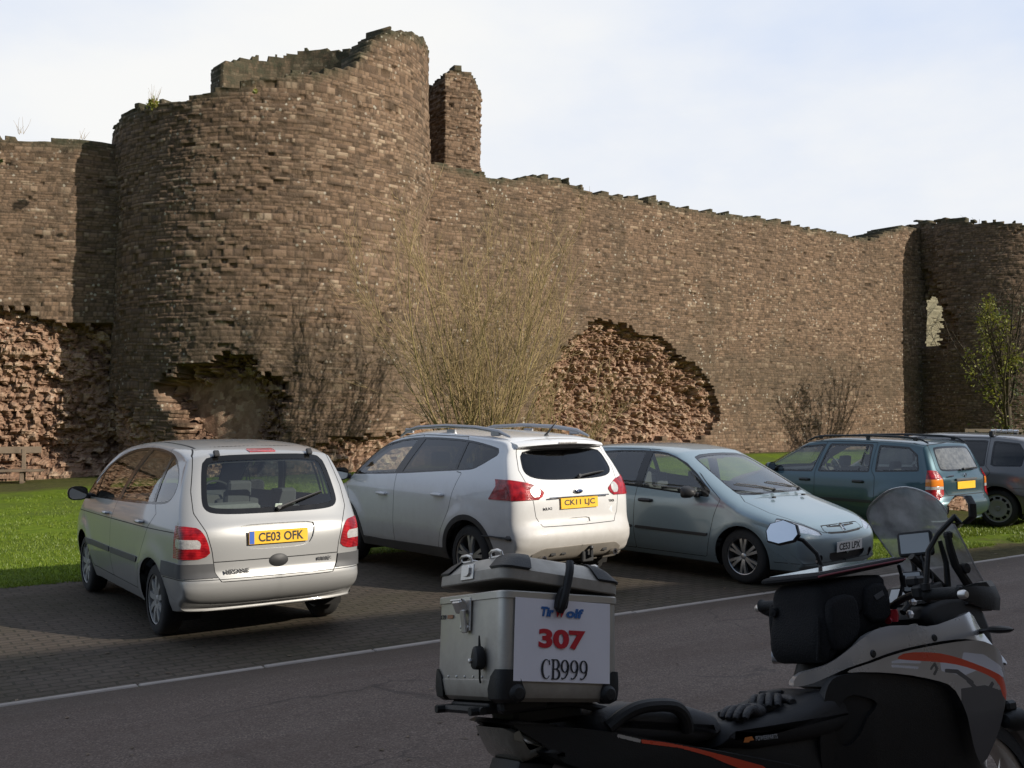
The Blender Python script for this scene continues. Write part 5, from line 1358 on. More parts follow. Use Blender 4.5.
# ------------------------------------------------------------------ the motorcycle in the foreground, leaning on its side stand
M_bsilver = pmat('grey_silver_paint', (.42, .41, .405), .30, metal=.5, coat=.6, var=.05, vscale=5)
M_borange = pmat('orange_red_decal', (.62, .060, .022), .30, coat=.4, var=.08)
M_bwhite = pmat('white_decal', (.62, .62, .66), .30, coat=.4, var=.05)
M_bgrey = pmat('grey_decal', (.075, .075, .078), .35, coat=.4, var=.1)
M_bblack = pmat('moulded_black', (.011, .011, .011), .50, var=.3, bump=.15, bscale=260, spec=.35)
M_bseat = pmat('seat_vinyl', (.016, .016, .017), .62, var=.25, bump=.2, bscale=300, spec=.4)
M_bseat2 = pmat('pillion_vinyl', (.036, .036, .038), .55, var=.2, bump=.2, bscale=300, spec=.4)
M_alu = pmat('brushed_aluminium', (.47, .445, .40), .40, metal=.75, var=.09, vscale=4, dirt=((.20, .175, .14), .0, .22, .55))
M_alu2 = pmat('bright_aluminium', (.62, .60, .57), .35, metal=.85, var=.1)
M_nylon = pmat('bag_nylon', (.011, .011, .012), .85, var=.35, vscale=14, bump=.5, bscale=180, spec=.25)
M_paper = pmat('paper', (.80, .77, .80), .7, var=.03, vscale=9, bump=.10, bscale=14)
M_ink = pmat('black_ink', (.015, .015, .018), .6)
M_inkred = pmat('red_ink', (.50, .010, .022), .55)
M_inkblue = pmat('blue_ink', (.025, .12, .36), .55)
M_bscreen = glassmat('smoked_screen', (.78, .78, .78), haze=.52, hazec=(.92, .92, .93))
M_gpsglass = pmat('display_glass', (.36, .37, .36), .16, coat=1.0, var=.06, vscale=10)
M_map = pmat('map_window_film', (.17, .165, .17), .12, coat=1.0, var=.3, vscale=9)
M_glove = pmat('glove_leather', (.018, .018, .020), .6, var=.4, vscale=40, bump=.5, bscale=120)
M_rubber = pmat('grip_rubber', (.012, .012, .012), .75, bump=.4, bscale=200)

bike = thing('motorcycle', 'silver and black touring motorcycle in the foreground carrying an aluminium top box', 'motorcycle', (.220, 2.776, .237), 0)
BM = Matrix.Rotation(R(29.7), 3, 'Z') @ Matrix(((math.cos(R(-2)), 0, -math.sin(R(-2))), (0, 1, 0), (math.sin(R(-2)), 0, math.cos(R(-2))))) @ Matrix.Rotation(R(-12), 3, 'X')
bike.rotation_euler = BM.to_euler()
def mirr(P): return [(x, -y, z) for x, y, z in P]

class Patch(Surf):
    """a curved flank panel over the side view (u, w), to be cut along outlines"""
    def __init__(s, u0, u1, w0, w1, vf, side=-1, st=.014):
        us = np.arange(u0, u1, st); ws = np.arange(w0, w1, st)
        U, Wg = np.meshgrid(us, ws, indexing='ij')
        V = np.stack([U, side * vf(U, Wg), Wg], -1).reshape(-1, 3)
        i, j = np.meshgrid(np.arange(len(us) - 1), np.arange(len(ws) - 1), indexing='ij'); a = (i * len(ws) + j).ravel(); n = len(ws)
        T = np.concatenate([np.stack([a, a + n, a + n + 1], 1), np.stack([a, a + n + 1, a + 1], 1)])
        if side > 0: T = T[:, ::-1].copy()
        s.V = V; s.A = np.zeros((len(V), 2)); s.T = T
        N = s.vnorm(V, T); s.N = N / np.linalg.norm(N, axis=1, keepdims=True)
        s.L = np.zeros(len(T), int); s.names = ['off']
    def region(s, kind): return np.ones(len(s.T), bool)

tank = [(.795, .852), (.822, .892), (.86, .902), (.90, .915), (.95, .955), (1.006, .993), (1.098, 1.018), (1.24, 1.012), (1.331, 1.000), (1.46, 1.020), (1.595, 1.042), (1.662, .945), (1.703, .835), (1.66, .872), (1.585, .925), (1.50, .949), (1.40, .953), (1.27, .948), (1.15, .940), (1.04, .925), (.95, .905), (.90, .880), (.85, .856)]
shroud = [(.91, .888), (.955, .903), (1.04, .921), (1.15, .936), (1.276, .944), (1.40, .948), (1.498, .944), (1.57, .918), (1.63, .880), (1.685, .835), (1.605, .775), (1.565, .73), (1.52, .64), (1.445, .545), (1.41, .58), (1.385, .64), (1.362, .745), (1.325, .812), (1.25, .838), (1.122, .867), (.98, .886)]
lower = [(.87, .876), (.93, .884), (.98, .882), (1.122, .863), (1.25, .834), (1.32, .808), (1.357, .743), (1.380, .64), (1.405, .575), (1.43, .53), (1.36, .40), (1.0, .40), (.84, .50), (.80, .68), (.83, .80)]
def vf_tank(u, w): return .205 - .145 * sstep(1.02, .78, u) - .55 * np.clip(w - .93, 0, 1) ** 1.5 - .09 * sstep(1.50, 1.74, u) * sstep(.8, 1.0, w) + .0 * w
def vf_shr(u, w): return .222 + .025 * sstep(1.0, 1.4, u) - .07 * sstep(1.56, 1.72, u) - .35 * np.clip(.72 - w, 0, 1) ** 1.4 - .05 * sstep(1.02, .88, u)
def vf_low(u, w): return .205 + .01 * sstep(1.0, 1.3, u) - .30 * np.clip(.80 - w, 0, 1) ** 1.5 - .05 * sstep(1.0, .84, u)
for sd_ in (-1, 1):
    A = Patch(.58, 1.74, .80, 1.07, vf_tank, sd_); A.paint('tank', 'side', tank if sd_ < 0 else [q for q in tank if q[0] > .93], smooth=1)
    A.part('tank_panel', ['tank'], M_bsilver, bike, skirt=.035)
    B_ = Patch(.86, 1.72, .50, .98, vf_shr, sd_, .0065)
    B_.paint('shroud', 'side', shroud if sd_ < 0 else [(max(a, 1.15), b) for a, b in shroud], smooth=1)
    fp = B_.names.index('shroud')
    B_.paint('grey', 'side', [(1.36, .80), (1.48, .80), (1.575, .77), (1.60, .72), (1.5, .5), (1.3, .5)], only=['shroud'])
    B_.paint('white', 'side', [(1.40, .912), (1.50, .897), (1.585, .850), (1.60, .815), (1.53, .826), (1.47, .852), (1.38, .838), (1.285, .862), (1.285, .892), (1.378, .876)], only=['shroud'])
    B_.paint('white2', 'side', [(1.04, .907), (1.20, .893), (1.21, .899), (1.12, .912)], only=['shroud']); B_.paint('white3', 'side', [(1.07, .893), (1.19, .876), (1.195, .883), (1.08, .899)], only=['shroud'])
    B_.paint('orange', 'side', [(1.098, .917), (1.147, .932), (1.27, .922), (1.362, .900), (1.465, .866), (1.547, .835), (1.600, .805), (1.60, .74), (1.565, .745), (1.552, .806), (1.481, .840), (1.378, .872), (1.285, .890), (1.132, .909)], only=['shroud', 'white', 'white2', 'white3', 'grey'], smooth=1)
    # angular outline lettering sweeping over the panel
    for q in ([(1.235, .873), (1.262, .893), (1.275, .872), (1.255, .850), (1.243, .853), (1.262, .872), (1.258, .880), (1.24, .866)], [(1.30, .868), (1.36, .86), (1.43, .815), (1.42, .805), (1.35, .848), (1.30, .856)], [(1.40, .83), (1.47, .775), (1.52, .81), (1.53, .80), (1.47, .755), (1.39, .82)], [(1.47, .70), (1.535, .755), (1.525, .77), (1.46, .712)]):
        B_.paint('dark', 'side', q, only=['shroud', 'white', 'grey'])
    o_ = B_.part('side_shroud', ['shroud'], M_bsilver, bike, skirt=.0)
    for nm, mt in (('grey', M_bgrey), ('white', M_bwhite), ('white2', M_bwhite), ('white3', M_bwhite), ('orange', M_borange), ('dark', M_bgrey)): B_.part('decal', [nm], mt, o_)
    C_ = Patch(.78, 1.46, .38, .92, vf_low, sd_); C_.paint('low', 'side', lower if sd_ < 0 else [(max(a, 1.15), b) for a, b in lower], smooth=2)
    C_.paint('dip', 'side', [(.90, .83), (.99, .805), (1.02, .782), (.97, .757), (.945, .70), (.90, .66), (.86, .70)], only=['low'], smooth=2)
    o_ = C_.part('side_panel', ['low'], M_bblack, bike, skirt=.03); C_.part('inset_panel', ['dip'], M_bblack, o_, offset=-.012, skirt=-.012)
    for (u, w) in ((1.025, .937), (1.326, .964)): MB().lathe([(0, sd_ * .004), (.010, sd_ * .004), (.013, 0)], c=(u, sd_ * float(vf_tank(u, w)), w), n=14).build('bolt', M_bblack, bike)
    # tail cowl with its orange stripe
    D_ = Patch(-.26, .72, .50, .90, lambda u, w: .155 + .05 * sstep(-.1, .5, u) - .25 * np.clip(.74 - w, 0, 1) ** 1.3 - .05 * sstep(0.05, -.25, u), sd_, .0065)
    tail = [(-.25, .862), (-.06, .829), (.047, .809), (.127, .786), (.251, .755), (.395, .716), (.55, .675), (.68, .64), (.70, .54), (.45, .54), (.10, .66), (-.10, .745), (-.16, .80)]
    D_.paint('tail', 'side', tail)
    D_.paint('stripe', 'side', [(.119, .783), (.197, .766), (.29, .740), (.396, .706), (.52, .665), (.60, .61), (.585, .60), (.50, .642), (.393, .686), (.335, .713), (.242, .746), (.123, .772)], only=['tail'])
    D_.paint('sil', 'side', [(.045, .806), (.119, .783), (.123, .772), (.05, .795)], only=['tail'])
    o_ = D_.part('tail_cowl', ['tail'], M_bblack, bike, skirt=.03); D_.part('decal', ['stripe'], M_borange, o_, offset=.001); D_.part('decal', ['sil'], M_bsilver, o_, offset=.001)
# inner masses
mb = MB(); mb.prism(chaikin([(.95, .82), (.97, .90), (1.03, .955), (1.1, .985), (1.3, .98), (1.5, .99), (1.60, .95), (1.58, .86), (1.3, .80)], 1), -.118, .118, bev=.04, rings=4); mb.build('tank', M_bblack, bike)
MB().prism([(.85, .55), (.95, .80), (1.35, .78), (1.45, .60), (1.35, .33), (.90, .33)], -.13, .13, bev=.03).build('engine', M_bblack, bike)
MB().prism([(1.28, .50), (1.30, .92), (1.58, .90), (1.57, .72), (1.47, .50)], -.185, .185, bev=.03).build('radiator', M_bblack, bike)
MB().prism([(.40, .56), (.42, .75), (.88, .75), (.95, .56)], -.13, .13, bev=.03).build('airbox', M_bblack, bike)
MB().prism(chaikin([(-.20, .80), (.1, .78), (.5, .70), (.7, .64), (.7, .56), (.3, .62), (-.1, .73)], 1), -.13, .13, bev=.03).build('subframe', M_bblack, bike)
# seat in two steps
MB().prism(chaikin([(.03, .775), (-.005, .85), (.03, .872), (.14, .876), (.32, .852), (.405, .822), (.44, .80), (.46, .73)], 1), -.15, .15, bev=.045, rings=4).build('pillion_seat', M_bseat2, bike)
seat = MB().prism(chaikin([(.40, .70), (.415, .79), (.50, .790), (.62, .790), (.74, .805), (.86, .838), (.95, .835), (1.02, .79), (1.0, .70)], 1), -.165, .165, bev=.05, rings=4).build('rider_seat', M_bseat, bike)
me = text_mesh('POWERPARTS', .013, width=.085, depth=.0008); t = link_mesh('lettering', me, pmat('grey_print', (.30, .30, .30), .5), seat)
t.matrix_local = Matrix(((1, 0, 0, .575), (0, 0, -1, -.167), (0, 1, 0, .735), (0, 0, 0, 1))) @ Matrix.Rotation(R(-2), 4, 'Z')
t = MB().prism([(-.02, -.006), (-.012, .007), (.014, .007), (.02, -.004), (.004, -.004), (.0, -.008)], -.0008, .0008, axes='xy').build('lettering', pmat('orange_print', (.45, .13, .02), .5), seat, smooth=False); t.matrix_local = Matrix(((1, 0, 0, .505), (0, 0, -1, -.167), (0, 1, 0, .737), (0, 0, 0, 1)))
for sd_ in (-1, 1):
    mb = MB(); P = [(.03, .150, .822), (.075, .160, .850), (.125, .172, .868), (.20, .178, .866), (.25, .175, .856), (.283, .168, .825), (.295, .155, .785)]
    pts = chaikin([(u, sd_ * v, w) for u, v, w in P], 2, closed=False)
    mb.tube(pts, [.019] * len(pts), n=10); mb.build('grab_handle', M_bblack, bike)
# tail lamp, indicators
MB().prism(chaikin([(-.255, .857), (-.165, .826), (-.112, .808), (-.098, .785), (-.17, .758), (-.212, .757), (-.245, .822)], 1), -.105, .105, bev=.03, rings=3).build('tail_lamp', pmat('smoked_lens', (.16, .155, .13), .18, metal=.25, coat=1.0, var=.5, vscale=26, bump=.3, bscale=50), bike)
MB().prism([(-.262, .862), (-.12, .834), (-.10, .842), (-.24, .870)], -.11, .11, bev=.006).build('tail_fin', M_bblack, bike)
MB().prism([(-.21, .76), (-.10, .74), (-.30, .50), (-.34, .50)], -.08, .08, bev=.01).build('mudguard', M_bblack, bike)
for sd_ in (-1, 1):
    mb = MB(); mb.tube([(1.62, sd_ * .15, .965), (1.56, sd_ * .24, .972)], [.009, .008], n=8)
    mb.loft([[(1.555 + dx, sd_ * v, .974 + hh * math.sin(a) + 0 * v) if False else (1.555 + .024 * k_ * math.cos(a) - (v - .24) * .35, sd_ * v, .974 + .013 * k_ * math.sin(a)) for a in [2 * math.pi * j / 10 for j in range(10)]] for v, k_ in ((.235, .4), (.26, .9), (.30, 1.0), (.34, .8), (.365, .2))])
    mb.build('indicator', M_bblack, bike)
    # auxiliary lamp under the shroud
    mb = MB(); mb.lathe([(0, -.05), (.022, -.045), (.036, -.02), (.038, .03), (.034, .036), (0, .036)], axis='X', c=(1.61, sd_ * .235, .675), n=20); mb.tube([(1.60, sd_ * .235, .70), (1.58, sd_ * .21, .735), (1.57, sd_ * .17, .74)], .012, n=8); mb.box((1.60, sd_ * .235, .722), (.05, .035, .035), bev=.01)
    mb.build('fog_lamp', M_bblack, bike)
# luggage rack
mb = MB()
for v in (-.10, .10): mb.tube([(-.36, v, .902), (-.05, v, .894), (.05, v, .868), (.10, v * 1.3, .845)], .011, n=8)
for u in (-.33, -.16, .0): mb.tube([(u, -.12, .901), (u, .12, .901)], .010, n=8)
mb.box((-.14, 0, .908), (.34, .22, .018), bev=.006); mb.box((-.10, 0, .868), (.22, .14, .05), bev=.012)
for v in (-.13, .13): mb.box((-.22, v, .905), (.14, .035, .03), bev=.01)
mb.build('luggage_rack', M_bblack, bike)

# ---- aluminium top box (its own frame: x forward, y across, z up; origin at the near rear bottom corner)
a_, b_, c_ = .368, .399, .279
def rrect(x0, x1, y0, y1, r, n=5):
    P = []
    for cx, cy, s0 in ((x1 - r, y1 - r, 0), (x0 + r, y1 - r, 90), (x0 + r, y0 + r, 180), (x1 - r, y0 + r, 270)):
        for k in range(n + 1):
            w = R(s0 + 90 * k / n); P.append((cx + r * math.cos(w), cy + r * math.sin(w)))
    return P
mb = MB()
secs = []
for ins, z in ((.022, .0), (.006, .010), (.0, .028), (.0, .052), (.002, .054), (.002, c_ - .020), (-.003, c_ - .019), (-.003, c_ - .003), (.0, c_), (.010, c_), (.012, c_ - .02)):
    secs.append([(x, y, z) for x, y in rrect(ins, a_ - ins, ins, b_ - ins, max(.012, .034 - ins))])
mb.loft(secs)
box = mb.build('top_box', M_alu, bike, sharp=30)
BXM = Matrix.Translation((-.32, -.20, .925)) @ Matrix(((math.cos(R(-6)), 0, -math.sin(R(-6)), 0), (0, 1, 0, 0), (math.sin(R(-6)), 0, math.cos(R(-6)), 0), (0, 0, 0, 1)))
box.matrix_local = BXM
mb = MB(); secs = []
for ins, z in ((.0, .0), (-.002, .003), (-.002, .030), (.004, .037), (.030, .066), (.045, .072), (.14, .076)):
    secs.append([(x, y - b_ / 2 + b_ / 2, z) for x, y in rrect(ins, a_ - ins, ins, b_ - ins, max(.02, .036 - ins * .2))])
mb.loft(secs); lid = mb.build('lid', M_alu, box, sharp=30)
LM = Matrix.Translation((a_, 0, c_ + .004)) @ Matrix(((math.cos(R(-4.0)), 0, -math.sin(R(-4.0)), 0), (0, 1, 0, 0), (math.sin(R(-4.0)), 0, math.cos(R(-4.0)), 0), (0, 0, 0, 1))) @ Matrix.Translation((-a_, 0, 0))
lid.matrix_local = LM
def sub(mbx, name, mat, M=None, **k):
    o = mbx.build(name, mat, box, **k)
    if M is not None: o.matrix_local = M
    return o
mb = MB(); mb.box((a_ / 2, b_ / 2, c_ - .006), (a_ - .03, b_ - .03, .004)); sub(mb, 'inner_tray', M_black)
for x, sx in ((0, 1), (a_, -1)):
    for y, sy in ((0, 1), (b_, -1)):
        # lid corner cap: a rounded quarter shell over the corner
        mb = MB(); secs = []
        for ext, ins, z in ((.050, -.004, .030), (.058, -.005, .036), (.066, .018, .062), (.070, .034, .074), (.072, .046, .078), (.070, .060, .079)):
            P = [(x + sx * (ext + .02), y + sy * ins), (x + sx * ins, y + sy * (ext + .02))]
            ring = [(x + sx * (ext + .02), y + sy * ins)]
            for k in range(7):
                w = math.pi / 2 * k / 6; r_ = .034
                ring.append((x + sx * (ins + r_ - r_ * math.sin(w)), y + sy * (ins + r_ - r_ * math.cos(w))))
            ring += [(x + sx * ins, y + sy * (ext + .02)), (x + sx * (ext + .012), y + sy * (ext + .012))]
            secs.append([(px_, py_, z) for px_, py_ in ring])
        mb.loft(secs); sub(mb, 'corner_cap', M_bblack, LM)
        mb = MB(); secs = []
        for ext, ins, z in ((.055, .012, -.004), (.065, -.002, .006), (.066, -.005, .030), (.052, -.005, .062), (.030, -.004, .080)):
            ring = [(x + sx * (ext), y + sy * ins)]
            for k in range(7):
                w = math.pi / 2 * k / 6; r_ = .034
                ring.append((x + sx * (ins + r_ - r_ * math.sin(w)), y + sy * (ins + r_ - r_ * math.cos(w))))
            ring += [(x + sx * ins, y + sy * ext), (x + sx * max(ext - .012, .02), y + sy * max(ext - .012, .02))]
            secs.append([(px_, py_, z) for px_, py_ in ring])
        mb.loft(secs); mb.lathe([(0, .006), (.010, .005), (.013, 0)], c=(x + sx * .05, y - sy * .006, .02), n=12) if False else None
        sub(mb, 'corner_cap', M_bblack)
# strap loops on the lid
for y in (.11, .29):
    for x, s in ((.035, 1), (a_ - .035, -1)):
        mb = MB(); mb.tube(chaikin([(x, y - .032, .064), (x - s * .010, y - .032, .086), (x - s * .010, y + .032, .086), (x, y + .032, .064)], 1, closed=False), .0042, n=8)
        mb.box((x + s * .012, y, .070), (.034, .084, .006), bev=.002); sub(mb, 'strap_loop', M_alu2, LM)
# rear clasp: catch plate on the lid, over-centre latch hanging on the body
mb = MB(); mb.box((-.004, .205, .030), (.004, .075, .042), bev=.001); mb.prism(chaikin([(.185, .018), (.225, .018), (.225, .048), (.185, .048)], 1), -.012, -.004, axes='yz'); sub(mb, 'catch_plate', M_alu2, LM)
mb = MB(); mb.box((-.003, .205, .225), (.005, .060, .090), bev=.001); mb.box((-.016, .215, .246), (.022, .046, .036), rot=(0, R(-25), 0), bev=.004); mb.box((-.014, .195, .205), (.010, .022, .062), rot=(0, R(-8), 0), bev=.003); mb.tube([(-.014, .18, .25), (-.03, .18, .262), (-.03, .245, .262), (-.014, .245, .25)], .003, n=6)
for y in (.185, .225): mb.box((-.006, y, .19), (.008, .008, .008), bev=.002)
sub(mb, 'latch', M_alu2)
mb = MB(); mb.prism(chaikin([(.083, .078), (.120, .078), (.124, .110), (.112, .138), (.092, .138), (.080, .110)], 1), -.030, -.001, axes='yz', bev=.008); mb.tube([(-.012, .102, .137), (-.014, .102, .165)], [.004, .002], n=6); mb.tube([(-.012, .098, .08), (-.010, .10, .055), (-.006, .103, .045)], .003, n=6); sub(mb, 'padlock', M_bblack)
mb = MB(); mb.lathe([(0, -.012), (.006, -.011), (.008, 0)], axis='X', c=(-.024, .118, .10), n=10); sub(mb, 'keyhole', M_alu2)
mb = MB()
for y in (.11, .16, .21, .26, .31): mb.lathe([(0, -.003), (.003, -.0026), (.004, 0)], axis='X', c=(.0015, y, .060), n=8)
for x in (.08, .13, .18, .23, .28): mb.lathe([(0, -.003), (.003, -.0026), (.004, 0)], axis='Y', c=(x, .0015, .060), n=8)
sub(mb, 'rivet_row', M_alu2)
me = text_mesh('KTM', .012, width=.030, depth=.0006); t = link_mesh('maker_plate', me, M_ink, box); t.matrix_local = Matrix(((0, 0, -1, -.0005), (-1, 0, 0, .352), (0, 1, 0, .222), (0, 0, 0, 1)))
mb = MB(); mb.box((0, 0, 0), (.036, .010, .0008)); t = sub(mb, 'maker_plate', pmat('orange_mark', (.30, .13, .06), .5), Matrix(((0, 0, -1, -.0008), (-1, 0, 0, .306), (0, 1, 0, .222), (0, 0, 0, 1))), smooth=False)
# black tie-down lever over the near side
mb = MB(); mb.tube(chaikin([(.192, -.010, .066), (.187, -.022, .045), (.182, -.022, .010), (.174, -.024, -.030), (.169, -.020, -.055), (.168, -.012, -.066)], 1, closed=False), [.006, .010, .012, .011, .009, .010, .013, .015, .015, .013, .008, .006][:12] if False else .0115, n=10)
mb.prism(chaikin([(.152, -.068), (.186, -.066), (.192, -.030), (.184, .0), (.166, .0), (.154, -.030)], 1), -.024, -.004, bev=.006)
sub(mb, 'lid_lever', M_bblack, LM)
for x in (.045, .325): sub(MB().lathe([(0, -.014), (.014, -.013), (.022, -.006), (.024, .0)], axis='Y', c=(x, -.002, .022), n=18), 'foot_screw', M_bblack)

# ---- the paper start number taped to the near side
pw, ph = .297, .210
paper = MB()
V = []; F = []; nx, ny = 24, 17
for i in range(nx + 1):
    for j in range(ny + 1):
        x, y = pw * i / nx - pw / 2, ph * j / ny - ph / 2
        V.append((x, y, .0008 + .0016 * noise1([x * 3 + y], 77, .08)[0] + .0018 * max(0, abs(x) / pw * 2 - .8)))
for i in range(nx):
    for j in range(ny): a = i * (ny + 1) + j; F.append((a, a + ny + 1, a + ny + 2, a + 1))
paper.add(V, F)
sign = paper.build('paper_sign', M_paper, bike)
PMAT = BXM @ Matrix(((1, 0, 0, .032 + pw / 2), (0, 0, -1, -.0045), (0, 1, 0, .050 + ph / 2), (0, 0, 0, 1))) @ Matrix.Rotation(R(-.8), 4, 'Z')
sign.matrix_local = PMAT
def on_paper(me, mat, x, y, shear=0):
    if shear:
        for v in me.vertices: v.co.x += v.co.y * shear
    t = link_mesh('lettering', me, mat, sign); t.location = (x, y, .0028); return t
on_paper(text_mesh('307', .050, width=.145, depth=.0004, bold=.0022), M_inkred, -.004, .004)
for s, x, w, mt in (('Tir', -.052, .040, M_inkblue), ('W', -.012, .032, M_inkred), ('olf', .034, .052, M_inkblue)):
    on_paper(text_mesh(s, .025, width=w, depth=.0004, bold=.0012), mt, x, .073, shear=.18)
def glyph(ch):
    """condensed high-contrast serif letters as ribbons: list of (points, widths)"""
    out = []
    arcp = lambda cx, cy, rx, ry, a0, a1, n=22: [(cx + rx * math.cos(R(a0 + (a1 - a0) * k / n)), cy + ry * math.sin(R(a0 + (a1 - a0) * k / n))) for k in range(n + 1)]
    if ch == 'C':
        p = arcp(.28, .5, .24, .48, 42, 318); out.append((p, [.02 + .085 * max(0, -math.cos(R(42 + 276 * k / 22))) for k in range(23)])); out.append(([(.46, .98), (.46, .72)], [.015, .05]))
    if ch == 'B':
        out.append(([(.12, .02), (.12, .98)], [.095, .095])); out.append(([(.0, .985), (.28, .985)], [.03, .03])); out.append(([(.0, .015), (.30, .015)], [.03, .03])); out.append(([(.12, .52), (.28, .52)], [.03, .03]))
        for cy, ry, rx in ((.755, .235, .17), (.265, .255, .21)):
            p = arcp(.27, cy, rx, ry, 90, -90, 14); out.append((p, [.025 + .075 * math.cos(R(90 - 180 * k / 14)) for k in range(15)]))
    if ch == '9':
        p = arcp(.24, .68, .19, .30, 0, 360, 28); out.append((p, [.022 + .07 * abs(math.cos(R(360 * k / 28))) for k in range(29)]))
        out.append(([(.43, .70), (.43, .52), (.38, .28), (.26, .10), (.08, .015)], [.09, .088, .075, .045, .02])); out.append(([(.05, .03), (.10, .10)], [.05, .04]))
    return out
mb = MB(); cx_ = 0
gl = []
for ch in 'CB999':
    gl.append((cx_, glyph(ch))); cx_ += .56
sc_x, sc_y = .128 / (cx_ - .06), .043
for x0, parts in gl:
    for p, w in parts:
        V = []
        for k, (x, y) in enumerate(p):
            x1, y1 = p[min(k + 1, len(p) - 1)]; x2, y2 = p[max(k - 1, 0)]
            tx, ty = (x1 - x2) * sc_x, (y1 - y2) * sc_y; l = math.hypot(tx, ty); nx_, ny_ = -ty / l, tx / l
            for s in (-1, 1): V.append(((x + x0) * sc_x + nx_ * s * (w[k] + .018) * .5 * .052, y * sc_y + ny_ * s * (w[k] + .018) * .5 * .052, 0))
        F = [(2 * k, 2 * k + 1, 2 * k + 3, 2 * k + 2) for k in range(len(p) - 1)]
        mb.add(V, F)
t = mb.build('lettering', M_ink, sign, smooth=False); t.location = (-.066, -.098, .0030); t.scale = (1.12, 1.16, 1)

# ---- screen, bars, mirrors, instruments
def scr_u(v, w): return 1.565 + (1.40 - w) * .62 - .9 * v * v * 1.6 + .10 * np.clip(1.2 - w, 0, 1)
half = [(0, 1.497), (.05, 1.492), (.11, 1.468), (.155, 1.440), (.176, 1.405), (.178, 1.345), (.166, 1.24), (.150, 1.16), (.138, 1.06)]
outl = chaikin(half + [(-a, b) for a, b in half[::-1]][:-1], 1)
class ScrPatch(Patch):
    def __init__(s):
        vs_ = np.linspace(-.20, .20, 41); ws = np.linspace(1.04, 1.52, 49)
        A, B2 = np.meshgrid(vs_, ws, indexing='ij')
        s.V = np.stack([scr_u(A, B2), A, B2], -1).reshape(-1, 3); s.A = np.zeros((len(s.V), 2))
        i, j = np.meshgrid(np.arange(40), np.arange(48), indexing='ij'); a = (i * 49 + j).ravel()
        s.T = np.concatenate([np.stack([a, a + 49, a + 50], 1), np.stack([a, a + 50, a + 1], 1)])
        N = s.vnorm(s.V, s.T); s.N = N / np.linalg.norm(N, axis=1, keepdims=True); s.L = np.zeros(len(s.T), int); s.names = ['off']
SP = ScrPatch(); SP.paint('scr', 'rear', outl, region='any')
SP.paint('edge', 'rear', F=lambda V, A: -.0045 - sdf_poly(V[:, 1], V[:, 2], outl), region='any', only=['scr'])
ws_ = SP.part('windscreen', ['scr'], M_bscreen, bike)
SP.part('screen_edge', ['edge'], pmat('edge_highlight', (.50, .50, .50), .25, var=.05), ws_, skirt=.004)  # pale strip paints a bright reflection along the screen's rim
mb = MB()
for v in (-.07, .07): mb.tube([(1.60, v, 1.10), (1.615, v, 1.21), (1.60, v, 1.29)], [.012, .010, .008], n=8)
mb.tube([(1.575, -.125, 1.306), (1.585, -.12, 1.26), (1.60, -.118, 1.20), (1.655, -.115, 1.13), (1.69, -.11, 1.07)], [.011, .014, .015, .017, .014], n=8); mb.box((1.582, -.122, 1.305), (.03, .026, .026), bev=.008); mb.lathe([(0, -.016), (.018, -.014), (.02, .0), (.018, .014), (0, .016)], c=(1.635, -.125, 1.185), n=14)
mb.tube([(1.46, -.05, 1.24), (1.54, -.06, 1.17), (1.62, -.06, 1.10)], [.014, .012, .012], n=8)
mb.build('screen_bracket', M_bblack, bike)
mb = MB(); mb.prism(chaikin([(1.40, 1.01), (1.42, 1.07), (1.52, 1.10), (1.64, 1.10), (1.72, 1.06), (1.76, .95), (1.74, .84), (1.62, .84), (1.5, .92)], 1), -.115, .115, bev=.03, rings=3); mb.build('headlamp_cowl', M_bblack, bike)
mb = MB(); mb.prism([(1.62, 1.06), (1.66, 1.13), (1.73, 1.10), (1.76, 1.03)], -.13, -.05, bev=.015); mb.build('screen_base', M_bblack, bike)
mb = MB(); mb.prism([(1.43, 1.075), (1.47, 1.135), (1.53, 1.145), (1.54, 1.07)], -.11, .09, bev=.012); d_ = mb.build('instrument_panel', M_bblack, bike)
MB().box((1.452, -.01, 1.107), (.004, .15, .055), rot=(0, R(33), 0), bev=.002).build('display', M_gpsglass, d_)
def panel_at(name, c, w, h, t, yaw, pitch, mat, glass, rim=.010):
    """a slim display: casing with the glass set in its rider-facing side (local -X)"""
    Mx = Matrix.Translation(c) @ Matrix.Rotation(R(yaw), 4, 'Z') @ Matrix.Rotation(R(pitch), 4, 'Y')
    o = MB().prism(rrect(-w / 2, w / 2, -h / 2, h / 2, .012, 4), -t / 2, t / 2, axes='yz', bev=.005).build(name, mat, bike); o.matrix_local = Mx
    g = MB().prism(rrect(-w / 2 + rim, w / 2 - rim, -h / 2 + rim, h / 2 - rim, .003, 3), -t / 2 - .0012, -t / 2 + .002, axes='yz').build('display', glass, o, smooth=False)
    return o
panel_at('satnav', (1.53, -.02, 1.285), .122, .090, .026, 28, 12, M_bblack, M_gpsglass)
panel_at('phone', (1.415, -.075, 1.150), .070, .080, .014, 34, 20, M_bblack, M_gpsglass, rim=.007)
mb = MB(); mb.tube([(1.54, -.02, 1.26), (1.56, -.02, 1.20), (1.52, -.02, 1.12)], [.012, .010, .014], n=8); mb.tube([(1.41, -.05, 1.11), (1.39, -.06, 1.07), (1.36, -.06, 1.05)], [.010, .012, .012], n=8)
for k in range(3):
    pts = [(1.50 + .02 * k, -.06 + .02 * k, 1.24), (1.47 + .03 * k, -.09, 1.17 - .01 * k), (1.43, -.10 + .02 * k, 1.10)]
    mb.tube(chaikin(pts, 2, closed=False), .0035, n=6)
mb.build('mount_and_cables', M_bblack, bike)
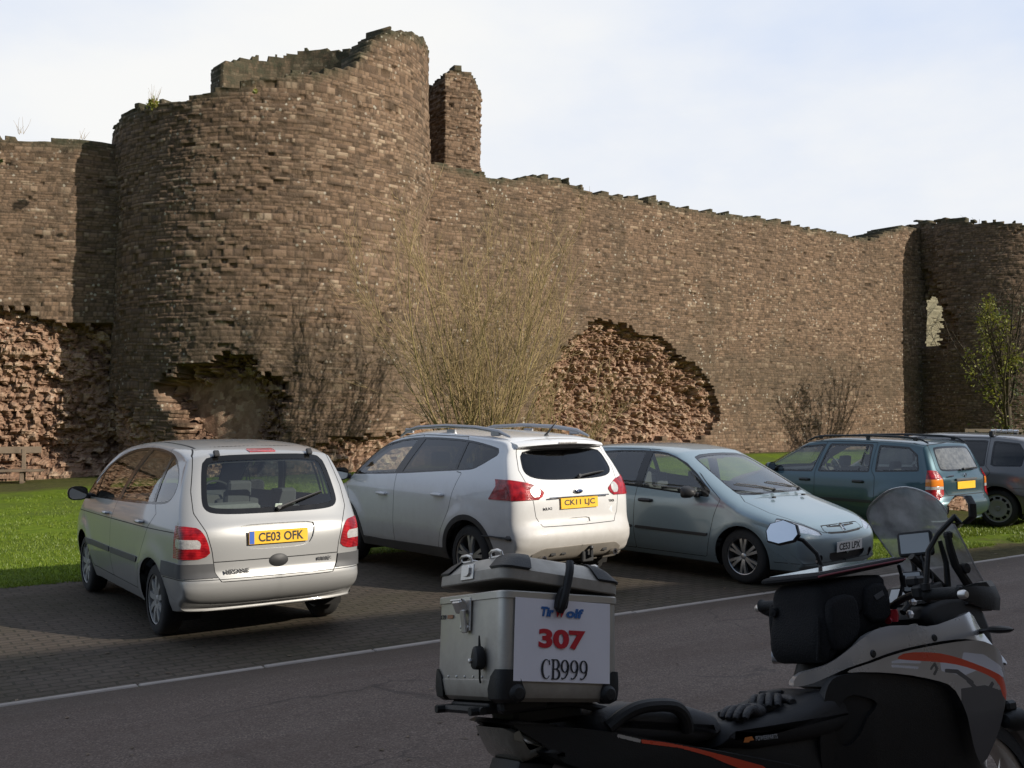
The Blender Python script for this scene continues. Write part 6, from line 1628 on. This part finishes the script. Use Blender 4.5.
mb = MB(); pts = chaikin([(1.175, -.445, 1.100), (1.19, -.30, 1.115), (1.25, -.16, 1.10), (1.28, -.06, 1.06), (1.28, .06, 1.06), (1.25, .16, 1.10), (1.19, .30, 1.115), (1.175, .445, 1.100)], 2, closed=False); mb.tube(pts, .0115, n=10); mb.box((1.28, 0, 1.05), (.07, .14, .05), bev=.012); hb = mb.build('handlebar', M_bblack, bike)
for sd_ in (-1, 1):
    mb = MB(); mb.lathe([(.0, -.066), (.016, -.066), (.021, -.06), (.019, -.05), (.0185, .05), (.022, .055), (.026, .062), (.016, .066)], c=(1.183, sd_ * .378, 1.106), n=20); mb.build('grip', M_rubber, hb)
    MB().lathe([(0, sd_ * .016), (.010, sd_ * .015), (.014, sd_ * .008), (.0145, -sd_ * .008)], c=(1.176, sd_ * .452, 1.099), n=18).build('bar_end', M_alu2, hb)
    mb = MB(); mb.box((1.195, sd_ * .285, 1.115), (.055, .05, .05), bev=.012); mb.tube([(1.22, sd_ * .27, 1.12), (1.26, sd_ * .33, 1.105), (1.27, sd_ * .42, 1.09)], [.009, .008, .006], n=8); mb.box((1.20, sd_ * .265, 1.15), (.05, .05, .035), bev=.01); mb.build('switchgear', M_bblack, hb)
    # hand guard: a bowed shell from the bar end round the front of the lever
    secs = []
    for t_, (u, v, w0, w1) in enumerate(((1.185, .452, 1.080, 1.120), (1.24, .458, 1.058, 1.122), (1.31, .452, 1.044, 1.116), (1.37, .430, 1.040, 1.118), (1.415, .385, 1.052, 1.136), (1.43, .33, 1.066, 1.135), (1.425, .28, 1.08, 1.125))):
        secs.append([(u, sd_ * v, w0), (u + .006, sd_ * (v + .006), (w0 + w1) / 2), (u, sd_ * v, w1), (u - .012, sd_ * (v - .010), w1 - .004), (u - .010, sd_ * (v - .008), w0 + .004)])
    mb = MB().loft(secs); mb.build('hand_guard', M_bblack, bike, sharp=60)
def bar_mirror(stem, c, nrm, outline):
    mb = MB(); mb.tube(stem, [.0085] * len(stem), n=8); mb.lathe([(0, -.012), (.016, -.01), (.016, .01), (0, .012)], axis='Z', c=stem[0], n=12)
    nrm = Vector(nrm).normalized(); zu = Vector((0, 0, 1)); xr = zu.cross(nrm).normalized(); yu = nrm.cross(xr)
    Mx = Matrix((xr, yu, nrm)).transposed().to_4x4(); Mx.translation = Vector(c)
    q = MB().prism(outline, -.022, .004, axes='xy', bev=.006)
    mb.add([Mx @ Vector(p) for p in q.v], q.f)
    o = mb.build('mirror', M_bblack, bike)
    g = MB().prism(np.array(outline) * .90, .0040, .0056, axes='xy').build('mirror_glass', M_mirror, o, smooth=False); g.matrix_local = Mx
hexo = [(-.074, -.020), (-.066, .022), (-.010, .050), (.052, .040), (.074, .010), (.070, -.034), (.020, -.052), (-.050, -.044)]
bar_mirror([(1.165, -.33, 1.13), (1.185, -.345, 1.24), (1.215, -.365, 1.29), (1.272, -.40, 1.345)], (1.268, -.42, 1.364), (-.93, .36, .075), [(x * .92, y * .95) for x, y in hexo])
bar_mirror([(1.30, .33, 1.13), (1.45, .37, 1.24), (1.44, .378, 1.29), (1.40, .40, 1.345), (1.36, .43, 1.365)], (1.335, .44, 1.384), (-.88, -.46, .20), [(-x * .92, y * .98) for x, y in hexo])
# brake reservoir, red tap, clamp balls
mb = MB(); mb.lathe([(.0, .022), (.020, .02), (.022, .0), (.018, -.02)], axis='Z', c=(1.235, -.12, 1.045), n=16); mb.tube([(1.20, -.13, 1.03), (1.27, -.10, 1.05)], .012, n=8); mb.build('steering_damper_knob', pmat('red_anodised', (.35, .012, .025), .3, metal=.5), bike)
for (u, v, w) in ((1.335, -.13, 1.085), (1.30, -.14, 1.045), (1.375, -.10, 1.085)):
    MB().lathe([(0, .014), (.009, .011), (.013, 0), (.009, -.011), (0, -.014)], axis='Z', c=(u, v, w), n=12).build('clamp_ball', M_alu2, bike)
# wheels, forks, front mudguard, exhaust
for u, r_ in ((0.0, .335), (1.64, .335)):
    e = bpy.data.objects.new('wheel', None); col.objects.link(e); e.parent = bike; e.location = (u, 0, r_ - (.0 if u == 0 else -.02)); e.empty_display_size = .1
    w_ = .075 if u == 0 else .055
    MB().lathe([(r_ - .075 + .075 * abs(math.sin(a)) ** .7, w_ * math.cos(a)) for a in [math.pi * k / 14 for k in range(15)]], n=56).build('tyre', M_tyre, e)
    mb = MB().lathe([(r_ - .07, w_ * .8), (r_ - .09, w_ * .7), (r_ - .10, 0), (r_ - .09, -w_ * .7), (r_ - .07, -w_ * .8)], n=48); mb.lathe([(0, .06), (.04, .06), (.05, .02), (.05, -.02), (.04, -.06), (0, -.06)], n=20)
    for k in range(18):
        a = 2 * math.pi * k / 18; a2 = a + (.35 if k % 2 else -.35); s = .045 if k % 4 < 2 else -.045
        mb.tube([(.045 * math.cos(a2), s, .045 * math.sin(a2)), ((r_ - .09) * math.cos(a), 0, (r_ - .09) * math.sin(a))], .0028, n=5)
    mb.build('rim', M_alu2, e)
mb = MB()
for v in (-.10, .10): mb.tube([(1.64, v, .35), (1.50, v, .66), (1.34, v, 1.0)], [.030, .028, .027], n=12)
mb.build('fork', pmat('fork_grey', (.12, .12, .12), .4, metal=.6), bike)
mb = MB(); secs = []
for k in range(11):
    a = R(-12 + 150 * k / 10); rr = .385 + (.02 if k > 7 else 0); u, w = 1.64 + rr * math.cos(a), .345 + rr * math.sin(a); n_ = Vector((math.cos(a), 0, math.sin(a)))
    secs.append([(u + n_.x * dz, v, w + n_.z * dz) for v, dz in ((-.075, -.03), (-.065, .0), (-.03, .012), (0, .016), (.03, .012), (.065, .0), (.075, -.03), (.06, -.018), (0, .006), (-.06, -.018))])
mb.loft(secs); mb.build('front_mudguard', M_bsilver, bike)
for v in (-.09, .09): MB().tube([(0, v, .335), (.35, v * .9, .42), (.55, v * .8, .47)], [.025, .032, .035], n=10).build('swingarm', M_bblack, bike)
MB().tube([(.75, -.16, .40), (.35, -.20, .46), (.20, -.21, .54), (-.15, -.21, .66)], [.025, .03, .055, .058], n=16).build('exhaust', M_wire, bike)
MB().tube([(.78, .12, .36), (.72, .30, .075)], .014, n=8).build('side_stand', M_bblack, bike)

# ---- tank bag and gloves rest on the machine: things of their own
def ride(name, label, cat, group=None):
    o = thing(name, label, cat, bike.location, 0, group); o.rotation_euler = bike.rotation_euler; return o
bag = ride('tank_bag', 'black fabric tank bag with a clear map lid strapped on the motorcycle tank', 'bag')
MB().prism(chaikin([(.885, 1.0), (.885, .945), (.91, .912), (.955, .925), (1.045, .972), (1.20, 1.004), (1.225, 1.05), (1.245, 1.165), (1.22, 1.19), (.96, 1.172), (.925, 1.15), (.915, 1.08)], 1), -.125, .125, bev=.04, rings=4).build('main_compartment', M_nylon, bag)
for sd_ in (-1, 1):
    MB().prism(chaikin([(1.09, 1.03), (1.10, 1.13), (1.14, 1.155), (1.20, 1.155), (1.22, 1.12), (1.21, 1.03)], 1), sd_ * .110, sd_ * .143, bev=.014, rings=3).build('side_pocket', M_nylon, bag)
    MB().prism(chaikin([(.92, .96), (.925, 1.08), (.945, 1.12), (1.04, 1.13), (1.065, 1.09), (1.055, 1.0), (.985, .95)], 1), sd_ * .110, sd_ * .147, bev=.016, rings=3).build('side_pocket', M_nylon, bag)
    MB().prism([(1.135, 1.115), (1.18, 1.13), (1.185, 1.115), (1.145, 1.10)], sd_ * .141, sd_ * .145).build('reflective_tab', M_trim2, bag, smooth=False)
lidm = MB().prism(chaikin([(.905, 1.178), (.906, 1.194), (.93, 1.200), (1.28, 1.234), (1.325, 1.238), (1.328, 1.220), (1.28, 1.212), (.95, 1.178)], 1), -.138, .138, bev=.013, rings=3).build('map_lid', M_nylon, bag)
mb = MB(); th = math.atan2(.038, .395)
mb.box((1.118, 0, 1.2195), (.37, .235, .003), rot=(0, -th, 0), bev=.001); mb.build('map_window', M_map, lidm)
MB().tube(chaikin([(.905, -.135, 1.187), (.93, -.139, 1.191), (1.10, -.1395, 1.2075), (1.30, -.139, 1.226), (1.33, -.130, 1.229)], 1, closed=False), .0035, n=6).build('piping', pmat('maroon_piping', (.16, .018, .03), .6), lidm)
mb = MB(); mb.tube(chaikin([(1.31, -.115, 1.21), (1.31, -.125, 1.15), (1.27, -.125, 1.09), (1.235, -.122, 1.05)], 2, closed=False), .006, n=6); mb.box((1.308, -.125, 1.155), (.014, .02, .04), bev=.004); mb.build('strap', M_nylon, bag)
MB().tube([(.905, -.11, 1.06), (.885, -.115, .98), (.875, -.11, .93)], [.005, .006, .004], n=6).build('zip_pull', M_nylon, bag)
MB().lathe([(0, -.018), (.016, -.014), (.018, 0), (.016, .014), (0, .018)], axis='X', c=(.915, .09, 1.085), n=14).build('toggle', M_nylon, bag)

def glove(name, label, loc, yaw, side):
    g = ride(name, label, 'glove', 'pair of black riding gloves on the seat')
    mb = MB()
    def ell(c, rx, ry, rz, n=12, m=8):
        V = []; F = []
        for i in range(m + 1):
            t = math.pi * i / m
            for k in range(n): a = 2 * math.pi * k / n; V.append((c[0] + rx * math.cos(t), c[1] + ry * math.sin(t) * math.cos(a), c[2] + rz * math.sin(t) * math.sin(a)))
        for i in range(m):
            for k in range(n): F.append((i * n + k, i * n + (k + 1) % n, (i + 1) * n + (k + 1) % n, (i + 1) * n + k))
        mb.add(V, F)
    ell((0, 0, .020), .060, .048, .024)
    for k, (y, l, dz) in enumerate(((.036, .072, 0), (.013, .082, .004), (-.011, .078, .003), (-.034, .062, 0))):
        a = y * 4.0
        p = [(.030, y, .022 + dz), (.045 + l * .35, y + a * .008, .034 + dz), (.045 + l * .75, y + a * .02, .026), (.045 + l, y + a * .03, .012)]
        mb.tube(chaikin(p, 1, closed=False), [.0135, .0135, .013, .0125, .012, .0115, .0105, .0075][:len(chaikin(p, 1, closed=False))], n=9)
        mb.lathe([(0, .003), (.008, .002), (.012, -.004)], axis='Z', c=(.036, y, .040 + dz), n=9)
    p = [(-.02, side * .040, .018), (.012, side * .066, .020), (.045, side * .078, .014)]
    mb.tube(chaikin(p, 1, closed=False), [.017, .017, .016, .015, .014, .011][:len(chaikin(p, 1, closed=False))], n=9)
    secs = []
    for x, ry, rz in ((-.035, .040, .022), (-.06, .036, .021), (-.075, .038, .022), (-.11, .046, .022), (-.135, .050, .020)):
        secs.append([(x, ry * math.cos(2 * math.pi * j / 14), .021 + rz * math.sin(2 * math.pi * j / 14)) for j in range(14)])
    mb.loft(secs)
    o = mb.build('shell', M_glove, g, sharp=60); o.location = loc; o.rotation_euler = (0, R(0), R(yaw))
    s = MB().box((-.075, 0, .036), (.022, .075, .014), bev=.005).build('wrist_strap', M_bblack, g); s.parent = o
    return g
glove('glove', 'black riding glove lying palm down on the seat, nearer the top box', (.595, -.085, .783), -158, -1)
glove('glove', 'black riding glove lying on the seat up against the tank, behind the other glove', (.735, -.02, .800), -140, 1)
# ------------------------------------------------------------------ vegetation
def bark(name, a, b):
    m, nt, bs, o = newmat(name)
    t = node(nt, 'ShaderNodeTexCoord').outputs['Object']
    nt.links.new(mixc(nt, mrange(nt, noise(nt, t, 3.0, 4), .3, .7), a, b), bs.inputs['Base Color']); bs.inputs['Roughness'].default_value = .9; bs.inputs['Specular IOR Level'].default_value = .2
    return m
M_twig = bark('olive_twig_bark', (.24, .17, .085), (.43, .32, .17))
M_stem = bark('shrub_stem_bark', (.17, .130, .055), (.30, .235, .105))
M_tree = bark('dark_tree_bark', (.045, .036, .026), (.090, .070, .048))
def leafmat(name, a, b):
    m, nt, bs, o = newmat(name)
    g = node(nt, 'ShaderNodeNewGeometry')
    c = mixc(nt, g.outputs['Random Per Island'], a, b)
    nt.links.new(c, bs.inputs['Base Color']); bs.inputs['Roughness'].default_value = .5
    tl = node(nt, 'ShaderNodeBsdfTranslucent'); nt.links.new(c, tl.inputs[0]); mx = node(nt, 'ShaderNodeMixShader', i={0: .3})
    nt.links.new(bs.outputs[0], mx.inputs[1]); nt.links.new(tl.outputs[0], mx.inputs[2]); nt.links.new(mx.outputs[0], o.inputs[0])
    return m
M_ivy = leafmat('yellow_green_leaf', (.13, .15, .018), (.27, .26, .035))
M_dleaf = leafmat('dark_ivy_leaf', (.025, .045, .010), (.06, .085, .018))
class Tubes:
    """many thin tapering stems gathered as one mesh (numpy)"""
    def __init__(s): s.V = []; s.F = []; s.n = 0
    def add(s, P, r, k=4):
        P = np.asarray(P, float); n = len(P)
        t = np.gradient(P, axis=0); t /= np.maximum(np.linalg.norm(t, axis=1, keepdims=True), 1e-9)
        a = np.cross(t, [.3, .9, .15]); a /= np.maximum(np.linalg.norm(a, axis=1, keepdims=True), 1e-9); b = np.cross(t, a)
        w = 2 * np.pi * np.arange(k) / k
        ring = P[:, None] + (a[:, None] * np.cos(w)[None, :, None] + b[:, None] * np.sin(w)[None, :, None]) * np.asarray(r)[:, None, None]
        s.V.append(ring.reshape(-1, 3))
        i, j = np.meshgrid(np.arange(n - 1), np.arange(k), indexing='ij')
        s.F.append((np.stack([i * k + j, i * k + (j + 1) % k, (i + 1) * k + (j + 1) % k, (i + 1) * k + j], -1) + s.n).reshape(-1, 4)); s.n += n * k
    def build(s, name, mat, parent): return np_mesh(name, np.vstack(s.V), np.vstack(s.F), mat, parent)
def stem_path(p0, d0, L, n, r, up=.25, wob=.10, lean=None):
    P = [np.array(p0, float)]; d = np.array(d0, float); d /= np.linalg.norm(d)
    for k in range(n):
        d = d + r.normal(0, wob, 3) + np.array([0, 0, up / n])
        if lean is not None: d = d + lean / n
        d /= np.linalg.norm(d); P.append(P[-1] + d * L / n)
    return np.array(P), d
def bare_bush(name, label, loc, seed, nst, H_, spread, r0=.03, cat='shrub', lev2=9, lev3=4):
    r = np.random.default_rng(seed); t = thing(name, label, cat, loc)
    main, tw = Tubes(), Tubes()
    for k in range(nst):
        a = r.uniform(0, 2 * np.pi); el = r.uniform(.12, 1.0) ** .8 * spread
        d0 = (math.cos(a) * el, math.sin(a) * el, 1.0)
        L = H_ * r.uniform(.62, 1.06) * (1 - .10 * el)
        P, d = stem_path((math.cos(a) * r.uniform(.02, .28), math.sin(a) * r.uniform(.02, .28), -.05), d0, L, 12, r, up=.30, wob=.075)
        rr = r0 * r.uniform(.5, 1.1)
        main.add(P, rr * (1 - np.linspace(0, 1, len(P)) ** .8 * .86), 6)
        for q in range(lev2):
            f = r.uniform(.18, .97); i = int(f * 12); dd = P[min(i + 1, 12)] - P[i]; dd /= np.linalg.norm(dd)
            sd2 = r.normal(0, 1, 3); sd2 -= dd * sd2.dot(dd); sd2 /= np.linalg.norm(sd2)
            L2 = L * r.uniform(.14, .36) * (1.15 - .5 * f)
            P2, d2 = stem_path(P[i], dd + sd2 * r.uniform(.35, .75), L2, 6, r, up=.5, wob=.13)
            tw.add(P2, rr * .34 * (1 - .35 * f) * (1 - np.linspace(0, 1, 7) * .75), 4)
            for q3 in range(lev3):
                j = r.integers(1, 6); d3 = P2[j + 1] - P2[j]; d3 /= np.linalg.norm(d3); s3 = r.normal(0, 1, 3)
                P3, _ = stem_path(P2[j], d3 + s3 * .42, L2 * r.uniform(.25, .6), 4, r, up=.45, wob=.1)
                tw.add(P3, .0068 * (1 - np.linspace(0, 1, 5) * .6), 3)
    main.build('stem', M_stem, t); tw.build('twigs', M_twig, t)
    return t
bx_, by_ = -.75, 23.0
bare_bush('bare_shrub', 'leafless many stemmed olive brown shrub behind the white crossover, in front of the breach', (bx_, by_, hxy(bx_, by_)), 5, 40, 6.6, .64, r0=.036, lev2=16, lev3=4)
bx_, by_ = 1.15, 23.6
bare_bush('bare_shrub', 'lower leafless shrub at the right foot of the tall bare shrub, before the breach', (bx_, by_, hxy(bx_, by_)), 6, 14, 3.4, .70, r0=.020, lev2=9, lev3=4)
def leaves(P, size, r, flat=.0):
    n = len(P); d = r.normal(0, 1, (n, 3)); d /= np.linalg.norm(d, axis=1, keepdims=True); e = np.cross(d, r.normal(0, 1, (n, 3))); e /= np.linalg.norm(e, axis=1, keepdims=True)
    sz = size * r.uniform(.6, 1.3, (n, 1)); g = np.cross(d, e)
    V = np.stack([P - d * sz, P + e * sz * .55 + g * sz * .12, P + d * sz, P - e * sz * .55 + g * sz * .12], 1).reshape(-1, 3)
    return V, np.arange(4 * n).reshape(-1, 4)
# the part-green tree standing against the far right tower
r = np.random.default_rng(11)
tx, ty = 17.75, 37.0
tr = thing('ivy_tree', 'half bare tree with yellow green ivy against the far right tower', 'tree', (tx, ty, hxy(tx, ty)))
tk, tw = Tubes(), Tubes(); LP = []
P, d = stem_path((0, 0, -.1), (.03, 0, 1), 3.0, 8, r, .2, .04); tk.add(P, .15 - np.linspace(0, .06, 9), 8)
for k in range(16):
    i = r.integers(2, 8); a = r.uniform(0, 2 * np.pi)
    P2, d2 = stem_path(P[i], (math.cos(a) * .7, math.sin(a) * .7, 1.0), r.uniform(2.8, 5.2), 9, r, .5, .10); tk.add(P2, .06 * (1 - np.linspace(0, 1, 10) * .8), 5)
    for q in range(14):
        j = r.integers(2, 9); s2 = r.normal(0, 1, 3); P3, _ = stem_path(P2[j], (P2[j] - P2[j - 1]) / .4 + s2 * .7, r.uniform(.5, 1.5), 5, r, .3, .12); tw.add(P3, .014 * (1 - np.linspace(0, 1, 6) * .8), 3)
        for q3 in range(3):
            P4, _ = stem_path(P3[r.integers(1, 5)], s2 + r.normal(0, .8, 3), r.uniform(.3, .7), 3, r, .3, .1); tw.add(P4, .006 * np.ones(4), 3)
tk.build('trunk', M_tree, tr); tw.build('twigs', M_tree, tr)
# evergreen climber on its left half
cl = []
for k in range(30):
    h = r.uniform(.6, 5.4) if k % 4 == 0 else r.uniform(2.6, 5.5); w = .55 * math.sin(min(1, max(.1, (h - .3) / 5.2)) * math.pi) ** .6 + .12
    c = np.array([-.55 - .10 * h * .6 + r.normal(0, w * .55), r.normal(-.3, .45), h]); cl.append(c + r.normal(0, (.13, .13, .2), (48, 3)))
V, F = leaves(np.vstack(cl), .062, r); np_mesh('crown', V, F, M_ivy, tr, smooth=False)
cl = [np.array([.2 + r.normal(0, .5), r.normal(0, .4), r.uniform(.2, 5.5)]) + r.normal(0, .2, (40, 3)) for k in range(16)]
V, F = leaves(np.vstack(cl), .055, r); np_mesh('foliage', V, F, M_dleaf, tr, smooth=False)
# bare trees beyond the wall, only their tops in sight
for k, (x, y, h, lab) in enumerate(((30.2, 60, 15.6, 'bare tree top showing over the wall at the right edge'), (25.9, 60, 13.3, 'small bare tree tip showing just above the far right tower'))):
    t = thing('bare_tree', lab, 'tree', (x, y, 0)); tk, tw = Tubes(), Tubes()
    P, d = stem_path((0, 0, 0), (0, 0, 1), h * .62, 8, r, .2, .03); tk.add(P, h * .014 * (1 - np.linspace(0, 1, 9) * .6), 7)
    for q in range(22):
        i = r.integers(3, 9); a = r.uniform(0, 6.28)
        P2, _ = stem_path(P[i], (math.cos(a) * .5, math.sin(a) * .5, .9), h * r.uniform(.2, .38), 7, r, .4, .08); tk.add(P2, .05 * (1 - np.linspace(0, 1, 8) * .8), 5)
        for q2 in range(12):
            j = r.integers(2, 7); P3, _ = stem_path(P2[j], (P2[j] - P2[j - 1]) + r.normal(0, .55, 3), h * r.uniform(.05, .12), 5, r, .3, .12); tw.add(P3, .016 * (1 - np.linspace(0, 1, 6) * .7), 3)
    tk.build('trunk', M_tree, t); tw.build('crown', M_tree, t)
# small weeds rooted on the wall tops and faces
def weed(loc, seed, h, n, label, leaf=True):
    r = np.random.default_rng(seed); t = thing('wall_plant', label, 'plant', loc); tb = Tubes(); lp = []
    for k in range(n):
        a = r.uniform(0, 6.28); P, _ = stem_path((r.normal(0, h * .15), r.normal(0, h * .1), 0), (math.cos(a) * .5, math.sin(a) * .5, 1), h * r.uniform(.4, 1), 5, r, .2, .1); tb.add(P, .006 * (1 - np.linspace(0, 1, 6) * .7), 3)
        if leaf: lp.append(P[1:4].mean(0) * (.5, .5, .45) + r.normal(0, h * .08, (14, 3)))
    tb.build('stems', M_twig, t)
    if leaf: V, F = leaves(np.vstack(lp), .045, r); np_mesh('leaves', V, F, M_dleaf if seed % 2 else M_ivy, t, smooth=False)
weed((-8.60, 24.55, 9.18), 50, .55, 14, 'tuft of weeds on the left rim of the tallest round tower')
weed((-12.4, 26.0, 8.9), 51, .45, 7, 'thin dry stalks on the left curtain wall top, near the photo edge', False)
weed((-11.1, 26.5, 8.9), 53, .35, 6, 'thin dry stalks on the left curtain wall top beside the big tower', False)
weed((-6.0, 24.02, 9.35), 54, .18, 7, 'small green plant just below the middle of the big tower rim')
weed((-13.0, 26.2, 8.25), 55, .16, 6, 'small dark plant growing on the face of the left curtain wall')
# mown grass: only where it can be told from the soil
r = np.random.default_rng(21)
def blades(p0, p1, q0, q1, n, hmean):
    p = r.uniform(p0, p1, n); q = q0 + (q1 - q0) * r.uniform(0, 1, n) ** 1.5
    x, y = pq(p, q)
    ok = (y > 6) & (np.abs(x / np.maximum(y, 1)) < .56) & (noise2(p, q, 3, .8) > -.28)
    p, q, x, y = p[ok], q[ok], x[ok], y[ok]; n = len(p)
    z = hz(p, q); h = hmean * r.uniform(.4, 1.5, n); a = r.uniform(0, 6.28, n); w = .0045 * (1 + (y - 8) * .10); l = r.normal(0, .45, (n, 2)) * h[:, None]
    b0 = np.stack([x - np.cos(a) * w, y - np.sin(a) * w, z - .005], 1); b1 = np.stack([x + np.cos(a) * w, y + np.sin(a) * w, z - .005], 1); tp = np.stack([x + l[:, 0], y + l[:, 1], z + h], 1)
    return np.stack([b0, b1, tp], 1).reshape(-1, 3)
Vb = np.vstack([blades(-14, 6, 12.35, 19, 110000, .028), blades(-6, 16, 12.4, 24, 60000, .03), blades(10.5, 24, 8.3, 13.5, 80000, .032)])
tag(np_mesh('grass', Vb, np.arange(len(Vb)).reshape(-1, 3), leafmat('grass_blade', (.085, .135, .008), (.20, .255, .025)), smooth=False), kind='stuff')
# grit, twigs and dead leaves on the tarmac and pavers
V = []; F = []
for k in range(650):
    p, q = r.uniform(-6, 14), (7.5 + abs(r.normal(0, 1.2)) if r.random() < .55 else r.uniform(2.5, 7.4)); x, y = pq(p, q)
    if q > 12: continue
    s = r.uniform(.007, .030); a = r.uniform(0, 6.28); z = float(hz(p, q)) + .010
    c, sn = math.cos(a) * s, math.sin(a) * s; b = len(V); e = r.uniform(.3, .7)
    V += [(x - c, y - sn, z), (x + sn * e, y - c * e, z + .003), (x + c, y + sn, z + .004 * r.random()), (x - sn * e, y + c * e, z + .005)]; F.append((b, b + 1, b + 2, b + 3))
tag(np_mesh('leaf_litter', V, F, leafmat('dead_leaf', (.05, .032, .016), (.20, .14, .085)), smooth=False), kind='stuff')
